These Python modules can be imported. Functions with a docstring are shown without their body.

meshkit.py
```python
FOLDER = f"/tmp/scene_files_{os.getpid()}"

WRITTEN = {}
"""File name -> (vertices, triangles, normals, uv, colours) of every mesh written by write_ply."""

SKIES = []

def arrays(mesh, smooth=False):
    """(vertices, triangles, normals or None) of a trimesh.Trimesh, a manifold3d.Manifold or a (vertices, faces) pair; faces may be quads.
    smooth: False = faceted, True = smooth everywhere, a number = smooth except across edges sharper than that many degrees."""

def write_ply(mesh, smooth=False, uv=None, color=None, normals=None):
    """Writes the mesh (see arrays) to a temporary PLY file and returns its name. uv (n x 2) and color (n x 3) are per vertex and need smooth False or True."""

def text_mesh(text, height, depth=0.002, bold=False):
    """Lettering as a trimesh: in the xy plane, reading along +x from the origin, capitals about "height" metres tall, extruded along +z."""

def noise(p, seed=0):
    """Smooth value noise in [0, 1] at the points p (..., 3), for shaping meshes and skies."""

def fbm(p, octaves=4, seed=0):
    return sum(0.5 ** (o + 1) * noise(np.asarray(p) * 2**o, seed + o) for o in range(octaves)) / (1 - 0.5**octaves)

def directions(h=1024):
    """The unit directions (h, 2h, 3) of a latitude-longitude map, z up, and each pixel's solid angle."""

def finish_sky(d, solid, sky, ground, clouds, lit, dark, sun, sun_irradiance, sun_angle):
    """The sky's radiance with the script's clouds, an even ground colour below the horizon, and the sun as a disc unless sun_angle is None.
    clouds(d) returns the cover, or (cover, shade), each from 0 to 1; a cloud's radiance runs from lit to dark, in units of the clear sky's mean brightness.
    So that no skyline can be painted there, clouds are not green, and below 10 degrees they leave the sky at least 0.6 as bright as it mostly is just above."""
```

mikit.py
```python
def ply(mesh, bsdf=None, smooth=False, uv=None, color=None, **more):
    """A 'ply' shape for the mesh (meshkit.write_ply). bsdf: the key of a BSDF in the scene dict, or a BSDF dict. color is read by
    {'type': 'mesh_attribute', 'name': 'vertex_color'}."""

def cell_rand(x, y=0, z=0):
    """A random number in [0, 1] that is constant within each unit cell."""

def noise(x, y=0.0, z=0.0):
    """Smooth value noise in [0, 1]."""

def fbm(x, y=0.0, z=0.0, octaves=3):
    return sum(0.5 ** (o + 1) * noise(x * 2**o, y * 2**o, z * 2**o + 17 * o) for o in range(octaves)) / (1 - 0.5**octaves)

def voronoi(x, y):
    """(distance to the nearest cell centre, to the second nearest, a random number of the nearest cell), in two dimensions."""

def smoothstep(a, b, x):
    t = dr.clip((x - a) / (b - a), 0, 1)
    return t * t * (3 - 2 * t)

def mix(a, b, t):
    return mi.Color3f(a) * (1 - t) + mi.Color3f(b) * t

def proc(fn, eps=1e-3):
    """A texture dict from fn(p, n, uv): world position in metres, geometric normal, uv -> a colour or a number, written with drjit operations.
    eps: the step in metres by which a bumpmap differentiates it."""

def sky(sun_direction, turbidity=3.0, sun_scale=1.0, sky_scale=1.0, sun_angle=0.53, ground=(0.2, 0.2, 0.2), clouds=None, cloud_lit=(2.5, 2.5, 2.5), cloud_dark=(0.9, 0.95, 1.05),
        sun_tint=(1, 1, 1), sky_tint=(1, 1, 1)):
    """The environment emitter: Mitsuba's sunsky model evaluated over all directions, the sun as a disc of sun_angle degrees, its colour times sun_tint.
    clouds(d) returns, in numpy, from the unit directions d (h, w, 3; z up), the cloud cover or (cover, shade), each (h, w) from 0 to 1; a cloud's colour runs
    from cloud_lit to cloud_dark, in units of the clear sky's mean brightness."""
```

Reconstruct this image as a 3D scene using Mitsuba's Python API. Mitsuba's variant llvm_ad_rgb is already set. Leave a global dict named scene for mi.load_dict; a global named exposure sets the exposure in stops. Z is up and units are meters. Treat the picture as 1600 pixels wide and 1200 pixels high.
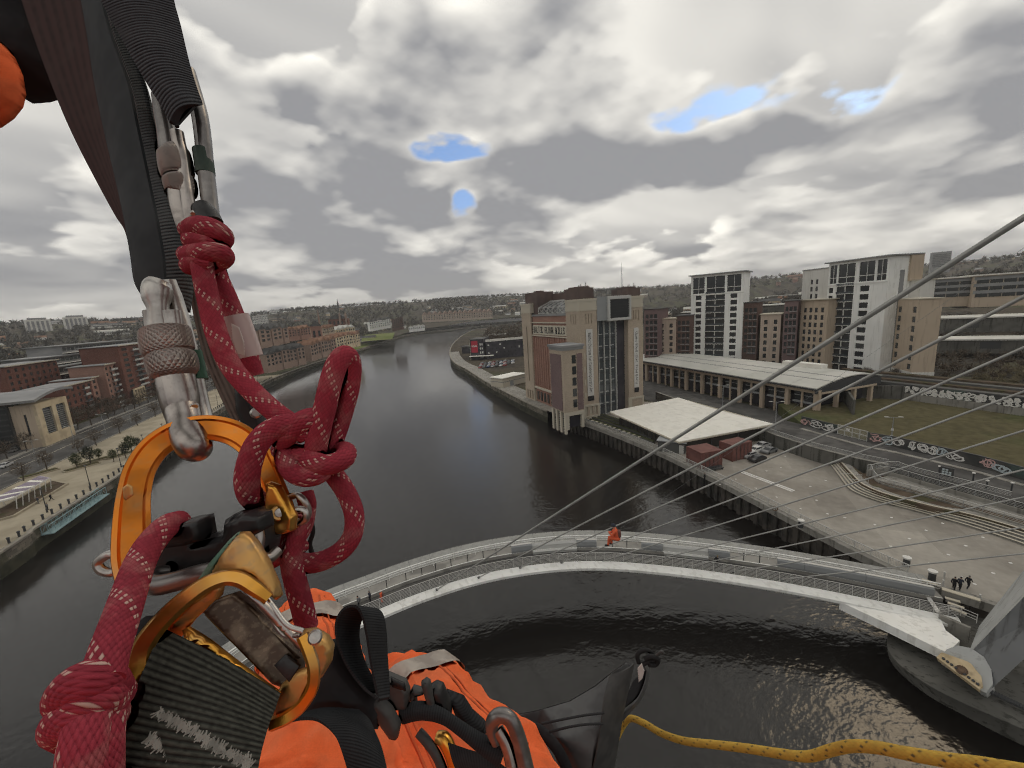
import math, random
import numpy as np, trimesh, mitsuba as mi, drjit as dr
import mikit, meshkit
from mikit import noise, fbm, voronoi, cell_rand, smoothstep, mix
from scipy.spatial import Delaunay, cKDTree
import shapely, shapely.geometry as sg

scene, labels = {}, {}
T = mi.ScalarTransform4f
PI = math.pi

# ---------------------------------------------------------------- camera, light, exposure
scene['camera'] = {'type': 'perspective', 'fov': 103.04, 'near_clip': 0.02, 'far_clip': 20000.0,
                   'to_world': T().look_at(origin=[0, 0, 44.0], target=[0, 0.98377, 43.82056], up=[0.06454, 0.17903, 0.98172]),
                   'medium': {'type': 'ref', 'id': 'haze_air'}}
exposure = 2.25
SUN = np.array([0.585, 0.455, 0.672]); SUN /= np.linalg.norm(SUN)


def clouds(d):
    """Two decks: a smooth grey sheet above, and heavy cumulus with bright sunward rims below it; the cells shrink towards the horizon.
    A few clear gaps; thin and bright near the sun."""
    z = np.maximum(d[..., 2], 0.0)
    az, el = np.degrees(np.arctan2(d[..., 0], d[..., 1])), np.degrees(np.arcsin(np.clip(d[..., 2], 0, 1)))

    def at(a, e, wa, we):
        return np.exp(-((az - a) / wa) ** 2 - ((el - e) / we) ** 2)

    def P(q, s, k):
        return np.stack([q[..., 0] * s + 3.7 * k, q[..., 1] * s - 1.9 * k, 0 * z + 0.37 + k], -1)

    def deck(dd, off):
        zz = np.maximum(dd[..., 2], 0)
        return dd[..., :2] / np.linalg.norm(dd[..., :2], axis=-1, keepdims=True).clip(1e-6) / (zz + off)[..., None]

    def heap(dd):
        q = deck(dd, 0.15) * 1.15
        w = np.stack([meshkit.fbm(P(q, 1.3, 5), 4, 5), meshkit.fbm(P(q, 1.3, 6), 4, 6)], -1) - 0.5
        q = q + w * 0.55
        n = meshkit.fbm(P(q, 0.56, 2), 6, 7)
        bil = np.abs(2 * meshkit.fbm(P(q, 2.0, 8), 4, 9) - 1)
        return 0.86 * n + 0.14 * (1 - bil) + 0.26 * (meshkit.fbm(dd * [6.5, 6.5, 12.0] + [3.1, 0.4, 0.7], 5, 21) - 0.5)

    c = d @ SUN
    glow, wide = np.exp((c - 1) / 0.05), np.exp((c - 1) / 0.42)
    # upper sheet
    q1 = (d[..., :2] / (z + 0.16)[..., None]) @ np.array([[0.80, -0.60], [0.60, 0.80]])
    w1 = np.stack([meshkit.fbm(P(q1, 0.5, 15), 3, 15), meshkit.fbm(P(q1, 0.5, 16), 3, 16)], -1) - 0.5
    n1 = meshkit.fbm(P(q1 * [0.55, 1.0] + w1 * 1.2, 0.62, 31), 5, 31)
    shade1 = 0.53 + 3.2 * (n1 - 0.48) + 0.30 * at(4, 33, 34, 11) + 0.24 * (1 - wide)
    # lower cumulus
    banks = 0.17 * at(13, 14.4, 10, 3.4) + 0.12 * at(31, 15.6, 7, 2.3) + 0.20 * at(55, 16, 9, 5.0) + 0.11 * at(44, 8, 14, 2.2) - 0.05 * np.clip((el - 17) / 6, 0, 2) + 0.03 * at(-25, 13, 18, 5)
    gaps = 0.20 * at(-6.0, 19.8, 5.5, 1.6) + 0.20 * at(-5.0, 14.6, 2.2, 2.2) + 0.17 * at(25, 20.2, 6, 1.5) + 0.14 * at(38.5, 18.0, 3, 1.7) + 0.14 * at(-15, 11.2, 3, 0.8)
    n2 = heap(d) + banks - gaps
    up = nrm_(d + np.array([0.0, 0.0, 0.030]) + 0.030 * SUN)
    n2u = heap(up) + banks - gaps
    body = np.clip((n2 - 0.505) / 0.040, 0, 1)
    depth = 1 - np.exp(-np.clip(n2 - 0.50, 0, 1) / 0.10)
    lit = np.clip((n2 - n2u) * 6.0, -0.35, 0.8)
    shade2 = 0.20 + 1.05 * depth - lit * 0.85 + 1.1 * (meshkit.fbm(P(deck(d, 0.15), 2.2, 40), 4, 40) - 0.5) + 0.10 * (1 - wide)
    shade = shade1 * (1 - body) + shade2 * body
    shade = shade - 0.30 * at(30, 4, 26, 4)
    rag = meshkit.fbm(d * [22.0, 22.0, 40.0], 5, 5) - 0.5
    hole = np.clip(gaps / 0.17, 0, 1.2)
    sheet = np.clip((0.70 - 0.9 * hole + 2.6 * rag * np.clip(hole * 3, 0, 1)) / 0.55, 0, 1)
    cover = np.maximum(sheet, body)
    return cover, np.clip(shade * (1 - 0.55 * glow) - 0.05 * glow, 0.0, 1.0)


def nrm_(v):
    return v / np.linalg.norm(v, axis=-1, keepdims=True)


scene['sky_light'] = mikit.sky(SUN.tolist(), turbidity=4, sun_scale=0.03, sky_scale=1.0, sun_angle=16, clouds=clouds, ground=(0.1, 0.1, 0.1),
                         cloud_lit=(3.2, 3.09, 2.80), cloud_dark=(0.78, 0.79, 0.83), sun_tint=(1.0, 0.93, 0.80), sky_tint=(0.72, 0.84, 1.0))

# ---------------------------------------------------------------- helpers
taken = {}


def key_for(parent, name):
    base = f'{parent}__{name}' if parent else name
    k = taken.get(base, 0)
    taken[base] = k + 1
    return base if k == 0 else f'{base}_{k:03d}'


def thing(name, label, cat, group=None):
    k = key_for(None, name)
    labels[k] = {'label': label, 'category': cat}
    if group:
        labels[k]['group'] = group
    return k


def nth(i):
    w = 'first second third fourth fifth sixth seventh eighth ninth tenth eleventh twelfth'.split()
    n = i + 1
    return w[i] if i < 12 else f"{n}{'th' if 10 < n % 100 < 14 else {1: 'st', 2: 'nd', 3: 'rd'}.get(n % 10, 'th')}"


def add(parent, name, mesh, mat, smooth=False, uv=None, label=None, kind=None):
    k = key_for(parent, name)
    scene[k] = mikit.ply(mesh, 'm_' + mat, smooth, uv=uv)
    if label or kind:
        labels[k] = {a: b for a, b in (('label', label), ('kind', kind)) if b}
    return k


def solo(name, mesh, mat, label, cat, group=None, smooth=False, uv=None, kind=None):
    k = add(None, name, mesh, mat, smooth, uv)
    labels[k] = {'label': label, 'category': cat}
    if group:
        labels[k]['group'] = group
    if kind:
        labels[k]['kind'] = kind
    return k


def struct(name, mesh, mat, label=None, smooth=False, uv=None):
    k = add(None, name, mesh, mat, smooth, uv)
    labels[k] = {'kind': 'structure'}
    if label:
        labels[k]['label'] = label
    return k


def copy(src, parent, name, M):
    k = key_for(parent, name)
    scene[k] = {**scene[src], 'to_world': M}
    return k


def A(x):
    return np.asarray(x, float)


def nrm(v):
    v = A(v)
    return v / (np.linalg.norm(v, axis=-1, keepdims=True) + 1e-12)


def cat(*ms):
    ms = ms[0] if len(ms) == 1 and isinstance(ms[0], list) else ms
    vs, fs, n = [], [], 0
    for m in ms:
        v, f = (np.asarray(m.vertices), np.asarray(m.faces)) if hasattr(m, 'vertices') else m
        vs.append(v)
        fs.append(np.asarray(f) + n)
        n += len(v)
    return np.vstack(vs), np.vstack(fs)


BV = A([[x, y, z] for x in (0, 1) for y in (0, 1) for z in (0, 1)])
BF = np.array([[0, 1, 3], [0, 3, 2], [4, 6, 7], [4, 7, 5], [0, 4, 5], [0, 5, 1], [2, 3, 7], [2, 7, 6], [0, 2, 6], [0, 6, 4], [1, 5, 7], [1, 7, 3]])


def box(x0, x1, y0, y1, z0, z1):
    return A([x0, y0, z0]) + BV * A([x1 - x0, y1 - y0, z1 - z0]), BF


def bar(a, b, w, h=None, up=(0, 0, 1)):
    """A square bar from a to b."""
    a, b = A(a), A(b)
    d = nrm(b - a)
    s = np.cross(d, up)
    s = nrm(s if np.linalg.norm(s) > 1e-3 else np.cross(d, (1, 0, 0)))
    u = np.cross(s, d)
    h = h or w
    return a + (BV[:, :1]) * (b - a) + (BV[:, 1:2] - 0.5) * w * s + (BV[:, 2:] - 0.5) * h * u, BF


def prism(poly, z0, z1):
    poly = poly if hasattr(poly, 'geom_type') else sg.Polygon(poly)
    out = []
    for g in getattr(poly, 'geoms', [poly]):
        if g.area > 1e-7:
            m = trimesh.creation.extrude_polygon(g, z1 - z0, engine='earcut')
            out.append((np.array(m.vertices) + [0, 0, z0], np.array(m.faces)))
    return cat(out)


def sheet(poly, z):
    """A flat sheet facing up."""
    poly = poly if hasattr(poly, 'geom_type') else sg.Polygon(poly)
    out = []
    for g in getattr(poly, 'geoms', [poly]):
        v, f = trimesh.creation.triangulate_polygon(g, engine='earcut')
        v = np.c_[v, np.full(len(v), z)]
        n = np.cross(v[f[:, 1]] - v[f[:, 0]], v[f[:, 2]] - v[f[:, 0]])[:, 2]
        f = np.where(n[:, None] < 0, f[:, ::-1], f)
        out.append((v, f))
    return cat(out)


def spline(pts, n=8, closed=False):
    """Catmull-Rom through the points (rows of any width)."""
    p = A(pts)
    if closed:
        p = np.vstack([p[-1:], p, p[:2]])
    else:
        p = np.vstack([2 * p[0] - p[1], p, 2 * p[-1] - p[-2]])
    out = []
    for i in range(1, len(p) - 2):
        t = np.arange(n)[:, None] / n
        a, b, c, d = p[i - 1], p[i], p[i + 1], p[i + 2]
        out.append(0.5 * (2 * b + (c - a) * t + (2 * a - 5 * b + 4 * c - d) * t ** 2 + (3 * b - a - 3 * c + d) * t ** 3))
    if not closed:
        out.append(p[-2:-1])
    return np.vstack(out)


def frames(p, closed=False, up=None):
    t = nrm(np.roll(p, -1, 0) - np.roll(p, 1, 0)) if closed else nrm(np.gradient(p, axis=0))
    if up is not None:
        up = np.broadcast_to(A(up), p.shape)
        s = nrm(np.cross(t, up))
        return t, s, np.cross(s, t)
    s = [nrm(np.cross(t[0], [0, 0, 1.0] if abs(t[0][2]) < 0.9 else [1.0, 0, 0]))]
    for i in range(1, len(p)):
        s.append(nrm(s[-1] - t[i] * (s[-1] @ t[i])))
    s = A(s)
    if closed:                                                  # spread the leftover twist
        e = nrm(s[-1] - t[0] * (s[-1] @ t[0]))
        ang = math.atan2(np.cross(s[0], e) @ t[0], s[0] @ e)
        k = -ang * np.arange(len(p)) / len(p)
        s = s * np.cos(k)[:, None] + np.cross(t, s) * np.sin(k)[:, None]
    return t, s, np.cross(t, s)


def tube(p, r, n=8, closed=False, prof=None, up=None, caps=True):
    """Sweeps a ring (or a closed profile of (side, up) pairs) along p: (mesh, uv), uv = turn in 0..1, metres along."""
    p = A(p)
    t, s, u = frames(p, closed, up)
    r = np.broadcast_to(A(r), (len(p),))
    if prof is None:
        a = np.arange(n + 1) * 2 * PI / n
        prof = np.c_[np.cos(a), np.sin(a)]
    else:
        prof = A(prof)
        prof = np.vstack([prof, prof[:1]])
    m = len(prof)
    v = p[:, None] + r[:, None, None] * (prof[None, :, :1] * s[:, None] + prof[None, :, 1:] * u[:, None])
    L = np.r_[0, np.cumsum(np.linalg.norm(np.diff(p, axis=0), axis=1))]
    if closed:
        v = np.concatenate([v, v[:1]])
        L = np.r_[L, L[-1] + np.linalg.norm(p[0] - p[-1])]
    q = len(v)
    ul = np.r_[0, np.cumsum(np.linalg.norm(np.diff(prof, axis=0), axis=1))]
    uv = np.stack(np.broadcast_arrays((ul / ul[-1])[None, :], L[:, None]), -1).reshape(-1, 2)
    i, j = np.meshgrid(np.arange(q - 1), np.arange(m - 1), indexing='ij')
    a, b, c, d = i * m + j, i * m + j + 1, (i + 1) * m + j + 1, (i + 1) * m + j
    f = np.vstack([np.stack([a, b, c], -1).reshape(-1, 3), np.stack([a, c, d], -1).reshape(-1, 3)])
    v = v.reshape(-1, 3)
    if caps and not closed:
        k = len(v)
        e0, e1 = v[:m - 1], v[(q - 1) * m:(q - 1) * m + m - 1]
        v = np.vstack([v, e0, e0.mean(0), e1, e1.mean(0)])
        uv = np.vstack([uv, uv[:m - 1], [[0, 0]], uv[(q - 1) * m:(q - 1) * m + m - 1], [[0, L[-1]]]])
        jj = np.arange(m - 1)
        j2 = (jj + 1) % (m - 1)
        f = np.vstack([f, np.c_[k + j2, k + jj, 0 * jj + k + m - 1], np.c_[k + m + jj, k + m + j2, 0 * jj + k + 2 * m - 1]])
    return (v, f), uv


def wire(p, r, n=6):
    return tube(p, r, n)[0]


def lathe(prof, n=16, c=(0, 0, 0), ax=(0, 0, 1)):
    """Revolves (radius, height) pairs about ax through c."""
    z = nrm(ax)
    x = nrm(np.cross(z, [0, 1, 0] if abs(z[1]) < 0.9 else [1, 0, 0]))
    y = np.cross(z, x)
    prof = A(prof)
    a = np.arange(n) * 2 * PI / n
    v = A(c) + prof[:, None, :1] * (np.cos(a)[None, :, None] * x + np.sin(a)[None, :, None] * y) + prof[:, None, 1:] * z
    i, j = np.meshgrid(np.arange(len(prof) - 1), np.arange(n), indexing='ij')
    j2 = (j + 1) % n
    q = np.stack([i * n + j, i * n + j2, (i + 1) * n + j2, (i + 1) * n + j], -1).reshape(-1, 4)
    return v.reshape(-1, 3), np.vstack([q[:, [0, 1, 2]], q[:, [0, 2, 3]]])


def grid(P3):
    """A sheet from an (m, n, 3) array of points; uv in metres along its first row and column."""
    P3 = A(P3)
    m, n = P3.shape[:2]
    i, j = np.meshgrid(np.arange(m - 1), np.arange(n - 1), indexing='ij')
    a, b, c, d = i * n + j, i * n + j + 1, (i + 1) * n + j + 1, (i + 1) * n + j
    f = np.vstack([np.stack([a, b, c], -1).reshape(-1, 3), np.stack([a, c, d], -1).reshape(-1, 3)])
    U = np.r_[0, np.cumsum(np.linalg.norm(np.diff(P3[m // 2], axis=0), axis=1))]
    V = np.r_[0, np.cumsum(np.linalg.norm(np.diff(P3[:, n // 2], axis=0), axis=1))]
    return (P3.reshape(-1, 3), f), np.stack(np.broadcast_arrays(U[None, :], V[:, None]), -1).reshape(-1, 2)


def slab(P3, th):
    """A closed slab from an (m, n, 3) grid and a thickness along its normals."""
    P3 = A(P3)
    N = nrm(np.cross(np.gradient(P3, axis=1), np.gradient(P3, axis=0)))
    Q = P3 + N * th
    m, n = P3.shape[:2]
    (v0, f0), uv = grid(P3)
    v1, f1 = grid(Q)[0]
    rim = np.r_[np.arange(n), np.arange(1, m) * n + n - 1, (m - 1) * n + np.arange(n - 2, -1, -1), np.arange(m - 2, 0, -1) * n]
    k = len(v0)
    a, b = rim, np.roll(rim, -1)
    # rim with its own vertices so that the edge stays sharp
    rv = np.vstack([v0[rim], v1[rim]])
    r = len(rim)
    ii = np.arange(r)
    jj = (ii + 1) % r
    fr = np.vstack([np.c_[2 * k + ii, 2 * k + jj, 2 * k + r + jj], np.c_[2 * k + ii, 2 * k + r + jj, 2 * k + r + ii]])
    return (np.vstack([v0, v1, rv]), np.vstack([f0[:, ::-1], f1 + k, fr])), np.vstack([uv, uv, uv[rim], uv[rim]])


class Fr:
    """A local frame on the ground: x along the front, y into the depth, z up."""

    def __init__(self, o, ang=0.0, z=0.0):
        self.o, self.z = A(o)[:2], z
        self.c, self.s = math.cos(ang), math.sin(ang)
        self.ang = ang

    def __call__(self, m):
        v, f = (np.asarray(m.vertices), np.asarray(m.faces)) if hasattr(m, 'vertices') else m
        v = A(v)
        return np.c_[self.o[0] + self.c * v[:, 0] - self.s * v[:, 1], self.o[1] + self.s * v[:, 0] + self.c * v[:, 1], self.z + v[:, 2]], f

    def pt(self, x, y, z=0):
        return self(([[x, y, z]], None))[0][0]

    def box(self, *a):
        return self(box(*a))

    def M(self, x=0, y=0, z=0, turn=0):
        p = self.pt(x, y, z)
        return T().translate(p.tolist()).rotate([0, 0, 1], math.degrees(self.ang) + turn)

    def sub(self, x, y, z=0, turn=0):
        p = self.pt(x, y, z)
        return Fr(p[:2], self.ang + math.radians(turn), p[2])


def facade(par, fr, x0, x1, z0, z1, wins, mat, y=0.0, th=0.35, pane='glass_dark', rec=0.16, part='wall', wname='window', bars=None, frame=None):
    """A wall slab (front face at y, thickness th behind it) with real openings; each window a part: pane set back, with glazing bars."""
    w = sg.box(x0, z0, x1, z1)
    holes = [sg.box(*r) for r in wins]
    if holes:
        w = w.difference(shapely.union_all(holes))
    v, f = prism(w, 0, th)
    k = add(par, part, fr((np.c_[v[:, 0], y + v[:, 2], v[:, 1]], f[:, ::-1])), mat)
    for (a, b, c, d) in wins:
        wk = add(par, wname, fr.box(a - 0.02, c + 0.02, y + rec + 0.03, y + rec + 0.06, b - 0.02, d + 0.02), pane)
        if bars:
            nx, nz, t, bm = bars
            ms = [box(a + (c - a) * i / nx - t / 2, a + (c - a) * i / nx + t / 2, y + rec - 0.04, y + rec + 0.02, b, d) for i in range(1, nx)]
            ms += [box(a, c, y + rec - 0.035, y + rec + 0.025, b + (d - b) * i / nz - t / 2, b + (d - b) * i / nz + t / 2) for i in range(1, nz)]
            if frame:
                ms += [box(a, a + t, y + rec - 0.042, y + rec + 0.02, b, d), box(c - t, c, y + rec - 0.042, y + rec + 0.02, b, d),
                       box(a, c, y + rec - 0.045, y + rec + 0.02, b, b + t), box(a, c, y + rec - 0.045, y + rec + 0.02, d - t, d)]
            if ms:
                add(wk, 'glazing_bar', fr(cat(ms)), bm)
    return k


def plain(col, rough=0.7, spec=0.3, metal=0.0, **k):
    return {'type': 'twosided', 'b': {'type': 'principled', 'base_color': {'type': 'rgb', 'value': list(col)}, 'roughness': rough, 'metallic': metal, 'specular': spec, **k}}


def patt(fn, rough=0.8, spec=0.3, bump=None, scale=1.0, metal=0.0, eps=1e-2, **k):
    """fn: colour texture; bump: height texture in metres."""
    b = {'type': 'principled', 'base_color': mikit.proc(fn, eps) if callable(fn) else {'type': 'rgb', 'value': list(fn)}, 'roughness': mikit.proc(rough) if callable(rough) else rough,
         'metallic': metal, 'specular': spec, **k}
    if bump:
        b = {'type': 'bumpmap', 'arbitrary': mikit.proc(bump, eps), 'scale': scale, 'b': b}
    return {'type': 'twosided', 'b': b}


def mottle(a, b, s, c=None, s2=None):
    """Grain and patches of two or three colours over the surface."""
    def fn(p, n, uv):
        t = fbm(p.x * s, p.y * s, p.z * s, 4)
        col = mix(a, b, smoothstep(0.3, 0.7, t))
        if c is not None:
            col = mix(col, c, 0.8 * smoothstep(0.52, 0.66, fbm(p.x * s2 + 9, p.y * s2, p.z * s2 + 4, 4)))
        return col
    return fn

# ---------------------------------------------------------------- materials
def M(name, d):
    scene['m_' + name] = d


def water_bump(p, n, uv):
    a = fbm(p.x * 0.55 + p.y * 0.10, p.y * 0.85 - p.x * 0.15, 0.0, 3)
    b = fbm(p.x * 2.1 + 5, p.y * 3.0 - p.x * 0.6, 3.0, 3)
    c = fbm(p.x * 0.030, p.y * 0.022, 7.0, 3)
    wind = 0.22 + 0.78 * smoothstep(190.0, 60.0, p.y)           # the ripples stand up round the bridge and lie down in the long reach
    return (0.046 * a + 0.022 * b) * wind * (0.35 + 1.2 * smoothstep(0.35, 0.65, c))


M('water', {'type': 'bumpmap', 'arbitrary': mikit.proc(water_bump, 0.05), 'scale': 1.0,
            'b': {'type': 'principled', 'base_color': {'type': 'rgb', 'value': [0.0085, 0.007, 0.006]}, 'roughness': 0.13, 'specular': 0.42, 'sheen': 0.5}})


def land_col(p, n, uv):
    a = fbm(p.x * 0.012, p.y * 0.012, 0, 4)
    b = fbm(p.x * 0.06, p.y * 0.06, 2, 4)
    c = fbm(p.x * 0.7, p.y * 0.7, 5, 3)
    col = mix((0.066, 0.056, 0.043), (0.062, 0.062, 0.036), smoothstep(0.46, 0.62, a))
    col = mix(col, (0.045, 0.040, 0.034), smoothstep(0.48, 0.62, b))
    return col * (0.65 + 0.7 * c)


M('land', patt(land_col, 0.95, 0.1))
M('asphalt', patt(mottle((0.060, 0.058, 0.056), (0.095, 0.092, 0.088), 0.5, (0.045, 0.044, 0.043), 0.09), 0.9, 0.25))


def streaked(a, b, stain, s=0.4, k=0.5):
    """Paint or render with faint run marks down the face and small scuffs."""
    def fn(p, n, uv):
        t = fbm(p.x * s, p.y * s, p.z * s, 4)
        run = fbm(p.x * 2.6 + p.y * 1.1, p.y * 2.6, p.z * 0.16, 4)
        fine = noise(p.x * 9, p.y * 9, p.z * 4)
        return mix(mix(a, b, smoothstep(0.3, 0.7, t)), stain, k * smoothstep(0.52, 0.72, run) * (0.6 + 0.6 * fine))
    return fn


def plaza_col(p, n, uv):
    x, y = p.x * 0.92 - p.y * 0.38, p.x * 0.38 + p.y * 0.92
    a = fbm(p.x * 0.10, p.y * 0.10, 0, 4)
    b = fbm(p.x * 1.3, p.y * 1.3, 3, 3)
    cell = cell_rand(dr.floor(x / 6.0), dr.floor(y / 6.0), 3)
    fx, fy = x / 6.0 - dr.floor(x / 6.0), y / 6.0 - dr.floor(y / 6.0)
    joint = dr.select((dr.minimum(fx, fy) < 0.025), 1.0, 0.0)
    col = mix((0.225, 0.205, 0.178), (0.31, 0.288, 0.252), smoothstep(0.3, 0.7, a)) * (0.76 + 0.26 * b + 0.20 * cell)
    small = noise(dr.floor(x / 0.6) + 0.5, dr.floor(y / 0.6) + 0.5, 9)
    return mix(col * (0.93 + 0.14 * small), (0.27, 0.25, 0.22), joint * 0.25)


M('plaza', patt(plaza_col, 0.75, 0.35))
M('promenade', patt(mottle((0.26, 0.225, 0.165), (0.34, 0.30, 0.225), 0.25, (0.21, 0.185, 0.14), 0.07), 0.85, 0.25))


def grass_col(p, n, uv):
    a = fbm(p.x * 0.05, p.y * 0.05, 0, 4)
    b = fbm(p.x * 0.9, p.y * 0.9, 4, 4)
    col = mix((0.064, 0.072, 0.031), (0.086, 0.076, 0.041), smoothstep(0.40, 0.62, a))
    return col * (0.6 + 0.8 * b)


M('grass', patt(grass_col, 0.95, 0.1))
M('grass_bright', patt(mottle((0.10, 0.13, 0.035), (0.14, 0.15, 0.06), 0.05), 0.95, 0.1))


def stone_col(p, n, uv):
    zc = dr.floor(p.z / 0.75)
    u = (p.x * 0.4 + p.y * 0.9) / 1.6 + 0.5 * (zc - 2 * dr.floor(zc / 2))
    r = cell_rand(dr.floor(u), zc, 1)
    fz, fu = p.z / 0.75 - zc, u - dr.floor(u)
    j = dr.select((fz < 0.06) | (fu < 0.03), 1.0, 0.0)
    st = fbm(p.x * 0.5, p.y * 0.5, p.z * 0.25, 4)
    col = mix((0.11, 0.10, 0.085), (0.19, 0.17, 0.14), r)
    col = mix(col, (0.055, 0.055, 0.035), smoothstep(0.46, 0.6, st) * 0.8)
    return mix(col, (0.03, 0.03, 0.028), j * 0.7)


M('quay_stone', patt(stone_col, 0.9, 0.2))
M('quay_cap', patt(mottle((0.20, 0.185, 0.16), (0.28, 0.26, 0.22), 0.8), 0.85, 0.3))
M('tide_weed', patt(mottle((0.020, 0.021, 0.012), (0.040, 0.038, 0.022), 0.6), 0.7, 0.4))
M('piling', patt(mottle((0.030, 0.027, 0.024), (0.060, 0.052, 0.044), 0.5, (0.02, 0.02, 0.018), 0.3), 0.8, 0.3))
M('concrete', patt(streaked((0.20, 0.19, 0.17), (0.27, 0.26, 0.235), (0.10, 0.095, 0.085), 0.35, 0.8), 0.85, 0.3))
M('concrete_dark', patt(streaked((0.080, 0.078, 0.070), (0.120, 0.116, 0.105), (0.040, 0.040, 0.034), 0.3, 0.9), 0.9, 0.3))


def masonry(a, b, mortar, bw, bh, mm=0.35, big=0.12):
    """Far-off brickwork: each brick its own tone; too small in the picture to build one by one."""
    def fn(p, n, uv):
        row = dr.floor(p.z / bh)
        h = dr.select(dr.abs(n.x) > dr.abs(n.y), p.y, p.x)
        u = h / bw + 0.5 * (row - 2 * dr.floor(row / 2))
        r = cell_rand(dr.floor(u), row, 2)
        st = fbm(p.x * big, p.y * big, p.z * big * 1.5, 4)
        col = mix(a, b, dr.clip(0.7 * r + 1.1 * (st - 0.35), 0, 1))
        fz, fu = p.z / bh - row, u - dr.floor(u)
        return mix(col, mortar, dr.select((fz < 0.14) | (fu < 0.07), mm, 0.0))
    return fn


M('brick_red', patt(masonry((0.105, 0.040, 0.030), (0.18, 0.075, 0.055), (0.16, 0.14, 0.12), 0.45, 0.15), 0.9, 0.2))
M('brick_baltic', patt(masonry((0.25, 0.140, 0.110), (0.34, 0.195, 0.155), (0.20, 0.15, 0.12), 0.45, 0.15), 0.9, 0.2))
M('brick_buff', patt(masonry((0.35, 0.29, 0.225), (0.45, 0.375, 0.295), (0.33, 0.28, 0.22), 0.45, 0.15), 0.9, 0.2))
M('brick_dark', patt(masonry((0.09, 0.058, 0.050), (0.145, 0.090, 0.075), (0.14, 0.12, 0.11), 0.45, 0.15), 0.9, 0.2))
M('brick_pink', patt(masonry((0.24, 0.17, 0.14), (0.32, 0.23, 0.185), (0.3, 0.25, 0.22), 0.45, 0.15), 0.9, 0.2))
M('brick_purple', patt(masonry((0.14, 0.095, 0.10), (0.20, 0.14, 0.135), (0.2, 0.17, 0.16), 0.45, 0.15), 0.9, 0.2))
M('cream_stone', patt(mottle((0.50, 0.41, 0.275), (0.58, 0.49, 0.34), 0.3, (0.42, 0.34, 0.23), 0.4), 0.85, 0.25))
M('tan_render', patt(streaked((0.43, 0.35, 0.265), (0.47, 0.385, 0.295), (0.34, 0.275, 0.205), 0.12, 0.6), 0.85, 0.25))
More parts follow.
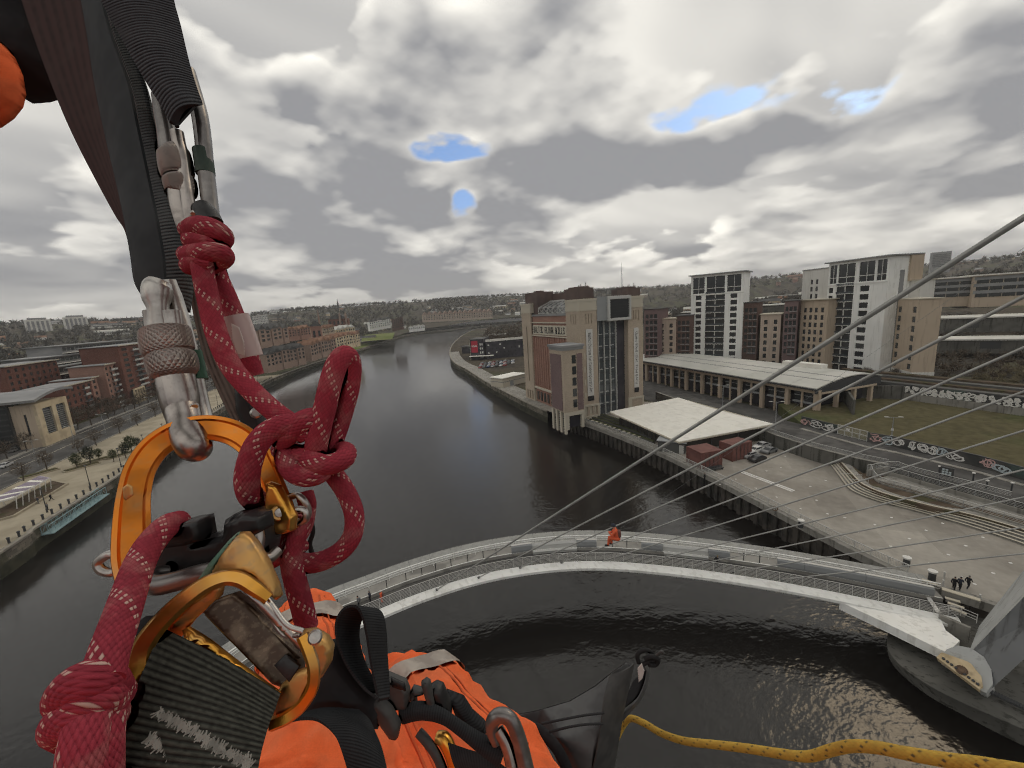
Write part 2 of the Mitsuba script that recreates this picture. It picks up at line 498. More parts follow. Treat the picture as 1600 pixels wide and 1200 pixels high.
M('pink_render', patt(streaked((0.41, 0.335, 0.275), (0.46, 0.38, 0.315), (0.33, 0.265, 0.215), 0.12, 0.6), 0.85, 0.25))
M('white_render', patt(streaked((0.72, 0.72, 0.695), (0.78, 0.78, 0.75), (0.56, 0.555, 0.52), 0.15, 0.55), 0.7, 0.3))
M('pale_render', patt(streaked((0.58, 0.57, 0.535), (0.63, 0.62, 0.58), (0.46, 0.45, 0.42), 0.15, 0.6), 0.8, 0.3))
M('trim_white', plain((0.62, 0.61, 0.58), 0.5))
M('trim_cream', plain((0.47, 0.43, 0.35), 0.8))
M('roof_grey', patt(mottle((0.19, 0.195, 0.20), (0.26, 0.26, 0.26), 0.12), 0.7, 0.4))
M('roof_dark', patt(mottle((0.06, 0.06, 0.062), (0.10, 0.098, 0.095), 0.2), 0.8, 0.3))
M('roof_pale', patt(mottle((0.70, 0.685, 0.625), (0.74, 0.725, 0.665), 0.35, (0.65, 0.63, 0.575), 0.8), 0.6, 0.4))
M('roof_terracotta', patt(mottle((0.19, 0.105, 0.07), (0.26, 0.15, 0.10), 0.3), 0.9, 0.2))
M('roof_light', patt(mottle((0.44, 0.44, 0.40), (0.53, 0.52, 0.48), 0.1), 0.55, 0.4))
M('glass_dark', plain((0.030, 0.033, 0.036), 0.12, 0.55))
M('glass_blue', plain((0.055, 0.065, 0.072), 0.15, 0.6))
M('glass_brown', plain((0.05, 0.045, 0.04), 0.2, 0.5))
M('metal_grey', plain((0.25, 0.26, 0.265), 0.45, 0.5))
M('metal_pale', plain((0.46, 0.46, 0.44), 0.4, 0.5))
M('metal_dark', plain((0.045, 0.047, 0.05), 0.5, 0.4))
M('brown_clad', patt(mottle((0.085, 0.060, 0.055), (0.115, 0.080, 0.070), 0.4), 0.7, 0.3))
M('charcoal_clad', patt(mottle((0.036, 0.034, 0.042), (0.060, 0.056, 0.066), 0.25), 0.7, 0.3))
M('bridge_white', patt(streaked((0.74, 0.74, 0.71), (0.80, 0.80, 0.77), (0.52, 0.51, 0.47), 0.4, 0.6), 0.45, 0.5))
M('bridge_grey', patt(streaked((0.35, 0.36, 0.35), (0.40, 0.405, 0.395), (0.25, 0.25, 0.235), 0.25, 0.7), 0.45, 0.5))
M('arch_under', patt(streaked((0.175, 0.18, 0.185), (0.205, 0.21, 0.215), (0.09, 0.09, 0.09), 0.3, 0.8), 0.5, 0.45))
M('cable', patt(mottle((0.30, 0.295, 0.28), (0.38, 0.375, 0.355), 1.2), 0.5, 0.4))


def mesh_deck(p, n, uv):
    b = noise(p.x * 3.1, p.y * 3.1, 1)
    c = noise(p.x * 14, p.y * 14, 2)
    return mix((0.19, 0.19, 0.18), (0.36, 0.36, 0.34), 0.5 * b + 0.5 * c)


M('deck_mesh', patt(mesh_deck, 0.7, 0.4))
M('deck_walk', patt(mottle((0.26, 0.25, 0.23), (0.31, 0.30, 0.275), 0.4, (0.17, 0.163, 0.15), 0.5), 0.8, 0.3))
M('deck_cycle', patt(mottle((0.078, 0.077, 0.074), (0.105, 0.103, 0.098), 0.5, (0.065, 0.064, 0.06), 0.4), 0.85, 0.3))
M('stainless', plain((0.50, 0.49, 0.465), 0.5, 0.4))
M('hinge_cream', patt(mottle((0.50, 0.385, 0.22), (0.58, 0.46, 0.29), 1.5, (0.36, 0.28, 0.17), 1.2), 0.6, 0.4))
M('rust', patt(mottle((0.10, 0.065, 0.045), (0.16, 0.11, 0.075), 1.2), 0.9, 0.2))
M('container_red', patt(mottle((0.125, 0.050, 0.043), (0.165, 0.070, 0.058), 0.6), 0.65, 0.35))
M('dark_clad', plain((0.085, 0.085, 0.082), 0.7))
M('graffiti_wall', patt(mottle((0.040, 0.042, 0.042), (0.075, 0.072, 0.068), 0.4, (0.055, 0.085, 0.075), 0.16), 0.85, 0.3))
M('paint_white', plain((0.62, 0.61, 0.58), 0.7))
M('paint_pink', plain((0.52, 0.33, 0.31), 0.7))
M('paint_blue', plain((0.40, 0.46, 0.48), 0.7))
M('ink', plain((0.022, 0.022, 0.024), 0.7))
M('sign_red', plain((0.42, 0.035, 0.06), 0.5))
M('banner', patt(mottle((0.52, 0.51, 0.49), (0.57, 0.56, 0.53), 0.3), 0.7, 0.2))
M('teal_steel', patt(mottle((0.19, 0.29, 0.31), (0.25, 0.36, 0.375), 0.5), 0.6, 0.4))
M('canopy_purple', patt(mottle((0.20, 0.17, 0.22), (0.26, 0.22, 0.27), 0.6), 0.7, 0.3))
M('hi_vis_far', plain((0.62, 0.11, 0.045), 0.7))
M('skin', plain((0.40, 0.25, 0.18), 0.6))
M('cloth_navy', plain((0.035, 0.04, 0.055), 0.9))
M('cloth_black', plain((0.016, 0.016, 0.018), 0.9))
M('cloth_grey', plain((0.13, 0.135, 0.14), 0.9))
M('soil', patt(mottle((0.070, 0.052, 0.038), (0.105, 0.080, 0.058), 0.8, (0.060, 0.060, 0.032), 0.5), 0.95, 0.1))
M('bark', plain((0.075, 0.06, 0.047), 0.9))
M('twig', plain((0.100, 0.079, 0.060), 0.95, 0.1))
M('twig_dark', plain((0.052, 0.046, 0.036), 0.95, 0.1))
M('leaf_dark', plain((0.030, 0.036, 0.022), 0.9, 0.2))
M('leaf_mid', plain((0.055, 0.066, 0.030), 0.9, 0.2))
M('leaf_straw', plain((0.16, 0.135, 0.085), 0.9, 0.2))
for _n, _c in dict(silver=(0.42, 0.42, 0.42), black=(0.02, 0.02, 0.022), white=(0.62, 0.62, 0.6), red=(0.25, 0.03, 0.03), blue=(0.05, 0.08, 0.16), grey=(0.14, 0.145, 0.15)).items():
    M('car_' + _n, plain(_c, 0.3, 0.5, clearcoat=0.6))
M('tyre', plain((0.02, 0.02, 0.02), 0.9))

# ---------------------------------------------------------------- air, water, land
HAZE = 1.5e-4
scene['haze_air'] = {'type': 'homogeneous', 'albedo': {'type': 'rgb', 'value': [0.95, 0.955, 0.96]}, 'sigma_t': HAZE, 'phase': {'type': 'hg', 'g': 0.35}}
scene['haze'] = {'type': 'cube', 'to_world': T().translate([0, 2000, 150]).scale([7000, 7000, 160]), 'bsdf': {'type': 'null'}, 'interior': {'type': 'ref', 'id': 'haze_air'}}
labels['haze'] = {'kind': 'stuff', 'label': 'thin winter haze over the river and the far hills'}

QR = A([(125, -700), (98, -250), (84, -60), (75, 8), (64, 34)] + [(53.1544,48.4034),(49.6948,58.0369),(46.4302,70.4554),(42.1709,86.7455),(34.7832,109.0109),(21.5158,137.4148),(11.787,153.9394),(-0.327,185.6492),(-14.3685,227.1138),(-30.618,282.4029),(-45.5503,328.9778),(-59.1607,400.7866),(-71.2301,504.9312),(-78.3101,623.3069),(-81.7243,760.6761)] + [(-78, 900), (-60, 985), (0, 1040), (120, 1080), (300, 1100)])
QL = A([(-62, -700), (-66, -250), (-72, -60), (-80, 10)] + [(-99.1888,71.5449),(-103.6789,81.9422),(-112.8225,109.0199),(-144.9758,195.9223),(-175.6725,292.6874),(-189.5192,378.8306),(-200.6964,542.6315),(-220.261,913.7497),(-151.2563,1029.7709),(-85.9714,1125.3517)] + [(40, 1180), (150, 1215), (300, 1225)])
QRs, QLs = spline(QR, 10), spline(QL, 12)
river = sg.Polygon(np.vstack([QLs, QRs[::-1]])).buffer(0)
_bank = np.vstack([QRs, QLs])
_bt, _rt, _lt = cKDTree(_bank), cKDTree(QRs), cKDTree(QLs)


def ss(a, b, x):
    t = np.clip((x - a) / (b - a), 0, 1)
    return t * t * (3 - 2 * t)


def land_z(xy):
    xy = np.atleast_2d(A(xy))
    dr_, dl_ = _rt.query(xy)[0], _lt.query(xy)[0]
    az = np.degrees(np.arctan2(xy[:, 0], xy[:, 1]))
    far = np.hypot(xy[:, 0], xy[:, 1])
    right = dr_ < dl_
    n = meshkit.fbm(np.c_[xy * 0.0022, np.zeros(len(xy))], 4, 3) - 0.5
    d = np.minimum(dr_, dl_)
    hr = 4.9 + 7 * ss(70, 150, d) + 10 * ss(180, 420, d) + 34 * ss(350, 1100, d) + (26 + 60 * ss(8, 45, az)) * ss(1000, 2600, far)
    hl = 4.9 + 3 * ss(60, 120, d) + 15 * ss(110, 330, d) + 12 * ss(300, 800, d) + (50 + 12 * ss(-45, -15, az)) * ss(700, 2000, far)
    h = np.where(right, hr, hl) + n * 2 * np.clip(d - 120, 0, 450) * 0.045
    return np.where(far > 3200, h - (far - 3200) * 0.05, h)


_rng = np.random.default_rng(5)
_pts = [_bank]
for lo, hi, k in ((0, 400, 5200), (400, 1200, 5200), (1200, 3600, 4200), (3600, 5600, 500)):
    rr, aa = np.sqrt(_rng.uniform(lo ** 2, hi ** 2, k)), _rng.uniform(-1.15, 1.15, k)
    _pts.append(np.c_[rr * np.sin(aa), rr * np.cos(aa)])
_pts.append(np.c_[_rng.uniform(-5000, 5000, 500), _rng.uniform(-4000, 400, 500)])
_pts.append(A([(a * 5500, 2000 + b * 5500) for a in (-1, -0.5, 0, 0.5, 1) for b in (-1, -0.5, 0, 0.5, 1) if max(abs(a), abs(b)) == 1]))
_p = np.vstack(_pts)
_in = shapely.contains_xy(river.buffer(1.0), _p[:, 0], _p[:, 1])
_in[:len(_bank)] = False
_p = _p[~_in]
_t = Delaunay(_p).simplices
_c = _p[_t].mean(1)
_t = _t[~shapely.contains_xy(river, _c[:, 0], _c[:, 1])]
_z = land_z(_p)
_v = np.c_[_p, _z]
_nz = np.cross(_v[_t[:, 1]] - _v[_t[:, 0]], _v[_t[:, 2]] - _v[_t[:, 0]])[:, 2]
_t = np.where(_nz[:, None] < 0, _t[:, ::-1], _t)
struct('ground', (_v, _t), 'land', 'winter brown land rising from the quays to low hills', smooth=True)
_w = grid(A([[[-900, 1600, 0], [-900, -900, 0]], [[900, 1600, 0], [900, -900, 0]]]))
struct('water', _w[0], 'water', 'dark tidal river with small wind ripples', uv=_w[0][0][:, :2])


def quay(line, name, z_top, mat, label, cap, face_lo=-2.0):
    """The river wall under a bank line, with its coping stone and a weedy tide band."""
    k = thing(name, label, 'river wall')
    L = A(line)
    w = grid(np.stack([np.c_[L, np.full(len(L), 2.2)], np.c_[L, np.full(len(L), z_top)]]))
    add(k, 'face', w[0], mat)
    t, s, u = frames(np.c_[L, 0 * L[:, :1]], up=(0, 0, 1))
    o = L + s[:, :2] * cap * 0.10
    add(k, 'tide_band', grid(np.stack([np.c_[o, np.full(len(L), face_lo)], np.c_[o, np.full(len(L), 2.25 + 0.0)], np.c_[L, np.full(len(L), 2.5)]]))[0], 'tide_weed')
    c = tube(np.c_[L, np.full(len(L), z_top)], 1.0, prof=[(-0.45, -0.12), (0.45, -0.12), (0.45, 0.28), (-0.45, 0.28)], up=(0, 0, 1))[0]
    add(k, 'coping', c, 'quay_cap')
    return k


_iS = int(np.argmin(np.hypot(*(QRs - A((12.8112,151.6267))).T)))
quay(QRs[_iS:], 'stone_river_wall', 4.85, 'quay_stone', 'weathered stone river wall curving away downstream of the old brick mill', -1)
quay(QLs, 'stone_river_wall', 4.85, 'quay_stone', 'weathered stone river wall along the far left bank promenade', 1)

# ---------------------------------------------------------------- the footbridge
bridge = thing('footbridge', 'pale steel footbridge with a curved double deck hung on cables from a leaning arch', 'bridge')
_foot = A([(-66, -75), (-46, -20), (-39.6, 8), (-36.8, 21), (-33.2, 31.5), (-27.0, 41.5), (-18, 47.1), (-12.2, 49.9), (-6.2, 52.0), (0.6, 53.3), (7.6, 53.7), (14.1, 53.1), (23.4, 51.1), (31.8, 48.7), (38.6, 46.4), (49.3, 42.3), (50.8, 41.7)])
_fs = spline(_foot, 24)
_S = np.r_[0, np.cumsum(np.linalg.norm(np.diff(_fs, axis=0), axis=1))]
_tt = nrm(np.gradient(_fs, axis=0))
_nn = np.c_[-_tt[:, 1], _tt[:, 0]]                              # towards the far side
S_END = _S[-1]


def s_of_x(x):
    return float(np.interp(x, _fs[:, 0], _S))


def dk(s, u, z):
    """A point on the deck: s along the near edge, u metres across to the far side, z above deck level."""
    s, u, z = np.broadcast_arrays(A(s), A(u), A(z))
    x, y = np.interp(s, _S, _fs[:, 0]), np.interp(s, _S, _fs[:, 1])
    nx, ny = np.interp(s, _S, _nn[:, 0]), np.interp(s, _S, _nn[:, 1])
    lv = 5.0 + 2.5 * np.maximum(1 - ((x + 3) / 53.5) ** 2, 0)
    return np.stack([x + nx * u, y + ny * u, lv + z], -1)


def run(sec, s0, s1, n, mat, name, par=bridge, smooth=False, ends=True, closed=True):
    """Sweeps a cross-section (u, z) along the deck."""
    sec = A(sec)
    s = np.linspace(s0, s1, n)
    P3 = dk(s[:, None], sec[None, :, 0], sec[None, :, 1])
    if closed:
        P3 = np.concatenate([P3, P3[:, :1]], 1)
    (v, f), _ = grid(P3)
    if closed and ends:
        k = len(v)
        m = len(sec)
        q = P3.shape[1]
        c0 = [[0, i, i + 1] for i in range(1, m - 1)]
        c1 = [[(n - 1) * q, (n - 1) * q + i + 1, (n - 1) * q + i] for i in range(1, m - 1)]
        f = np.vstack([f, c0, c1])
    return add(par, name, (v, f), mat, smooth)


run([(0.0, -0.05), (-1.15, -0.45), (-1.15, -0.80), (0.6, -2.1), (3.0, -1.9), (3.0, -0.36), (0.0, -0.36)], 0, S_END, 150, 'bridge_white', 'edge_beam')
run([(0.02, -0.35), (0.02, -0.27), (3.0, -0.27), (3.0, -0.35)], 0, S_END, 150, 'deck_cycle', 'cycle_deck')
run([(3.01, -0.36), (3.01, 0.25), (4.9, 0.25), (4.9, -0.3), (4.4, -1.0)], 0, S_END, 150, 'deck_walk', 'walking_deck')
run([(3.0, 0.2), (3.0, 0.262), (3.10, 0.262), (3.10, 0.2)], 0, S_END, 150, 'bridge_white', 'deck_nosing')
run([(4.9, 0.20), (4.9, -0.3), (7.3, 0.1), (7.3, 0.17)], 0, S_END, 150, 'bridge_grey', 'wing_bracket')
s0 = s_of_x(-36)
_wings = np.arange(s0, S_END - 0.5, 2.9)
for i, a in enumerate(_wings):                                   # mesh panels of the outer wing
    b = min(a + 2.86, S_END)
    run([(4.95, 0.24), (7.42, 0.42), (7.42, 0.47), (4.95, 0.29)], a, b, 4, 'deck_mesh', 'wing_panel')
for z, u, r in ((1.28, 4.55, 0.085), (1.02, 4.48, 0.05), (0.62, 4.48, 0.03)):
    add(bridge, 'far_handrail', wire(dk(np.linspace(s_of_x(-41), S_END + 1.0, 110), u, z), r, 7), 'bridge_white', True)
for a in np.arange(s0, S_END, 2.9):
    p, q = dk(a, 4.5, 0.25), dk(a, 4.55, 1.26)
    add(bridge, 'handrail_post', bar(p, q, 0.06, 0.10), 'bridge_white')
near = s_of_x(-40)
for z, r in ((1.22, 0.04), (1.02, 0.02), (0.84, 0.02), (0.66, 0.02), (0.48, 0.02), (0.30, 0.02), (0.12, 0.02)):
    add(bridge, 'near_rail', wire(dk(np.linspace(near, S_END, 120), 0.05 + 0.14 * z, z - 0.05), r * 1.15, 5), 'stainless', True)
_post0 = None
for a in np.arange(near, S_END, 1.33):
    add(bridge, 'rail_post', bar(dk(a, -0.03, -0.12), dk(a, 0.22, 1.20), 0.05, 0.09), 'stainless')
# wind screens and benches between the two decks
for x0, x1, kind in ((-1.2, 1.75, 0), (1.8, 8.2, 1), (8.25, 11.0, 0), (17.2, 20.1, 0), (20.2, 26.0, 1), (26.05, 28.7, 0), (34.3, 37.2, 0), (37.25, 43.5, 0), (43.55, 50.0, 0)):
    a, b = s_of_x(x0), s_of_x(x1)
    if kind == 0:
        run([(3.05, 0.0), (2.93, 0.55), (2.98, 1.2), (3.12, 1.36), (3.38, 1.40), (3.40, 1.33), (3.20, 1.2), (3.12, 0.55), (3.2, 0.0)], a, b, 8, 'metal_grey', 'wind_screen', smooth=False)
        run([(3.10, 1.37), (3.10, 1.43), (3.42, 1.46), (3.42, 1.40)], a, b, 8, 'stainless', 'screen_cap')
    else:
        run([(2.75, -0.25), (2.75, 0.16), (2.55, 0.18), (2.55, 0.26), (3.1, 0.26), (3.1, -0.25)], a, b, 8, 'metal_pale', 'bench')
        run([(3.14, 0.25), (3.10, 0.95), (3.30, 1.25), (3.36, 1.25), (3.22, 0.95), (3.24, 0.25)], a, b, 8, 'metal_pale', 'bench_back')
for x in (-22.9, -17.4, -15.2, -13.3, -11.5, -9.5, -7.3, -5.2, -3.4, 13.2, 15.2, 30.4, 32.3):
    c = dk(s_of_x(x), 3.25, 0.25)
    add(bridge, 'deck_light', cat(lathe([(0, 0), (0.06, 0), (0.06, 1.0), (0, 1.0)], 8, c), lathe([(0, 1.0), (0.10, 1.0), (0.10, 1.1), (0, 1.12)], 8, c)), 'metal_dark')
_b = thing('folded_barrier', 'low bent steel hoop standing on the cycle deck under the middle cables', 'barrier')
add(_b, 'hoop', wire(spline([dk(s_of_x(5.0), 1.0, -0.3), dk(s_of_x(5.6), 1.2, 0.25), dk(s_of_x(6.6), 1.3, 0.42), dk(s_of_x(7.6), 1.3, 0.30), dk(s_of_x(8.4), 1.2, -0.28)], 6), 0.04), 'stainless')

# arch: the cable heads lie along it; it leaves the frame on the right and passes over the camera
_heads = A([(47.6, 31.8, 20.5), (46.2, 30.5, 24.3), (44.3, 28.7, 28.3), (41.7, 26.4, 32.3), (38.4, 23.7, 36.6), (34.5, 20.5, 40.7), (29.0, 16.1, 44.7), (22.1, 10.7, 47.9), (14.4, 4.6, 50.2)])
_right = np.vstack([A([(49.0, 33.2, 16.0)]), _heads])
_mid = A([(4.0, -3.2, 52.0)])
_left = np.vstack([_right[::-1], A([(53, 36, 4)])]) * [-1.62, 1, 1] + A([8, -30, 0]) * np.linspace(0, 1, len(_right) + 1)[:, None]
arc = spline(np.vstack([_right, _mid, _left]), 8)
_h = np.abs(np.linspace(-1, 1, len(arc)))
_ar = 1.05 + 1.3 * np.clip((_h - 0.60) / 0.40, 0, 1) ** 1.6
_dir = nrm(A([0, 0.74, -0.67]))                                  # the arch's keel looks at the deck
_t, _s, _u = frames(arc, up=A([0.0, -0.62, 0.78]))
_pr = A([(0.0, 1.0), (-0.86, 0.30), (-0.60, -0.55), (0.60, -0.55), (0.86, 0.30)])
_v = arc[:, None] + _ar[:, None, None] * (_pr[None, :, :1] * _s[:, None] + _pr[None, :, 1:] * _u[:, None])
_v = np.concatenate([_v, _v[:, :1]], 1)
ARCH_SIDE = _v
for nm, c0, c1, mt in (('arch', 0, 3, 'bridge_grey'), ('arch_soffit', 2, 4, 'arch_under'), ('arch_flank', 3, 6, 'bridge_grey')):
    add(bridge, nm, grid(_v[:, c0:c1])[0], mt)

leg0 = A([(51.6606,40.3217,5), (46.7663,37.0704,4.6), (46.0542,34.2019,3.4), (53.164,37.216,3.5)])
leg1 = A([(53.8309,34.52,27.0554), (49.2179,31.0319,24.6505), (49.5462,30.3908,18.3483), (58.7758,34.3382,20.4853)])
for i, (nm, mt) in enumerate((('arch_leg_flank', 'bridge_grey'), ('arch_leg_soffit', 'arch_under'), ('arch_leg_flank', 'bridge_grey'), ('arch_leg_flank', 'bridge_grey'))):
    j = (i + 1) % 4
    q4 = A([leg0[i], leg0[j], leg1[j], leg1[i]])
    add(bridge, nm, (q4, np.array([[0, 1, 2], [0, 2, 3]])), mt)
cab_a = [(-12.10, 49.67), (-6.53, 51.59), (-0.70, 53.14), (5.32, 53.80), (11.32, 53.80), (17.06, 53.0), (22.87, 51.85), (28.62, 50.53), (34.18, 48.82)]
cab_h = [(14.37, 4.55, 49.86), (22.11, 10.74, 47.61), (29.04, 16.24, 44.48), (34.47, 20.59, 40.65), (38.47, 23.82, 36.57), (41.76, 26.5, 32.01), (44.37, 28.79, 28.21), (46.26, 30.47, 24.13), (47.49, 31.72, 20.49)]
for (ax, ay), hd in zip(cab_a, cab_h):
    zc = 5.0 + 2.5 * (1 - ((ax + 3) / 53.5) ** 2) - 0.3
    A0, B0 = A([ax, ay, zc]), A(hd)
    d = nrm(B0 - A0)
    ck = add(bridge, 'cable', wire([A0 - d * 0.4, A0 + d * 15, A0 + d * 40, B0 + d * 0.5], 0.072, 8), 'cable', True)
    add(ck, 'anchor_socket', wire([A0 - d * 0.5, A0 + d * 0.5], 0.16, 8), 'metal_dark', True)

# hinge: white flare of the edge beam, the cream bearing plate with its pin and bolts, the arch shoe and the concrete pier
fl = A([(39.4947,45.1388,5.2), (49.0633,42.256,4.9), (47.6227,40.1076,4.9), (47.629,38.6445,4.9), (45.0644,37.5333,4.6), (42.266,41.5255,4.9)])
_poly = fl[:, :2]
_zz = fl[:, 2]
_dn = np.c_[_poly, _zz - 1.1]
_tri = trimesh.creation.triangulate_polygon(sg.Polygon(_poly), engine='earcut')
_tv, _tf = np.c_[_tri[0], np.interp(_tri[0][:, 0], np.sort(_poly[:, 0]), _zz[np.argsort(_poly[:, 0])])], _tri[1]
flv = np.vstack([fl, _dn])
n_ = len(fl)
side = [[i, (i + 1) % n_, n_ + (i + 1) % n_] for i in range(n_)] + [[i, n_ + (i + 1) % n_, n_ + i] for i in range(n_)]
_k = cKDTree(fl[:, :2]).query(_tri[0])[1]
_fan = _k[_tf]
flare = add(bridge, 'beam_flare', (flv, np.vstack([_fan, side])), 'bridge_white')
cone_c = (47.0574,37.6296,5)
bp = A([(43.7648,37.3026,4.2), (44.3578,37.4009,4.7), (45.4465,35.9839,4.9), (45.5555,35.6648,4.9), (45.5302,34.6568,4.4), (45.0773,34.0884,3.9), (44.6473,34.0241,3.7)])
_n = nrm(np.cross(bp[2] - bp[0], bp[4] - bp[0]))
_n = _n if _n @ (A([0, 0, 44]) - bp[0]) > 0 else -_n
_cc = bp.mean(0)
bp = bp - ((bp - _cc) @ _n)[:, None] * _n
q_ = len(bp)
pl_v = np.vstack([bp + _n * 0.35, bp - _n * 0.8, [_cc + _n * 0.35]])
pl_f = [[i, (i + 1) % q_, 2 * q_] for i in range(q_)] + [[i, q_ + i, q_ + (i + 1) % q_] for i in range(q_)] + [[i, q_ + (i + 1) % q_, (i + 1) % q_] for i in range(q_)]
plate = add(bridge, 'bearing_plate', (pl_v, np.array(pl_f)), 'hinge_cream')
pc = A((44.5016,35.55,4.4))
pc = pc - ((pc - _cc) @ _n) * _n
add(plate, 'hinge_pin', lathe([(0, 0.62), (0.22, 0.62), (0.30, 0.54), (0.30, 0.42), (0.46, 0.40), (0.46, 0.1), (0, 0.1)], 20, pc, _n), 'rust', 30)
_bx, _by = nrm(bp[4] - bp[0]), np.cross(_n, nrm(bp[4] - bp[0]))
_sp = A([bp[0] * 0.7 + bp[1] * 0.3, (45.0169,37.537,5), (46.0834,37.4728,5.3), (46.9599,36.9027,5.3), (47.2583,35.9577,5.1), (46.9676,35.0217,4.6), (46.1007,34.1108,4.1), (45.0406,33.7425,3.6), bp[6] * 0.8 + bp[5] * 0.2, pc])
_sp2 = np.c_[(_sp - _cc) @ _bx, (_sp - _cc) @ _by]
_sv, _sf = prism(sg.Polygon(_sp2).buffer(0.25).buffer(-0.25), -3.0, -0.1)
add(bridge, 'arch_shoe', (_cc + _sv[:, :1] * _bx + _sv[:, 1:2] * _by + _sv[:, 2:] * _n, _sf), 'bridge_grey', 40)
e0, e1 = bp[0], bp[6]
for k in range(9):
    t = 0.10 + 0.8 * k / 8
    b_ = e0 * (1 - t) + e1 * t + nrm(_cc - (e0 + e1) / 2) * 0.34
    add(plate, 'bolt', lathe([(0, 0.52), (0.10, 0.52), (0.13, 0.47), (0.13, 0.30), (0, 0.30)], 8, b_, _n), 'metal_dark')
pier = thing('bridge_pier', 'rounded dark concrete pier under the near end of the bridge on the right bank', 'bridge pier')
pr = A([(1387,985), (1385,1010), (1400,1045), (1440,1085), (1500,1128), (1600,1190), (1700,1240)])
rim_t = [(43.6536,42.7537,2.4),(41.8511,40.7976,2.4),(41.0982,38.5826,2.4),(41.7041,36.0171,2.4),(42.9575,34.0785,2.4),(45.6984,31.1084,2.4),(48.0076,28.4861,2.4)]
rim_b = [(46.7014,45.2342,-1),(44.2632,42.9516,-1),(43.1521,40.6003,-1),(43.2983,37.5284,-1),(44.5883,35.1492,-1),(46.8982,31.6254,-1),(49.8454,29.3314,-1)]
rt, rb = spline(rim_t, 6), spline(rim_b, 6)
add(pier, 'wall', grid(np.stack([rb, (rt * 0.6 + rb * 0.4), rt], 0)[::-1])[0], 'concrete_dark', True)
inner = np.c_[np.linspace(58, 90, len(rt)), np.linspace(50, 12, len(rt))]
add(pier, 'top', grid(np.stack([rt, np.c_[inner, np.full(len(rt), 2.5)]], 0)[::-1])[0], 'concrete_dark')
gr = thing('cable_chain', 'short run of dark ribbed steel links lying on the pier at the right edge', 'chain')
for i in range(12):
    for j in range(2):
        a_, b_ = A((46.2353,34.4169,3)), A((47.4474,32.5837,3))
        c_ = a_ + (b_ - a_) * (i / 11) + A([0.25, -0.30, 0]) * j
        add(gr, 'link', bar(c_ - A([0.20, 0.16, 0]), c_ + A([0.20, 0.16, 0]), 0.16, 0.22), 'metal_dark')

# ---------------------------------------------------------------- the converted flour mill
B = Fr((23.4, 135.3), math.radians(22), 0.0)
mill = thing('brick_mill', 'tall brick mill with buff corner towers, name band and glass front between two banners', 'mill')
W, D = 26.1, 46.5
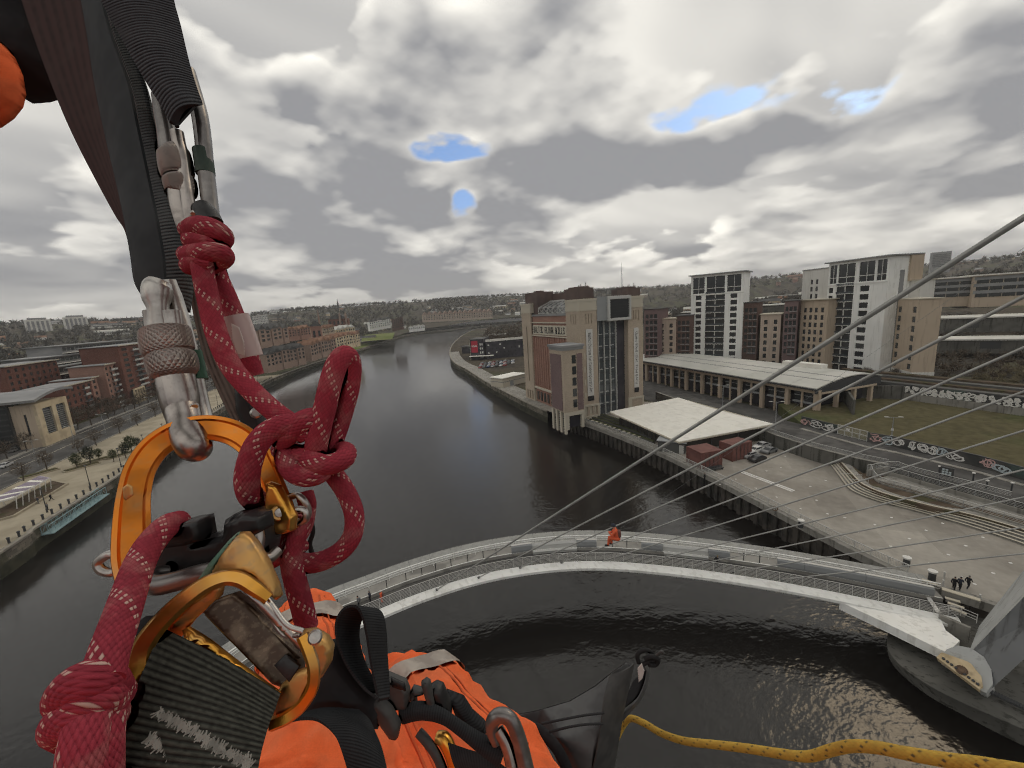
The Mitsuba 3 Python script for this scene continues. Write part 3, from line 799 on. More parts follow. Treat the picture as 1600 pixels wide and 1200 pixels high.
# corner towers (buff brick) with a cornice band, a plinth and narrow slits
for nm, x0, x1, y0, y1 in (('nw', 0, 6.9, 0, 8.6), ('sw', 19.7, W, 0, 8.6), ('ne', 0, 6.5, 37.5, D), ('se', 19.7, W, 37.5, D)):
    zb = 4.6
    zt = 42.1
    slits = []
    if y0 == 0:
        cx = (x0 + x1) / 2 + 0.2
        slits = [(cx + i * 1.05 - 0.17, 37.7, cx + i * 1.05 + 0.17, 41.1) for i in (-1, 0, 1)]
        low = [(x0 + 1.2, 6.4, x0 + 2.4, 9.4), (x0 + 3.2, 6.4, x0 + 4.4, 9.4), (x0 + 5.0, 6.4, x0 + 6.0, 9.4)] if nm == 'nw' else []
        facade(mill, B, x0, x1, zb, zt, slits + low, 'brick_buff', y=y0, th=0.7, pane='trim_cream', rec=0.3, part='corner_tower', wname='slit')
        body = box(x0, x1, y0 + 0.7, y1, zb, zt)
    else:
        body = box(x0, x1, y0, y1, zb, zt)
    if x0 == 0:                                                   # river side face with slits
        ys = [y0 + 2.2 + i * 1.5 for i in range(3)] if y0 == 0 else []
        w = sg.box(y0 + (0.7 if y0 == 0 else 0), zb, y1, zt)
        holes = [sg.box(a - 0.2, 37.7, a + 0.2, 41.1) for a in ys]
        if nm == 'ne':
            holes = [sg.box(y0 + 3.9, 13.0, y0 + 4.9, 36.5)] + [sg.box(y0 + 1.2 + i * 2.4, 5.4, y0 + 2.4 + i * 2.4, 9.2) for i in range(3)]
        w = w.difference(shapely.union_all(holes))
        v, f = prism(w, 0, 0.6)
        add(mill, 'tower_side', B((np.c_[v[:, 2] - 0.002, v[:, 0], v[:, 1]], f[:, ::-1] if False else f)), 'brick_buff')
        body = (body[0] * [1, 1, 1] + np.where(body[0][:, :1] < x0 + 0.1, [[0.55, 0, 0]], [[0, 0, 0]]), body[1])
    add(mill, 'tower_core', B(body), 'brick_buff' if x0 else 'glass_brown')
    add(mill, 'tower_crown', B(cat(box(x0 - 0.15, x1 + 0.15, y0 - 0.15, y1 + 0.15, 42.1, 43.3), box(x0 - 0.03, x1 + 0.03, y0 - 0.03, y1 + 0.03, 43.3, 45.2), box(x0 - 0.18, x1 + 0.18, y0 - 0.18, y1 + 0.18, 45.2, 46.0))), 'trim_cream')
    add(mill, 'plinth', B(cat(box(x0 - 0.2, x0 + 1.15, y0 - 0.2, y0 + 0.3, 4.4, 10), box(x1 - 0.5, x1 + 0.2, y0 - 0.2, y0 + 0.3, 4.4, 10), box(x0 - 0.2, x1 + 0.2, y0 - 0.22, y0 + 0.3, 9.5, 10.2), box(x0 - 0.2, x1 + 0.2, y0 - 0.22, y0 + 0.3, 4.4, 6.2))), 'trim_cream')
    if nm != 'ne':
        o = 0.6
        top = 49.6 if nm != 'sw' else 48.8
        k = add(mill, 'roof_tank', B(cat(box(x0 + o, x1 - o, y0 + o, y1 + 1.5, 45.9, top), box(x0 + o + 0.8, x1 - o - 1, y0 + o + 1, y1, top, top + 0.5))), 'brown_clad')
        add(k, 'rooftop_aerials', B(cat([box(x0 + o + 0.6 + i * 1.3, x0 + o + 0.75 + i * 1.3, y0 + 1.4 + (i % 2), y0 + 1.6 + (i % 2), top, top + 0.9 + 0.4 * (i % 3)) for i in range(4)])), 'brown_clad')
    else:
        add(mill, 'roof_tank', B(cat(box(1.6, 9.0, 33.5, 45.2, 41.0, 50.3), box(2.4, 5, 35.5, 38, 50.3, 50.8), box(5.5, 6.5, 37, 42, 50.3, 50.9))), 'brown_clad')
add(mill, 'flag_mast', B(cat(lathe([(0.12, 0), (0.05, 9)], 6, (22.0, 6, 48.8)))), 'metal_dark')
add(mill, 'roof_railing', B(cat([box(7 + i * 1.05, 7.08 + i * 1.05, 3.2, 3.3, 46.0, 48.6) for i in range(13)] + [box(7, 19.7, 3.2, 3.3, 48.5, 48.65), box(7, 19.7, 3.0, 6, 45.8, 46.1)])), 'metal_dark')
# river side brick wall with the painted name band
add(mill, 'river_wall', B(cat(box(0.9, 6, 8.6, 37.5, 4.6, 41.0), box(6, 24, 8.0, 38, 4.6, 41.0))), 'brick_baltic')
for i in range(15):                                              # tall brick piers
    y = 9.6 + i * 1.93
    add(mill, 'brick_pier', B(box(0.62, 0.95, y, y + 0.9, 11.6, 32.8)), 'brick_baltic')
add(mill, 'ledge', B(box(0.3, 1.0, 8.6, 37.5, 38.0, 38.45)), 'trim_cream')
add(mill, 'ledge', B(box(0.3, 1.0, 8.6, 37.5, 32.8, 33.2)), 'trim_cream')
add(mill, 'ledge', B(box(0.2, 1.0, 8.6, 37.5, 10.8, 11.6)), 'trim_cream')
add(mill, 'parapet', B(box(0.55, 1.0, 8.6, 37.5, 40.7, 41.4)), 'roof_grey')
nb = add(mill, 'name_band', B(box(0.45, 0.95, 9.0, 36.6, 33.5, 37.2)), 'trim_cream')
_slot, _ms = 25.6 / 18, []
for i, chx in enumerate('BALTIC FLOUR MILLS'):
    if chx == ' ':
        continue
    tm = meshkit.text_mesh(chx, 2.45, 0.12)
    tv = np.array(tm.vertices)
    w_ = np.ptp(tv[:, 0])
    tv[:, 0] = (tv[:, 0] - tv[:, 0].min()) * min(1.0, _slot * 0.70 / w_) + i * _slot + (0.4 if chx == 'I' else 0)
    _ms.append((np.c_[0.45 - tv[:, 2], 35.7 - tv[:, 0], 34.15 + tv[:, 1]], np.array(tm.faces)))
add(nb, 'lettering', B(cat(_ms)), 'ink')
for i in range(9):
    add(mill, 'low_window', B(box(0.55, 0.95, 10.5 + i * 3.0, 11.9 + i * 3.0, 6.0, 9.6)), 'glass_brown')
# roof trusses over the river side
tr = []
for i in range(7):
    y = 9.4 + i * 3.9
    tr += [bar((1.6, y, 41.4), (1.6, y, 43.9), 0.22), bar((1.6, y, 43.9), (7.2, y, 46.3), 0.26), bar((1.6, y, 41.6), (7.2, y, 46.0), 0.16), bar((4.2, y, 41.3), (4.2, y, 45.0), 0.16)]
tr += [bar((1.6, 9, 43.9), (1.6, 33, 43.9), 0.25), bar((1.6, 9, 41.7), (1.6, 33, 41.7), 0.2), bar((7.2, 8, 46.3), (7.2, 36, 46.3), 0.55)]
for i in range(6):
    y = 9.4 + i * 3.9
    tr += [bar((1.6, y, 41.6), (1.6, y + 3.9, 43.9), 0.13)]
add(mill, 'roof_truss', B(cat(tr)), 'metal_pale')
add(mill, 'rooflight', B((A([[1.9, 9, 41.4], [7.0, 9, 45.8], [1.9, 34, 41.4], [7.0, 34, 45.8]]), np.array([[0, 1, 3], [0, 3, 2]]))), 'glass_dark')
add(mill, 'roof', B(box(1.0, 25, 8, 38, 40.9, 41.3)), 'roof_dark')
add(mill, 'rear_tank', B(box(8.5, 16, 22, 36, 41, 49.2)), 'brown_clad')
# lift front: dark glass between the towers
add(mill, 'recess_wall', B(cat(box(6.9, 8.1, 2.6, 4, 4.6, 39), box(15.6, 19.7, 2.2, 4, 4.6, 38))), 'charcoal_clad')
add(mill, 'glass_front', B(box(8.1, 15.6, 1.8, 3.0, 4.6, 38.6)), 'glass_blue')
for x in (8.2, 10.6, 13.0, 15.5):
    add(mill, 'mullion', B(box(x - 0.11, x + 0.11, 1.2, 1.82, 5.2, 38.6)), 'metal_pale')
for j in range(8):
    z = 33.6 - j * 4.05
    for x in (8.3, 10.7, 13.1):
        add(mill, 'transom', B(box(x, x + 1.55, 1.45, 1.83, z, z + 0.22)), 'metal_pale')
    if j < 7:
        add(mill, 'floor_edge', B(box(8.3, 15.4, 1.7, 1.84, z - 1.4, z - 0.9)), 'metal_dark')
vb = add(mill, 'viewing_box', B(cat(box(6.95, 10.9, -0.2, 8, 38.4, 46.4))), 'metal_grey')
wf = [box(10.9, 20.4, -1.0, -0.4, 45.3, 46.2), box(10.9, 20.4, -1.0, -0.4, 38.2, 39.0), box(10.9, 11.7, -1.0, -0.4, 39.0, 45.3), box(19.7, 20.4, -1.0, -0.4, 39.0, 45.3), box(10.9, 20.4, -0.4, 8, 46.0, 46.4), box(10.9, 20.4, -0.4, 8, 38.0, 38.3), box(10.9, 11.2, -0.4, 8, 38.3, 46.0), box(19.65, 19.69, -0.4, 8, 38.3, 46.0)]
add(vb, 'window_frame', B(cat(wf)), 'metal_pale')
add(vb, 'window_pane', B(box(11.7, 19.7, -0.5, 0.2, 39.0, 45.3)), 'glass_dark')
for j in range(5):
    add(vb, 'glazing_bar', B(box(11.7, 19.7, -0.55, -0.5, 40.1 + j * 1.05, 40.18 + j * 1.05)), 'metal_dark')
# banners with their vertical lettering
for x0, x1, z0, z1, text, hh in ((2.35, 4.9, 13.2, 36.0, 'Baltic Centre for Contemporary Art', 1.15), (22.0, 24.1, 13.6, 35.0, 'Open Wed-Sun  Free Entry', 0.95)):
    bk = add(mill, 'banner', B(box(x0, x1, -0.22, -0.12, z0, z1)), 'banner')
    add(bk, 'banner_foot', B(box(x0 + 0.15, x1 - 0.1, -0.24, -0.1, z0 - 1.7, z0 - 0.05)), 'ink')
    tm = meshkit.text_mesh(text, hh, 0.03)
    tv = np.array(tm.vertices)
    L = tv[:, 0].max()
    k = (z1 - z0 - 2.4) / L
    cx = (x0 + x1) / 2 - hh * 0.42
    add(bk, 'lettering', B((np.c_[cx + tv[:, 1], -0.22 - tv[:, 2], z1 - 1.2 - tv[:, 0] * k], np.array(tm.faces))), 'ink')
add(mill, 'wall_lamps', B(cat([box(1.3, 1.9, -0.1, 0.02, z, z + 2.0) for z in (12.5, 17, 21.5, 26)])), 'trim_cream')
# low annex on the quay corner
an = add(mill, 'annex', B(cat(box(-9.6, -2.4, -5.2, 3.7, 10.2, 30.3), box(-9.6, 0.9, 0.5, 3.7, 10.2, 30.3))), 'brick_buff')
add(an, 'annex_crown', B(cat(box(-9.8, -2.2, -5.4, 3.9, 30.3, 31.2), box(-10.1, -1.9, -5.7, 4.2, 31.2, 31.9))), 'roof_grey')
add(an, 'brick_panel', B(box(-9.72, -9.5, -4.0, 3.3, 10.6, 29.0)), 'brick_purple')
add(an, 'brick_panel', B(box(-4.7, -2.6, -5.32, -5.1, 10.6, 29.0)), 'brick_purple')
for j in range(5):
    add(an, 'window', B(box(-6.4, -5.0, -5.3, -5.1, 11.6 + j * 3.6, 14.2 + j * 3.6)), 'glass_dark')
for i in range(4):                                               # open columns at its foot
    add(an, 'column', B(box(-9.6, -8.9, -5.2 + i * 2.7, -4.2 + i * 2.7, 3.0, 10.2)), 'trim_cream')
for x in (-9.0, -3.4):
    add(an, 'column', B(box(x, x + 0.9, -5.2, -4.2, 4.4, 10.0)), 'trim_cream')
add(an, 'portal_beam', B(box(-9.6, -2.4, -5.3, -4.2, 9.0, 10.2)), 'trim_cream')
add(an, 'undercroft', B(box(-8.0, -2.5, -3.2, 3.6, 4.4, 10.2)), 'charcoal_clad')

# ---------------------------------------------------------------- right bank: plaza, terraces, walls
_q = QRs[:_iS + 6]
plaza_poly = [tuple(p) for p in _q if p[1] > -70] + [(40, 160), (70, 150), (88, 118), (65.0379,104.0061), (66.0, 100.2), (71.3, 86.8), (78, 70), (95, 40), (110, -60)]
struct('plaza', sheet(plaza_poly, 5.0), 'plaza', 'warm grey paved quayside square with joints and patches')
walk = [tuple(p) for p in QRs[_iS + 3:] if p[1] < 420]
struct('riverside_path', sheet(walk + [(p[0] + 9, p[1] + 2) for p in walk[::-1]], 5.02), 'concrete', 'pale riverside footpath beyond the mill')
# sheet pile quay face of the plaza
pw = thing('piled_quay_wall', 'dark sheet piled quay wall below the plaza railing', 'quay wall')
_f = [p for p in QRs[:_iS + 1] if -70 < p[1]]
_fl = spline(A(_f)[::6], 6)
add(pw, 'face', grid(np.stack([np.c_[_fl + [-0.0, 0], np.full(len(_fl), -2)], np.c_[_fl, np.full(len(_fl), 4.6)]]))[0], 'piling')
_cum = np.r_[0, np.cumsum(np.linalg.norm(np.diff(_fl, axis=0), axis=1))]
def quay_at(s, off=0.0):
    x, y = np.interp(s, _cum, _fl[:, 0]), np.interp(s, _cum, _fl[:, 1])
    t = nrm(A([np.interp(s + 1, _cum, _fl[:, 0]) - np.interp(s - 1, _cum, _fl[:, 0]), np.interp(s + 1, _cum, _fl[:, 1]) - np.interp(s - 1, _cum, _fl[:, 1])]))
    return A([x - t[1] * off, y + t[0] * off]), t
_s0 = float(_cum[np.argmin(np.hypot(*(_fl - A((53.3109,48.3879))).T))])
for s in np.arange(_s0 - 4, _cum[-1], 2.1):                      # the piles
    p, t = quay_at(s, 0.22)
    add(pw, 'pile', Fr(p, math.atan2(t[1], t[0])).box(-0.45, 0.45, -0.25, 0.25, -2, 3.9), 'piling')
add(pw, 'capping_beam', tube(np.c_[_fl, np.full(len(_fl), 4.55)], 1.0, prof=[(-0.55, -0.7), (0.45, -0.7), (0.45, 0.46), (-0.55, 0.46)], up=(0, 0, 1))[0], 'concrete')
qr = thing('quay_railing', 'pale mesh railing along the edge of the right bank plaza', 'railing')
_ends = []
for s in np.arange(_s0 + 1.5, _cum[-1] - 1, 2.2):
    (p, t), (p2, _) = quay_at(s, -0.35), quay_at(s + 2.2, -0.35)
    add(qr, 'post', Fr(p, math.atan2(t[1], t[0]), 5.0).box(-0.05, 0.05, -0.06, 0.06, 0, 1.2), 'metal_pale')
    z3 = lambda q, z: A([q[0], q[1], 5.0 + z])
    bars = [bar(z3(p, 1.15), z3(p2, 1.15), 0.09), bar(z3(p, 0.15), z3(p2, 0.15), 0.06)]
    bars += [bar(z3(p + (p2 - p) * k / 12, 0.15), z3(p + (p2 - p) * k / 12, 1.13), 0.035) for k in range(1, 12)]
    add(qr, 'mesh_panel', cat(bars), 'metal_pale')
def bin_post(pos, label):
    k = thing('capped_post', label, 'post', 'white capped posts by the plaza railing')
    c = (pos[0], pos[1], 5.0)
    add(k, 'body', lathe([(0, 0), (0.38, 0), (0.38, 1.15), (0, 1.15)], 14, c), 'metal_dark', 30)
    add(k, 'cap', lathe([(0, 1.15), (0.50, 1.15), (0.50, 1.35), (0, 1.42)], 14, c), 'trim_white', 30)
bin_post((46.847,62.4134), 'dark post with a white cap against the railing half way along the plaza')
bin_post((54.2812,48.1603), 'dark post with a white cap where the railing meets the bridge')
bin_post((53.8386,51.2484), 'dark post with a white cap in the railing just before the bridge end')
lb = thing('lifebuoy_stand', 'small round lifebuoy holder on the plaza railing', 'lifebuoy stand')
_lp = A((45.3352,66.7284,5))
add(lb, 'post', bar(_lp, _lp + A([0, 0, 1.3]), 0.08), 'metal_dark')
a_ = np.arange(16) * 2 * PI / 16
add(lb, 'ring', tube(_lp + A([-0.1, -0.1, 1.3]) + np.c_[0.38 * np.cos(a_), -0.1 * np.cos(a_), 0.38 * np.sin(a_)], 0.08, 6, closed=True)[0], 'rust', True)

# paving lights and the double white line
for x, y in ((59.59, 86.46), (55.51, 85.28), (46.87, 82.10), (42.42, 80.17), (48.33, 77.41), (49.87, 73.14), (55.94, 70.95), (58.96, 76.72), (51.06, 68.34), (54.18, 66.03), (54.47, 60.09), (55.95, 64.46), (58.77, 61.76), (63.19, 63.53), (60.24, 57.35), (64.75, 59.24), (55.86, 55.76), (61.67, 52.99), (66.15, 54.76), (69.15, 60.88), (70.73, 56.49), (57.27, 51.33), (67.54, 50.39), (63.04, 48.62), (58.53, 46.84), (56.22, 46.57), (63.69, 78.81), (64.78, 92.88)):
    solo('paving_light', lathe([(0, 0), (0.20, 0), (0.20, 0.05), (0, 0.06)], 8, (x, y, 5.0)), 'paint_white', 'small round white light set in the plaza paving', 'ground light', 'lights set in the plaza paving')
_l0, _l1 = A((50.08,85.8116)), A((54.5235,75.0064))
for o in (-0.35, 0.35):
    d = nrm(_l1 - _l0)
    nn = A([-d[1], d[0]])
    a, b = _l0 + nn * o, _l1 + nn * o
    for k in range(3):
        p, q = a + (b - a) * (k / 3 + 0.005), a + (b - a) * ((k + 1) / 3 - 0.012)
        m = bar([p[0], p[1], 5.03], [q[0], q[1], 5.03], 0.42, 0.06)
        solo('white_paving_strip', m, 'paint_white', f"{nth(k)} white strip of the {'left' if o < 0 else 'right'} line of the pair on the plaza", 'paving strip', 'white strips of the double line on the plaza')

# upper road on its retaining wall
T8 = 8.0
_front = [(65.9462,105.7222),(66.4888,99.3293),(68.7792,89.5609),(72.1844,81.9296),(75.161,77.4266),(75.0756,76.0849),(81.7018,60.6008)] + [(92, 30), (106, -60)]
_road = _front + [(118, -60), (108, 30)] + [(91.2501,68.2295),(90.0945,74.2084),(88.0682,80.5807),(85.4683,87.6443),(83.0034,91.3492),(81.0515,97.8338),(78.6312,107.1594)] + [(72, 128), (60, 160), (57, 158)]
struct('upper_road', prism(_road, 3.0, T8), 'asphalt', 'raised road behind a concrete retaining wall above the plaza')
rw = thing('retaining_wall', 'grey concrete retaining wall with a rail between plaza and upper road', 'wall')
_fr = A([(57, 158), (62, 128)] + _front[:5])
add(rw, 'wall', tube(np.c_[_fr, np.full(len(_fr), 6.5)], 1.0, prof=[(-0.2, -1.7), (0.25, -1.7), (0.25, 1.75), (-0.2, 1.75)], up=(0, 0, 1))[0], 'concrete_dark')
add(rw, 'coping', tube(np.c_[_fr, np.full(len(_fr), 8.3)], 1.0, prof=[(-0.3, -0.06), (0.35, -0.06), (0.35, 0.06), (-0.3, 0.06)], up=(0, 0, 1))[0], 'concrete')
add(rw, 'handrail', wire(np.c_[_fr[1:], np.full(len(_fr) - 1, 9.35)], 0.055), 'metal_pale', True)
for z in (8.6, 8.85, 9.1):
    add(rw, 'rail', wire(np.c_[_fr[1:], np.full(len(_fr) - 1, z)], 0.02, 4), 'metal_pale', True)
def post_line(par, L, sp, h, mat, name='post', w=0.06):
    L = A(L)
    c = np.r_[0, np.cumsum(np.linalg.norm(np.diff(L[:, :2], axis=0), axis=1))]
    for s in np.arange(0, c[-1] + 0.01, sp):
        p = A([np.interp(s, c, L[:, i]) for i in range(3)])
        add(par, name, bar(p, p + A([0, 0, h]), w), mat)
post_line(rw, np.c_[_fr[1:], np.full(len(_fr) - 1, 8.3)], 2.6, 1.05, 'metal_grey')
# pale kerb strips on the road
struct('road_kerb', tube(np.c_[A([(75.9997,103.4646),(78.2127,94.281),(79.9438,87.84),(82.4354,84.3912),(85.1721,77.7899),(87.3436,71.8052),(88.3869,65.9419)]), np.full(7, 8.06)], 1.0, prof=[(-0.5, -0.06), (0.5, -0.06), (0.5, 0.06), (-0.5, 0.06)], up=(0, 0, 1))[0], 'concrete')

# curved steps down to the plaza, planting and the zigzag ramp
_lo = spline([(70.9019,86.8358),(67.6967,80.1425),(65.3392,75.156),(64.882,72.3633),(65.9574,68.7788),(69.4893,63.5873),(73.9804,54.0422)] + [(84, 20)], 6)
_up = spline([(71.5601,84.0419),(67.6844,75.0748),(67.0592,72.1988),(67.6162,69.0859),(70.218,64.4793),(76.192,56.004)] + [(88, 22)], 7)
_n = min(len(_lo), len(_up))
_tl = np.linspace(0, 1, 48)
_re = lambda L: np.stack([np.interp(_tl, np.linspace(0, 1, len(L)), L[:, i]) for i in (0, 1)], 1)
_lo, _up = _re(_lo), _re(_up)
st = thing('curved_steps', 'long flight of shallow stone steps curving along the back of the plaza', 'steps')
for k in range(5):
    f0 = k / 5.0
    L0 = _lo * (1 - f0) + _up * f0
    z1 = 5.0 + 0.3 * (k + 1)
    rear = _up + nrm(_up - _lo) * 1.5
    top = grid(np.stack([np.c_[L0, np.full(48, z1)], np.c_[rear, np.full(48, z1)]])[::-1])[0]
    rise = grid(np.stack([np.c_[L0, np.full(48, z1 - 0.31)], np.c_[L0, np.full(48, z1)]])[::-1])[0]
    sk = add(st, 'step', cat(top, rise), 'concrete')
    add(sk, 'nosing', tube(np.c_[L0, np.full(48, z1)], 1.0, prof=[(-0.16, -0.02), (0.16, -0.02), (0.16, 0.03), (-0.16, 0.03)], up=(0, 0, 1))[0], 'trim_cream')
for t in (7, 11):
    a, b = _lo[t], _up[t] + nrm(_up[t] - _lo[t]) * 0.5
    add(st, 'handrail', cat(wire([(a[0], a[1], 5.9), (b[0], b[1], 7.5)], 0.045), bar((a[0], a[1], 5.1), (a[0], a[1], 5.9), 0.06), bar((b[0], b[1], 6.5), (b[0], b[1], 7.5), 0.06)), 'metal_pale')
_bank = [tuple(p) for p in _up] + [(82.7644,61.3199),(75.5302,76.4579),(69.6512,77.4243)][:]
struct('planting_bed', prism(sg.Polygon(_bank).buffer(0.8), 5.0, 6.45), 'soil', 'bare brown planting bed above the steps')
rp = thing('railed_ramp', 'concrete ramp doubling back between pale railings above the steps', 'ramp')
for z0, pts in ((6.7, [(73.2427,79.2501,6.7),(70.352,74.8133,6.7),(70.0691,72.1635,6.7),(72.6637,66.9026,6.7),(76.794,56.5109,6.7)]), (7.3, [(72.6466,76.87,7.3),(74.7236,75.2242,7.3),(76.478,70.1319,7.3),(78.7409,64.2985,7.3),(80.4725,59.5277,7.3)]), (7.9, [(69.8169,76.2142,7.9),(76.1049,77.1723,7.9),(76.7257,74.7406,7.9),(79.4816,68.0577,7.9),(81.8189,62.3897,7.9)])):
    L = spline(A(pts), 6)
    add(rp, 'parapet', tube(L + [0, 0, -0.45], 1.0, prof=[(-0.12, -0.8), (0.12, -0.8), (0.12, 0.5), (-0.12, 0.5)], up=(0, 0, 1))[0], 'concrete')
    add(rp, 'handrail', wire(L + [0, 0, 1.1], 0.06), 'metal_pale', True)
    for z in (0.3, 0.55, 0.8):
        add(rp, 'rail', wire(L + [0, 0, z], 0.022, 4), 'metal_pale', True)
    post_line(rp, L, 2.3, 1.1, 'metal_grey')
add(rp, 'landing', prism(sg.Polygon([(70.689,74.6032),(78.8832,58.1541),(81.5362,60.2737),(75.8218,76.3004)]).buffer(0.3), 5.0, 6.6), 'concrete')

# lawn and graffiti walls
G1 = A([(78.6312,107.1594),(81.0515,97.8338),(83.0034,91.3492),(85.4683,87.6443),(88.0682,80.5807),(90.0945,74.2084),(90.9557,67.9943)] + [(93, 55), (96, 30)])
lawn = [tuple(p) for p in G1] + [(150, 30), (136.0, 92)] + [(132.6572,101.3509),(122.8886,124.3337),(120.8776,128.8071)] + [(100, 135), (86, 128)]
struct('lawn', prism(lawn, 4.0, 8.3), 'grass', 'patchy winter grass between the two graffiti walls')


def scrawl(seed, L, h, mats):
    """Loose looping spray-paint letters: raised round strokes in the plane (along, up), following no known word."""
    rng = np.random.default_rng(seed)
    out = {m: [] for m in mats}
    x = 0.3
    while x < L - 1.2:
        w = rng.uniform(0.9, 1.9) * h * 0.6
        m = mats[int(rng.integers(len(mats)))]
        for _ in range(int(rng.integers(3, 6))):
            c = A([x + w * rng.uniform(0.25, 0.75), h * rng.uniform(0.35, 0.7)])
            n = int(rng.integers(5, 8))
            a0 = rng.uniform(0, 6.28)
            sweep_ = rng.uniform(3.0, 6.4)
            a = a0 + np.linspace(0, sweep_, n)
            r = rng.uniform(0.3, 1.0, n)
            p = c + np.c_[np.cos(a) * r * w * 0.55, np.sin(a) * r * h * 0.42]
            p[:, 1] = np.clip(p[:, 1], 0.12 * h, 0.93 * h)
            out[m].append(spline(p, 5))
        x += w * rng.uniform(0.95, 1.5)
        if rng.random() < 0.12:
            x += w
    return out


def graffiti(par, pA, pB, z0, h, seed, mats, wd, base='graffiti', fill=None):
    pA, pB = A(pA), A(pB)
    L = np.linalg.norm(pB - pA)
    d = (pB - pA) / L
    nn = A([d[1], -d[0]])
    nn = nn if nn @ (-pA) > 0 else -nn
    for m, strokes in scrawl(seed, L, h, mats).items():
        ms = []
        for p in strokes:
            q = np.c_[pA[0] + d[0] * p[:, 0] + nn[0] * 0.16, pA[1] + d[1] * p[:, 0] + nn[1] * 0.16, z0 + p[:, 1]]
            t = nrm(np.gradient(q, axis=0))
            sd = nrm(np.cross(t, [nn[0], nn[1], 0]))
            ms.append(grid(np.stack([q - sd * wd, q + sd * wd]))[0])
        if ms:
            add(par, base, cat(ms), m)


gw = thing('graffiti_wall', 'dark low wall covered in white and pink graffiti along the upper road', 'wall')
for i in range(len(G1) - 1):
    a, b = G1[i], G1[i + 1]
    if i == 1:
        continue
    fr_ = Fr(a, math.atan2(*(b - a)[::-1]), 8.0)
    L = np.linalg.norm(b - a)
    add(gw, 'wall_length', fr_.box(0, L, -0.13, 0.13, 0, 2.25), 'graffiti_wall')
    add(gw, 'coping', fr_.box(0, L, -0.17, 0.17, 2.25, 2.33), 'metal_dark')
    if i < 7:
        graffiti(gw, a, b, 8.0, 2.2, 40 + i, ['paint_white', 'paint_white', 'paint_pink', 'paint_blue'] if i else ['paint_pink', 'paint_white'], 0.10)
gt = thing('mesh_gate', 'pale grey steel mesh gate in the gap of the graffiti wall', 'gate')
a, b = G1[1], G1[2]
L = np.linalg.norm(b - a)
gf = Fr(a, math.atan2(*(b - a)[::-1]), 8.0)
add(gt, 'frame', gf(cat([box(x, x + 0.14, -0.07, 0.07, 0, 2.5) for x in np.linspace(0, L - 0.14, 5)] + [box(0, L, -0.06, 0.06, z, z + 0.12) for z in (0.1, 1.25, 2.4)])), 'metal_pale')
add(gt, 'mesh_infill', gf(cat([box(x, x + 0.03, -0.02, 0.02, 0.15, 2.45) for x in np.arange(0.2, L, 0.24)])), 'metal_pale')
add(gt, 'notice', gf.box(L * 0.30, L * 0.42, -0.09, -0.062, 1.5, 2.1), 'paint_white')
g2 = thing('graffiti_wall', 'long concrete wall with a dense band of white graffiti behind the lawn', 'wall')
pa, pb = A((122.8886,124.3337)), A((132.6572,101.3509))
pe = pb + nrm(pb - pa) * 45
fr_ = Fr(pa, math.atan2(*(pe - pa)[::-1]), 8.3)
L2 = np.linalg.norm(pe - pa)
add(g2, 'lower_wall', fr_.box(0, L2, -0.1, 0.3, 0, 2.1), 'concrete')
add(g2, 'upper_wall', fr_.box(0, L2, -0.05, 0.3, 2.1, 4.7), 'graffiti_wall')
for sd, z in ((71, 10.3), (72, 11.3)):
    graffiti(g2, pa, pb + nrm(pb - pa) * 3, z, 1.5, sd, ['paint_white'], 0.13)
hb = thing('timber_terrace', 'dark planked terrace bank above the far graffiti wall', 'embankment')
for i in range(4):
    add(hb, 'board', fr_.box(-22, L2, 0.3 + i * 2.6, 2.9 + i * 2.6, 0, 4.9 + i * 0.55), 'soil' if i % 2 else 'dark_clad')
hw = thing('dark_retaining_wall', 'tall dark wall between the arcade building and the lawn', 'wall')
add(hw, 'wall', cat(prism(sg.LineString([(97, 112), (110, 132), pa]).buffer(0.3), 6, 12.6)), 'concrete_dark')
for k in range(7):
    t = k / 6
    add(hw, 'buttress', cat(Fr(A((110, 132)) * (1 - t) + pa * t, math.atan2(*(pa - A((110, 132)))[::-1])).box(-0.25, 0.25, -0.5, 0, 6, 12.3)), 'concrete_dark')

# lamps, sign, bollards on the upper road
def lamp(pos, z, h, label, arms=2, group=None, ang=0.0):
    k = thing('street_lamp', label, 'street lamp', group)
    f = Fr(pos, ang, z)
    add(k, 'column', f(lathe([(0.11, 0), (0.10, 2), (0.06, h), (0, h)], 8)), 'metal_grey', 30)
    for s in ((-1, 1) if arms == 2 else (1,)):
        ak = add(k, 'arm', f(bar((0, 0, h - 0.15), (s * 1.1, 0, h + 0.05), 0.07)), 'metal_grey')
        add(ak, 'lantern', f(cat(box(min(s * 0.9, s * 1.75), max(s * 0.9, s * 1.75), -0.16, 0.16, h, h + 0.14))), 'metal_pale')
    return k


l1 = lamp((67.9146,101.7804), 8, 8.3, 'twin armed street lamp at the right tip of the white roof', ang=-0.3)
l2 = lamp((86.2786,88.8306), 8, 6.4, 'twin armed street lamp behind the graffiti wall', ang=-0.3)
l3 = lamp((67.2919,126.9902), 8, 8.0, 'twin armed street lamp behind the white roof', ang=-0.3)
for l_, p_ in ((l2, (86.2786,88.8306)),):
    add(l_, 'camera_box', cat([lathe([(0, 0), (0.25, 0), (0.25, 0.5), (0, 0.5)], 8, (p_[0], p_[1], 8 + z)) for z in (1.6, 3.2)]), 'metal_pale')
bd = thing('information_board', 'small dark framed information board on the upper road', 'sign')
f = Fr((78.8714,69.891), -1.1, 8.0)
add(bd, 'post', f(cat(box(-0.9, -0.8, -0.05, 0.05, 0, 2.4), box(0.8, 0.9, -0.05, 0.05, 0, 2.4))), 'metal_dark')
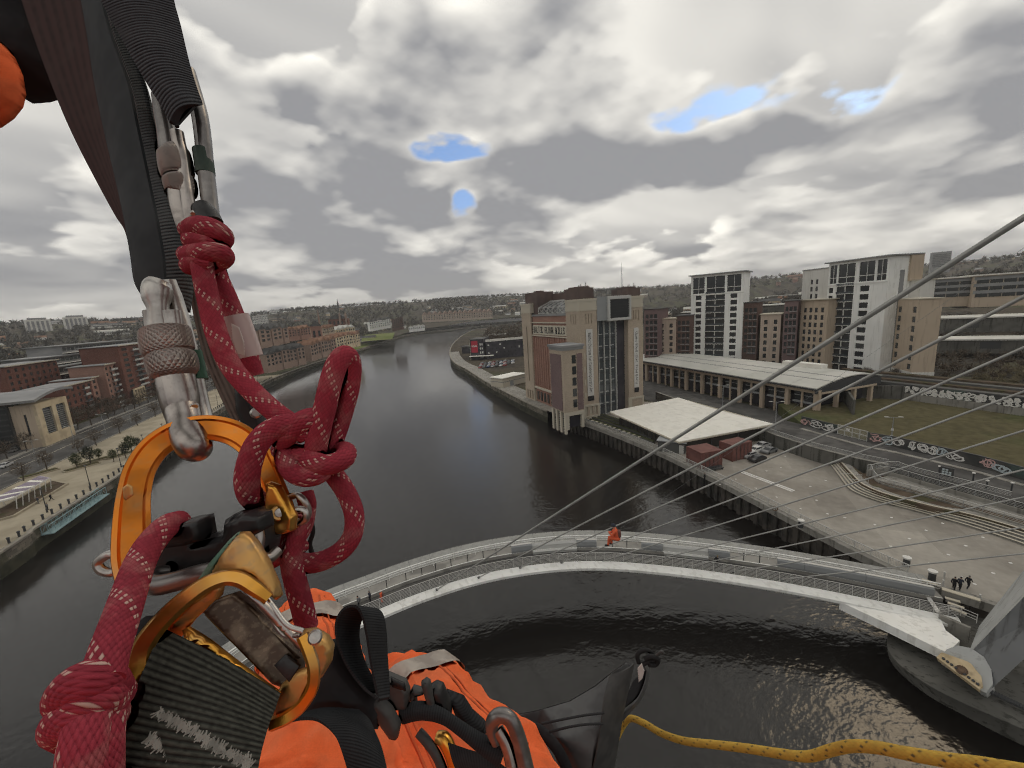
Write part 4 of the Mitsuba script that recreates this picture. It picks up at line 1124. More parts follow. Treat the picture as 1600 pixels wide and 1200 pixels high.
add(bd, 'frame', f(cat(box(-0.9, 0.9, -0.08, 0.08, 0.7, 0.85), box(-0.9, 0.9, -0.08, 0.08, 2.3, 2.45))), 'metal_dark')
add(bd, 'panel', f.box(-0.8, 0.8, -0.05, 0.05, 0.85, 2.3), 'graffiti_wall')
add(bd, 'print', f(cat([box(-0.65 + 0.45 * (i % 3), -0.3 + 0.45 * (i % 3), -0.062, -0.05, 1.0 + 0.42 * (i // 3), 1.3 + 0.42 * (i // 3)) for i in range(8)])), 'paint_blue')
for i, p in enumerate([(80.1522,72.363),(82.5574,68.7457),(81.452,65.68),(84.101,64.2722)]):
    k = thing('light_bollard', nth(i) + ' slim white topped bollard on the upper road', 'bollard', 'white topped bollards on the upper road')
    add(k, 'post', lathe([(0.11, 0), (0.11, 1.5), (0, 1.5)], 8, (p[0], p[1], 8)), 'metal_dark')
    add(k, 'cap', lathe([(0, 1.5), (0.24, 1.5), (0.24, 1.66), (0, 1.7)], 8, (p[0], p[1], 8)), 'trim_white')
# bridge end furniture
for i, (pp, L, lab) in enumerate((([(52.4894,45.2346),(54.6588,43.0124)], 0, 'long low stone bench wall at the end of the bridge'), ([(51.7456,46.9998),(52.6868,46.0491)], 0, 'short stone block beside the bridge end barrier'))):
    a, b = A(pp[0]), A(pp[1])
    f = Fr(a, math.atan2(*(b - a)[::-1]), 5.0)
    k = thing('stone_bench_wall', lab, 'bench')
    Lb = np.linalg.norm(b - a)
    add(k, 'wall', f.box(0, Lb, -0.25, 0.25, 0, 0.95), 'concrete')
    add(k, 'cap', f.box(-0.05, Lb + 0.05, -0.32, 0.32, 0.95, 1.05), 'trim_cream')
for i, (a, b) in enumerate((((51.97,44.3613), (52.9336,43.4939)), ((51.396,43.5232), (52.2817,42.4788)), ((50.8404,42.7119), (51.6205,41.6078)))):
    f = Fr(a, math.atan2(b[1] - a[1], b[0] - a[0]), 5.0)
    k = thing('slab_seat', nth(i) + ' pale slab seat in front of the stone bench wall, counted from the wall', 'seat', 'slab seats at the bridge end')
    Lb = math.hypot(b[0] - a[0], b[1] - a[1])
    add(k, 'seat', f.box(0, Lb, -0.22, 0.22, 0.42, 0.52), 'trim_cream')
    add(k, 'leg', f.box(0.1, Lb - 0.1, -0.15, 0.15, 0, 0.42), 'concrete')
for u_, p in enumerate([(54.1392,46.6448),(55.6379,43.801),(55.8803,48.1332),(56.9946,47.1204)]):
    k = thing('steel_bollard', nth(u_) + ' slim steel bollard by the bench wall at the bridge end', 'bollard', 'steel bollards at the bridge end')
    add(k, 'post', lathe([(0.10, 0), (0.10, 1.0), (0.12, 1.02), (0.12, 1.08), (0, 1.1)], 10, (p[0], p[1], 5)), 'stainless')
hr = thing('railing', 'short steel railing between the slab seats and the arch foot', 'railing')
L = A([(48.9379,42.148,5),(50.952,42.3866,5),(51.794,40.6977,5)])
for z in (0.4, 0.75, 1.1):
    add(hr, 'rail', wire(L + [0, 0, z], 0.035), 'stainless', True)
post_line(hr, L, 1.3, 1.12, 'stainless')
wb = thing('pit_wall', 'pale concrete wall round the hinge pit beside the arch foot', 'wall')
L = A([(48.7411,41.9597,5),(49.1928,41.3148,5),(50.0391,39.7936,5)])
add(wb, 'wall', tube(L + [0, 0, 0.1], 1.0, prof=[(-0.2, -1.6), (0.2, -1.6), (0.2, 0.25), (-0.2, 0.25)], up=(0, 0, 1))[0], 'concrete')
struct('deck_threshold', tube(A([(51.3407,46.3545,5.05),(49.2728,42.4743,5.05)]), 1.0, prof=[(-0.22, -0.02), (0.22, -0.02), (0.22, 0.05), (-0.22, 0.05)], up=(0, 0, 1))[0], 'trim_white')

# ---------------------------------------------------------------- right bank buildings
wr = thing('riverside_pavilion', 'low dark glass pavilion under a big sloping cream white roof beside the mill', 'pavilion')
rc = A([(31.0584,127.669,9.6)]), A([(41.1565,98.0299,8.6)]), A([(67.9822,102.5828,10.2)]), A([(57.6865,138.3273,10.2)])
rc = [c[0] for c in rc]
NP = 9
for i in range(NP):                                              # roof panels
    t0, t1 = i / NP + 0.0010, (i + 1) / NP - 0.0010
    pts = []
    for t in (t0, t1):
        a, b = rc[0] * (1 - t) + rc[3] * t, rc[1] * (1 - t) + rc[2] * t
        pts.append([a * (1 - s) + b * s + A([0, 0, -0.35 * math.sin(PI * s)]) for s in np.linspace(0, 1, 9)])
    add(wr, 'roof_panel', slab(A(pts)[::-1], 0.18)[0], 'roof_pale')
edge = A([rc[0], rc[1], rc[2], rc[3]])
add(wr, 'roof_edge', cat([bar(edge[i] - [0, 0, 0.32], edge[(i + 1) % 4] - [0, 0, 0.32], 0.30, 0.34) for i in range(4)]), 'trim_cream')
ctr = edge.mean(0)
inn = [c * 0.86 + ctr * 0.14 for c in edge]
add(wr, 'wall', prism([tuple(c[:2]) for c in inn], 5.02, 8.3), 'glass_brown')
for i in range(16):
    t = (i + 0.5) / 16
    p = inn[0] * (1 - t) + inn[1] * t
    add(wr, 'mullion', bar([p[0] - 0.1, p[1], 5.02], [p[0] - 0.1, p[1], 8.4], 0.16), 'metal_dark')
for t in (0.05, 0.35, 0.65, 0.95):
    p = edge[1] * (1 - t) + edge[2] * t
    q = p * 0.96 + ctr * 0.04
    add(wr, 'column', bar([q[0], q[1], 5], [q[0], q[1], 8.6], 0.25), 'metal_dark')
for j in range(4):                                               # long low planters between pavilion and railing
    L = [(p[0] + 3.0 + j * 2.1, p[1] + 0.9 * j) for p in (quay_at(s)[0] for s in np.linspace(_s0 + 62, _s0 + 98, 7))]
    k = thing('timber_planter', nth(j) + ' long low timber edged planter counted from the quay railing to the pavilion', 'planter', 'planters beside the pavilion')
    add(k, 'edge', tube(np.c_[A(L), np.full(7, 5.3)], 1.0, prof=[(-0.5, -0.3), (0.5, -0.3), (0.5, 0.3), (-0.5, 0.3)], up=(0, 0, 1))[0], 'dark_clad')
    add(k, 'planting', tube(np.c_[A(L), np.full(7, 5.62)], 1.0, prof=[(-0.35, -0.1), (0.35, -0.1), (0.25, 0.12), (-0.25, 0.1)], up=(0, 0, 1))[0], 'grass')
for i in range(13):
    s = _s0 + 66 + i * 2.2
    p = quay_at(s, -1.9)[0]
    k = thing('terrace_table', nth(i) + ' small pale outdoor table along the quay, counted towards the mill', 'table', 'outdoor tables along the quay')
    add(k, 'table_top', lathe([(0, 0.7), (0.5, 0.7), (0.5, 0.75), (0, 0.75)], 8, (p[0], p[1], 5)), 'trim_cream')
    add(k, 'leg', lathe([(0.06, 0), (0.06, 0.7)], 6, (p[0], p[1], 5)), 'metal_dark')


def corrugated(fr, w, d, h):
    n = int(w / 0.3)
    xs = np.repeat(np.linspace(0, w, 2 * n + 1), 1)
    prof = [(x, 0.05 if (i // 1) % 2 else 0.0) for i, x in enumerate(xs)]
    poly = prof + [(w, d), (0, d)]
    return fr(prism(poly, 0.05, h))


for lab, pa_, pb_, dd, hh in (('dark red shipping container nearer the quay under the roof tip', (41.0728,93.2546), (42.0701,89.0356), 5.5, 3.9), ('second dark red container, further back beside the parked cars', (49.9725,95.1337), (51.008,92.3482), 6.0, 4.0)):
    a, b = A(pa_), A(pb_)
    f = Fr(a, math.atan2(*(b - a)[::-1]), 5.0)
    k = thing('shipping_container', lab, 'container')
    wdt = np.linalg.norm(b - a) + 0.8
    add(k, 'body', corrugated(f, wdt, dd, hh), 'container_red')
    add(k, 'roof', f.box(-0.06, wdt + 0.06, -0.06, dd + 0.06, hh, hh + 0.12), 'container_red')
    add(k, 'corner_post', f(cat([box(x - 0.1, x + 0.1, y - 0.1, y + 0.1, 0, hh + 0.14) for x in (0, wdt) for y in (0, dd)])), 'container_red')
    add(k, 'door_bar', f(cat([box(wdt + 0.05, wdt + 0.1, dd * q, dd * q + 0.08, 0.2, hh - 0.2) for q in (0.2, 0.4, 0.6, 0.8)])), 'metal_dark')
kq = thing('kiosk_counter', 'grey timber kiosk beside the nearer red container', 'kiosk')
f = Fr((37.1629,101.7227), -0.55, 5.0)
add(kq, 'body', f.box(0, 6.5, 0, 4, 0, 2.9), 'dark_clad')
add(kq, 'roof', f.box(-0.3, 7.0, -0.4, 4.2, 2.9, 3.1), 'metal_grey')
add(kq, 'door', f.box(5.2, 6.3, -0.05, 0, 0, 2.3), 'metal_pale')
lg = thing('timber_benches', 'dark low timber seating block on the plaza near the quay railing', 'seating')
f = Fr((43.1138,86.5905), 0.25, 5.0)
add(lg, 'seat', f(cat(box(0, 4.2, 0, 0.6, 0.35, 0.5), box(0.6, 4.6, 1.0, 1.6, 0.35, 0.5))), 'metal_dark')
add(lg, 'leg', f(cat([box(x, x + 0.12, y, y + 0.5, 0, 0.35) for x in (0.2, 2.0, 3.9) for y in (0.05, 1.05)])), 'metal_dark')


CARP = dict(side=[(-2.15, 0.28), (-2.2, 0.62), (-2.05, 0.82), (-1.2, 0.93), (-0.55, 1.38), (0.75, 1.44), (1.55, 1.05), (2.1, 0.93), (2.2, 0.6), (2.12, 0.28)])


def car(fr, col, label, group=None, kind='parked_car', van=False):
    k = thing(kind, label, 'van' if van else 'car', group)
    side = CARP['side'] if not van else [(-2.4, 0.3), (-2.45, 0.9), (-1.9, 1.1), (-1.3, 1.9), (2.4, 1.95), (2.45, 0.5), (2.4, 0.3)]
    w = 0.86
    v, f = prism(side, -w, w)
    v = np.c_[v[:, 0], v[:, 2] * (1 - 0.16 * np.clip((v[:, 1] - 0.85) / 0.6, 0, 1)), v[:, 1]]
    add(k, 'body', fr((v, f[:, ::-1])), 'car_' + col)
    hh = 1.40 if not van else 1.75
    gl = [(-1.15, 0.94), (-0.58, 1.34), (0.72, 1.38), (1.42, 1.05)] if not van else [(-1.85, 1.12), (-1.35, 1.75), (-0.5, 1.75), (-0.5, 1.12)]
    v, f = prism(gl, -w * 0.985, w * 0.985)
    v = np.c_[v[:, 0], v[:, 2] * (1.012 - 0.145 * np.clip((v[:, 1] - 0.85) / 0.6, 0, 1)), v[:, 1]]
    add(k, 'side_glass', fr((v, f[:, ::-1])), 'glass_dark')
    add(k, 'windscreen', fr((A([[-1.22, -0.74, 0.95], [-0.6, -0.66, 1.37], [-0.6, 0.66, 1.37], [-1.22, 0.74, 0.95]]) + [-0.02, 0, 0.02], np.array([[0, 1, 2], [0, 2, 3]]))), 'glass_dark')
    add(k, 'rear_window', fr((A([[1.55, -0.72, 1.07], [0.82, -0.66, 1.42], [0.82, 0.66, 1.42], [1.55, 0.72, 1.07]]) + [0.02, 0, 0.02], np.array([[0, 2, 1], [0, 3, 2]]))), 'glass_dark')
    for x in (-1.35, 1.35):
        for y in (-0.8, 0.8):
            add(k, 'wheel', fr(lathe([(0, -0.1), (0.31, -0.1), (0.31, 0.1), (0, 0.1)], 12, (x, y, 0.31), (0, 1, 0))), 'tyre')
    return k


for i, (p, a, col, lab) in enumerate((((56.8458,93.8858), 0.35, 'silver', 'silver car at the front left of the cars parked behind the containers'), ((60.0823,96.9207), 0.35, 'white', 'pale car second in the group parked behind the containers'), ((63.3923,99.6688), 0.35, 'silver', 'silver car at the back of the group parked behind the containers'),
                                      ((56.996,91.2888), 0.35, 'black', 'black car at the front right of the cars parked behind the containers'), ((62.844,95.9365), 0.45, 'grey', 'grey car at the right of the cars parked behind the containers'))):
    car(Fr(p, a, 5.0), col, lab)

# long arcade building with a low vaulted roof
E0, E1 = A((67.9052,192.6951)), A((91.1833,117.6546))
av = nrm(E1 - E0)
F2 = Fr(E0 - av * 14, math.atan2(av[1], av[0]), 0.0)
LA = float(np.linalg.norm(E1 - E0)) + 14
arcade = thing('arcade_building', 'long low building with a pale vaulted roof over buff columns and dark glazing', 'building')
WA = 27.0
yy = np.linspace(-1.2, WA, 15)
zz = 15.0 + 2.5 * np.sin(np.clip((yy + 1.2) / (WA + 1.2), 0, 1) * PI * 0.86)
npn = 11
for i in range(npn):
    x0, x1 = LA * i / npn + 0.06, LA * (i + 1) / npn - 0.06
    if i == 0:
        x0 = -2
    Pn = A([[F2.pt(x, y, z) for y, z in zip(yy, zz)] for x in (x0, x1)])
    add(arcade, 'roof_panel', slab(Pn[::-1], 0.3)[0] if True else None, 'roof_light')
add(arcade, 'roof_deck', F2(cat([(np.vstack([np.c_[np.full(15, -1.9), yy + 0.05, zz - 0.35], np.c_[np.full(15, LA - 0.1), yy + 0.05, zz - 0.35]]), np.array([[i, i + 1, 15 + i + 1] for i in range(14)] + [[i, 16 + i, 15 + i] for i in range(14)]))])), 'roof_grey')
add(arcade, 'gutter_strip', F2.box(-2, LA + 0.3, -1.5, -0.9, 14.55, 15.0), 'metal_dark')
for y0_ in (5.0, 9.5):
    z_ = float(np.interp(y0_, yy, zz))
    add(arcade, 'roof_seam', F2.box(-2, LA, y0_, y0_ + 0.25, z_ + 0.02, z_ + 0.42), 'roof_grey')
gp = [(y, z - 0.3) for y, z in zip(yy, zz)]
v, f = prism([(gp[0][0], 13.6)] + gp + [(gp[-1][0], 13.6)], LA - 0.6, LA - 0.2)
add(arcade, 'gable', F2((np.c_[v[:, 2], v[:, 0], v[:, 1]], f)), 'metal_dark')
ncol = 9
for i in range(ncol + 1):
    x = LA - 0.5 - i * 9.2
    if x < -2:
        break
    add(arcade, 'column', F2.box(x - 1.1, x + 0.1, -0.2, 0.9, 5.2, 14.3), 'tan_render')
    if i < ncol:
        add(arcade, 'slim_column', F2.box(x - 5.2, x - 4.7, 0.2, 0.7, 5.2, 13.2), 'tan_render')
        add(arcade, 'window', F2.box(x - 8.0, x - 1.2, 1.2, 1.35, 10.2, 13.3), 'glass_dark')
        add(arcade, 'transom', F2(cat(box(x - 8.0, x - 1.2, 1.05, 1.2, 11.8, 12.0), box(x - 8.0, x - 1.2, 0.4, 1.2, 9.7, 10.2))), 'metal_grey')
for j in range(4):
    y = 0.2 + j * 7.5
    add(arcade, 'column', F2.box(LA - 1.2, LA - 0.1, y, y + 0.9, 5.2, 13.8), 'tan_render')
add(arcade, 'beam', F2(cat(box(-2, LA - 0.1, -0.25, 0.95, 13.4, 14.5), box(LA - 1.2, LA - 0.05, 0.9, 25, 13.2, 13.8))), 'tan_render')
add(arcade, 'inner_wall', F2.box(-2, LA - 4.0, 3.5, 25, 5.0, 14.2), 'charcoal_clad')
add(arcade, 'roof_plant', F2.box(LA - 26, LA - 12, 17, 20, 17.0, 19.2), 'roof_pale')

# service yard planting between pavilion, mill and arcade
struct('service_yard', sheet([tuple(F2.pt(x, y)[:2]) for x, y in ((-10, 1), (LA - 2, 1), (LA - 2, -24), (-10, -24))], 5.06), 'asphalt', 'dark service yard behind the white roof')


def block(key, fr, w, d, z0, z1, mat, cols=(), rows=(), ww=1.5, wh=1.5, pane='glass_dark', roof='roof_grey', side_cols=(), side='r', trim=None, roof_over=0.3, side_mat=None):
    """A rendered block: front wall with real openings, plain other walls, a roof slab."""
    wins = [(x, z, x + ww, z + wh) for x in cols for z in rows]
    facade(key, fr, 0, w, z0, z1, wins, mat, th=0.35, pane=pane)
    add(key, 'core', fr.box(0.01, w - 0.01, 0.36, d, z0, z1 - 0.01), side_mat or mat)
    if len(side_cols):
        f2 = fr.sub(w, 0, 0, 90) if side == 'r' else fr.sub(0, d, 0, -90)
        facade(key, f2, 0, d, z0, z1, [(x, z, x + ww, z + wh) for x in side_cols for z in rows], side_mat or mat, y=-0.05, th=0.3, pane=pane, part='side_wall')
    add(key, 'roof', fr.box(-roof_over, w + roof_over, -roof_over, d + roof_over, z1, z1 + 0.35), roof)


# tower with a glazed centre, left of the two
ta, tb = A((88.4891,198.8187)), A((105.5895,184.6498))
FA = Fr(ta, math.atan2(*(tb - ta)[::-1]), 0.0)
wA = float(np.linalg.norm(tb - ta))
tow = thing('apartment_tower', 'white apartment tower with a glazed centre strip standing alone behind the arcade roof', 'apartment tower')


def tower(key, F, w, d, zb, ztop, lc, gc, rc_, nrow, pitch, z_first, top):
    wins = []
    for c in (lc, rc_):
        wins += [(c[0], z_first - i * pitch, c[1], z_first - i * pitch + 2.0) for i in range(nrow)]
    wins.append((gc[0], z_first - (nrow - 1) * pitch - 0.6, gc[1], top[0] - 0.4))
    tops = [(a, top[0] + 0.6, b, top[1]) for a, b in top[2]]
    zs = z_first - (nrow - 1) * pitch - 0.6
    v = facade(key, F, 0, w, zb, ztop, wins[:-1] + [wins[-1]] + tops, 'white_render', th=0.5, rec=0.3, pane='glass_dark')
    cx = (gc[0] + gc[1]) / 2
    add(key, 'mullion', F.box(cx - 0.14, cx + 0.14, 0.0, 0.3, zs, top[0] - 0.4), 'trim_white')
    for i in range(nrow):
        z = z_first - i * pitch + 2.35
        add(key, 'balcony_edge', F.box(gc[0] - 0.02, gc[1] + 0.02, -0.25, 0.3, z, z + 0.22), 'trim_white')
        add(key, 'balcony_glass', F.box(gc[0], gc[1], -0.2, -0.16, z + 0.22, z + 1.0), 'glass_blue')
    add(key, 'core', F.box(0.01, w - 0.01, 0.51, d, zb, ztop), 'white_render')
    add(key, 'string_course', F.box(-0.15, w + 0.15, -0.2, 0.0, top[0] - 0.35, top[0] + 0.1), 'trim_white')
    add(key, 'roof', F.box(-1.0, w + 1.0, -1.2, d + 0.8, ztop, ztop + 0.45), 'roof_grey')
    for a, b in top[2]:
        add(key, 'top_glazing_bar', F(cat(box((a + b) / 2 - 0.08, (a + b) / 2 + 0.08, 0.15, 0.3, top[0] + 0.6, top[1]), box(a, b, 0.15, 0.3, top[0] + 2.6, top[0] + 2.85))), 'trim_white')


zA = 54.07
tower(tow, FA, wA, 15, 5, zA, (2.2, 4.7), (6.6, 14.8), (17.1, 19.8), 11, 2.92, zA - 11.2, (zA - 8.9, zA - 0.9, [(0.9, 6.0), (6.9, 14.6), (15.6, 21.2)]))
t0, t1 = A((129.9964,167.5636)), A((133.8582,145.5306))
FB = Fr(t0, math.atan2(*(t1 - t0)[::-1]), 0.0)
wB = float(np.linalg.norm(t1 - t0))
zB = 53.99
k2 = wB / 20.5
tow2 = thing('apartment_tower', 'largest white apartment tower with a dark vertical side strip, crossed by the thickest cable', 'apartment tower')
tower(tow2, FB, wB, 13, 5, zB, (0.5 * k2, 2.2 * k2), (3.5 * k2, 9.8 * k2), (11.9 * k2, 15.0 * k2), 11, 3.05, zB - 11.6, (zB - 8.6, zB - 0.9, [(0.6 * k2, 3.2 * k2), (3.8 * k2, 9.8 * k2), (11.2 * k2, 16.3 * k2), (17.0 * k2, 20.0 * k2)]))
FBs = FB.sub(wB, 0, 0, 90)
facade(tow2, FBs, 0, 11, 5, zB - 0.3, [(2.2, zB - 5 - i * 3.05, 3.3, zB - 3.2 - i * 3.05) for i in range(13)], 'white_render', y=-0.1, th=0.4, part='side_wall', rec=0.2)
add(tow2, 'dark_strip', FBs.box(5.0, 6.8, -0.25, -0.1, 5, zB - 5), 'roof_grey')
add(tow2, 'rear_wing', FB.box(wB, wB + 3.5, 9.5, 16, 5, zB - 9), 'pale_render')
add(tow2, 'rear_wing_roof', FB.box(wB - 0.2, wB + 3.9, 9.2, 16.3, zB - 9, zB - 8.6), 'trim_cream')
add(tow2, 'penthouse', FB.box(wB - 1, wB + 0.8, 8.5, 14, zB - 9, zB + 0.3), 'tan_render')
# pale slab left of it
p0, p1 = A((124.4231,174.165)), A((126.6185,163.4742))
FC = Fr((130.4799,182.8593,31.253)[:2], math.atan2(*(p1 - p0)[::-1]), 0.0)
zC = zB - 1.5
slabk = thing('apartment_block', 'pale grey slab block with two window columns just left of the largest tower', 'apartment block')
block(slabk, FC, 14, 14, 5, zC, 'pale_render', (4.0, 6.4), [zC - 6 - i * 3.0 for i in range(13)], 1.1, 1.9)
fblk = thing('apartment_block', 'buff front block with a flat canopy roof below the pale slab', 'apartment block')
FD = Fr(p0, math.atan2(*(p1 - p0)[::-1]), 0.0)
zD = 40.00
block(fblk, FD, 12, 9, 5, zD, 'tan_render', (1.4, 3.9, 6.3, 9.0), [zD - 5.0 - i * 3.0 for i in range(8)], 1.3, 1.9, roof='trim_cream', roof_over=0.9)
# tan block on the right
r0, r1 = A((139.0986,146.3741)), A((135.924,136.3021))
FE = Fr(r0, math.atan2(*(r1 - r0)[::-1]), 0.0)
wE = float(np.linalg.norm(r1 - r0))
zE = 38.78
tan = thing('apartment_block', 'tan block with a blank end wall right of the largest tower', 'apartment block')
block(tan, FE, wE + 1.5, 6.0, 5, zE, 'tan_render', (0.9, wE - 1.6), [zE - 4.4 - i * 3.2 for i in range(7)], 1.9, 2.0, roof='trim_cream')
add(tan, 'pale_base', FE.box(-0.05, wE + 1.56, -0.06, 6.05, 5, 14.5), 'pale_render')
# pink and purple brick blocks between mill, towers
for lab, o_, w_, d_, zt_, mt in (
    ('purple brick block just right of the mill, left of the pink front', (66.93, 201.85), 6.9, 14.0, 39.8, 'brick_purple'),
    ('pink fronted block with two window columns between mill and white tower', (73.88, 203.22), 9.0, 10.0, 34.7, 'pink_render'),
    ('dark brick block filling the gap left of the white tower', (81.06, 197.74), 6.6, 12.0, 35.9, 'brick_dark'),
    ('dark brick block just right of the white tower', (106.75, 186.18), 5.8, 12.0, 40.2, 'brick_dark'),
    ('pink fronted block with two window columns between the towers', (112.11, 181.75), 7.6, 10.0, 34.7, 'pink_render'),
    ('purple brick block left of the buff front block', (118.00, 175.26), 4.8, 14.0, 40.1, 'brick_purple'),
):
    k = thing('apartment_block', lab, 'apartment block')
    brick = mt != 'pink_render'
    cols = [w_ * 0.10, w_ * 0.40, w_ * 0.70] if brick else [w_ * 0.18, w_ * 0.66]
    block(k, Fr(o_, math.radians(-40)), w_, d_, 5, zt_, mt, cols, [zt_ - 4.2 - i * 3.0 for i in range(7)], w_ * (0.22 if brick else 0.17), 1.9, roof='trim_cream' if not brick else 'roof_dark', roof_over=0.5)
    if brick:
        for i in range(7):
            add(k, 'balcony', Fr(o_, math.radians(-40)).box(w_ * 0.36, w_ * 0.95, -0.9, 0.0, zt_ - 4.6 - i * 3.0, zt_ - 4.4 - i * 3.0), 'metal_grey')
# hotel and sheds downstream of the mill
hA, hB, hC = A((-32.5226,334.8808)), A((-21.3011,333.2593)), A((11.7883,342.4858))
HF = Fr(hA, math.atan2(*(hB - hA)[::-1]), 0.0)
wH = float(np.linalg.norm(hB - hA))
zH = 21.79
hotel = thing('hotel', 'charcoal clad hotel with a large red sign on its end, downstream of the mill', 'hotel')
block(hotel, HF, wH, 26, 5, zH, 'charcoal_clad', (wH * 0.72, wH * 0.86), [zH - 5 - i * 3.3 for i in range(4)], 1.0, 1.8, pane='trim_white', roof='roof_dark')
hs = add(hotel, 'sign', HF.box(wH * 0.10, wH * 0.58, -0.35, -0.05, zH - 10.5, zH - 1.0), 'sign_red')
add(hs, 'lettering', HF(cat([box(wH * (0.15 + 0.08 * i), wH * (0.15 + 0.08 * i) + 0.55, -0.40, -0.35, zH - 6.0, zH - 4.6) for i in range(5)])), 'paint_white')
add(hotel, 'canopy', HF.box(-0.5, wH + 8, -4, -0.2, 8.2, 8.7), 'roof_pale')
hsd = HF.sub(0, 26, 0, -90)
facade(hotel, hsd, 0, 26, 5, zH, [(2 + i * 6.0, zH - 5 - j * 4, 5.5 + i * 6.0, zH - 2.6 - j * 4) for i in range(4) for j in range(4)], 'trim_cream', y=-0.1, th=0.3, part='side_wall')
HF2 = Fr(hB + A([2, 2]), math.atan2(*(hC - hB)[::-1]), 0.0)
wH2 = float(np.linalg.norm(hC - hB)) + 12
hw2 = thing('hotel_wing', 'long dark wing of the hotel with scattered square windows', 'hotel wing')
rg = np.random.default_rng(3)
block(hw2, HF2, wH2, 16, 5, zH - 2.5, 'charcoal_clad')
for i in range(14):
    for j in range(4):
        if rg.random() < 0.7:
            x, z = 1.5 + i * wH2 / 14, zH - 6 - j * 3.2
            add(hw2, 'window', HF2.box(x, x + 1.1, -0.06, 0.02, z, z + 1.3), 'trim_white' if rg.random() < 0.35 else 'glass_dark')
add(hw2, 'roof_fascia', HF2.box(-0.3, wH2, -0.6, 0.1, zH - 2.5, zH - 0.6), 'roof_pale')
sh = thing('flat_roofed_shed', 'pale flat roofed shed by the river path just past the mill', 'shed')
a, b = A((-4.7011,204.5635)), A((7.6737,216.8819))
f = Fr(a, math.atan2(*(b - a)[::-1]), 0.0)
Ls = float(np.linalg.norm(b - a))
add(sh, 'wall', f.box(0, Ls, 0, 9, 5, 9.6), 'trim_cream')
add(sh, 'dark_band', f.box(-0.05, Ls, -0.06, 9.05, 7.6, 7.9), 'roof_grey')
add(sh, 'roof', f.box(-0.4, Ls + 0.4, -0.4, 9.4, 9.6, 9.95), 'roof_pale')
add(sh, 'door', f.box(Ls * 0.3, Ls * 0.45, -0.08, 0, 5, 7.5), 'metal_grey')
for lab, p, w_, d_, h_, mt in (('round ended glass pavilion with a white roof at the river bend', (-37.4727,417.4473,16.9158), 16, 30, 8, 'roof_light'), ('low white roofed hall beyond the hotel roof', (-30.6119,518.3754,16.6171), 24, 26, 9, 'trim_white'), ('small grey boathouse on the point of the river bend', (-46.5769,396.6029,20.8326), 11, 9, 7, 'roof_dark')):
    k = thing('riverside_hall', lab, 'hall')
    f = Fr(p[:2], -0.35, 5.0)
    add(k, 'wall', f.box(0, w_, 0, d_, 0, h_ - 1), 'charcoal_clad')
    add(k, 'roof', f(prism([(-0.8, -0.8), (w_ + 0.8, -0.8), (w_ + 0.8, d_), (w_ / 2, d_ + 3), (-0.8, d_)], h_ - 1, h_)), mt)
# ribbon-windowed offices on the hill at the right
for lab, p, ang, w_, d_, h_, nr in (('grey office block with ribbon windows behind the tan apartment block', (240.67,246.9264,32.5837), -0.62, 62, 20, 16, 3), ('long brown and grey office block with ribbon windows at the right edge of the hill', (258.3945,228.2765,31.8699), -0.62, 90, 22, 17, 3),
                                    ('square office stair tower between the two ribbon window blocks', (262.5886,238.5474,31.063), -0.62, 16, 14, 15, 0)):
    k = thing('office_block', lab, 'office block')
    f = Fr(p[:2], ang, p[2] - 3)
    add(k, 'wall', f.box(0, w_, 0, d_, 0, h_), 'tan_render' if nr else 'roof_grey')
    for j in range(nr):
        z = 5.5 + j * (h_ - 6) / max(nr, 1)
        for i in range(int(w_ / 5)):
            add(k, 'window', f.box(1 + i * 5, 5.6 + i * 5, -0.25, 0.0, z, z + 1.9), 'glass_dark')
        add(k, 'spandrel', f.box(0, w_, -0.18, 0.0, z + 1.9, z + 3.6), 'roof_grey')
    add(k, 'roof', f.box(-1, w_ + 1, -1.5, d_ + 1, h_, h_ + 0.7), 'roof_pale')
hrise = thing('tower_block', 'lone grey tower block on the right hand skyline', 'tower block')
p = (893.4244,873.6934,74.8673)
f = Fr(p[:2], -0.6, p[2] - 12)
add(hrise, 'wall', f.box(0, 28, 0, 18, 0, 42), 'roof_grey')
for j in range(8):
    add(hrise, 'window_band', f.box(1, 27, -0.3, 0, 12 + j * 3.4, 13.6 + j * 3.4), 'glass_dark')

# ---------------------------------------------------------------- left bank
def bank_pt(s, off):
    """A point on the left bank: s metres along from the near end, off metres inland."""
    x, y = np.interp(s, _lcum, QLs[:, 0]), np.interp(s, _lcum, QLs[:, 1])
    t = nrm(A([np.interp(s + 2, _lcum, QLs[:, 0]) - np.interp(s - 2, _lcum, QLs[:, 0]), np.interp(s + 2, _lcum, QLs[:, 1]) - np.interp(s - 2, _lcum, QLs[:, 1])]))
    return A([x - t[1] * off, y + t[0] * off]), t


_lcum = np.r_[0, np.cumsum(np.linalg.norm(np.diff(QLs, axis=0), axis=1))]
_ls = lambda p: float(_lcum[np.argmin(np.hypot(*(QLs - A(p)).T))])
SL0, SL1 = _ls((-99.1888,71.5449)), _ls((-175.6725,292.6874))


def strip(s0, s1, o0, o1, z, n=40):
    ss_ = np.linspace(s0, s1, n)
    a = A([bank_pt(s, o0)[0] for s in ss_])
    b = A([bank_pt(s, o1)[0] for s in ss_])
    return grid(np.stack([np.c_[a, np.full(n, z)], np.c_[b, np.full(n, z)]]))[0]


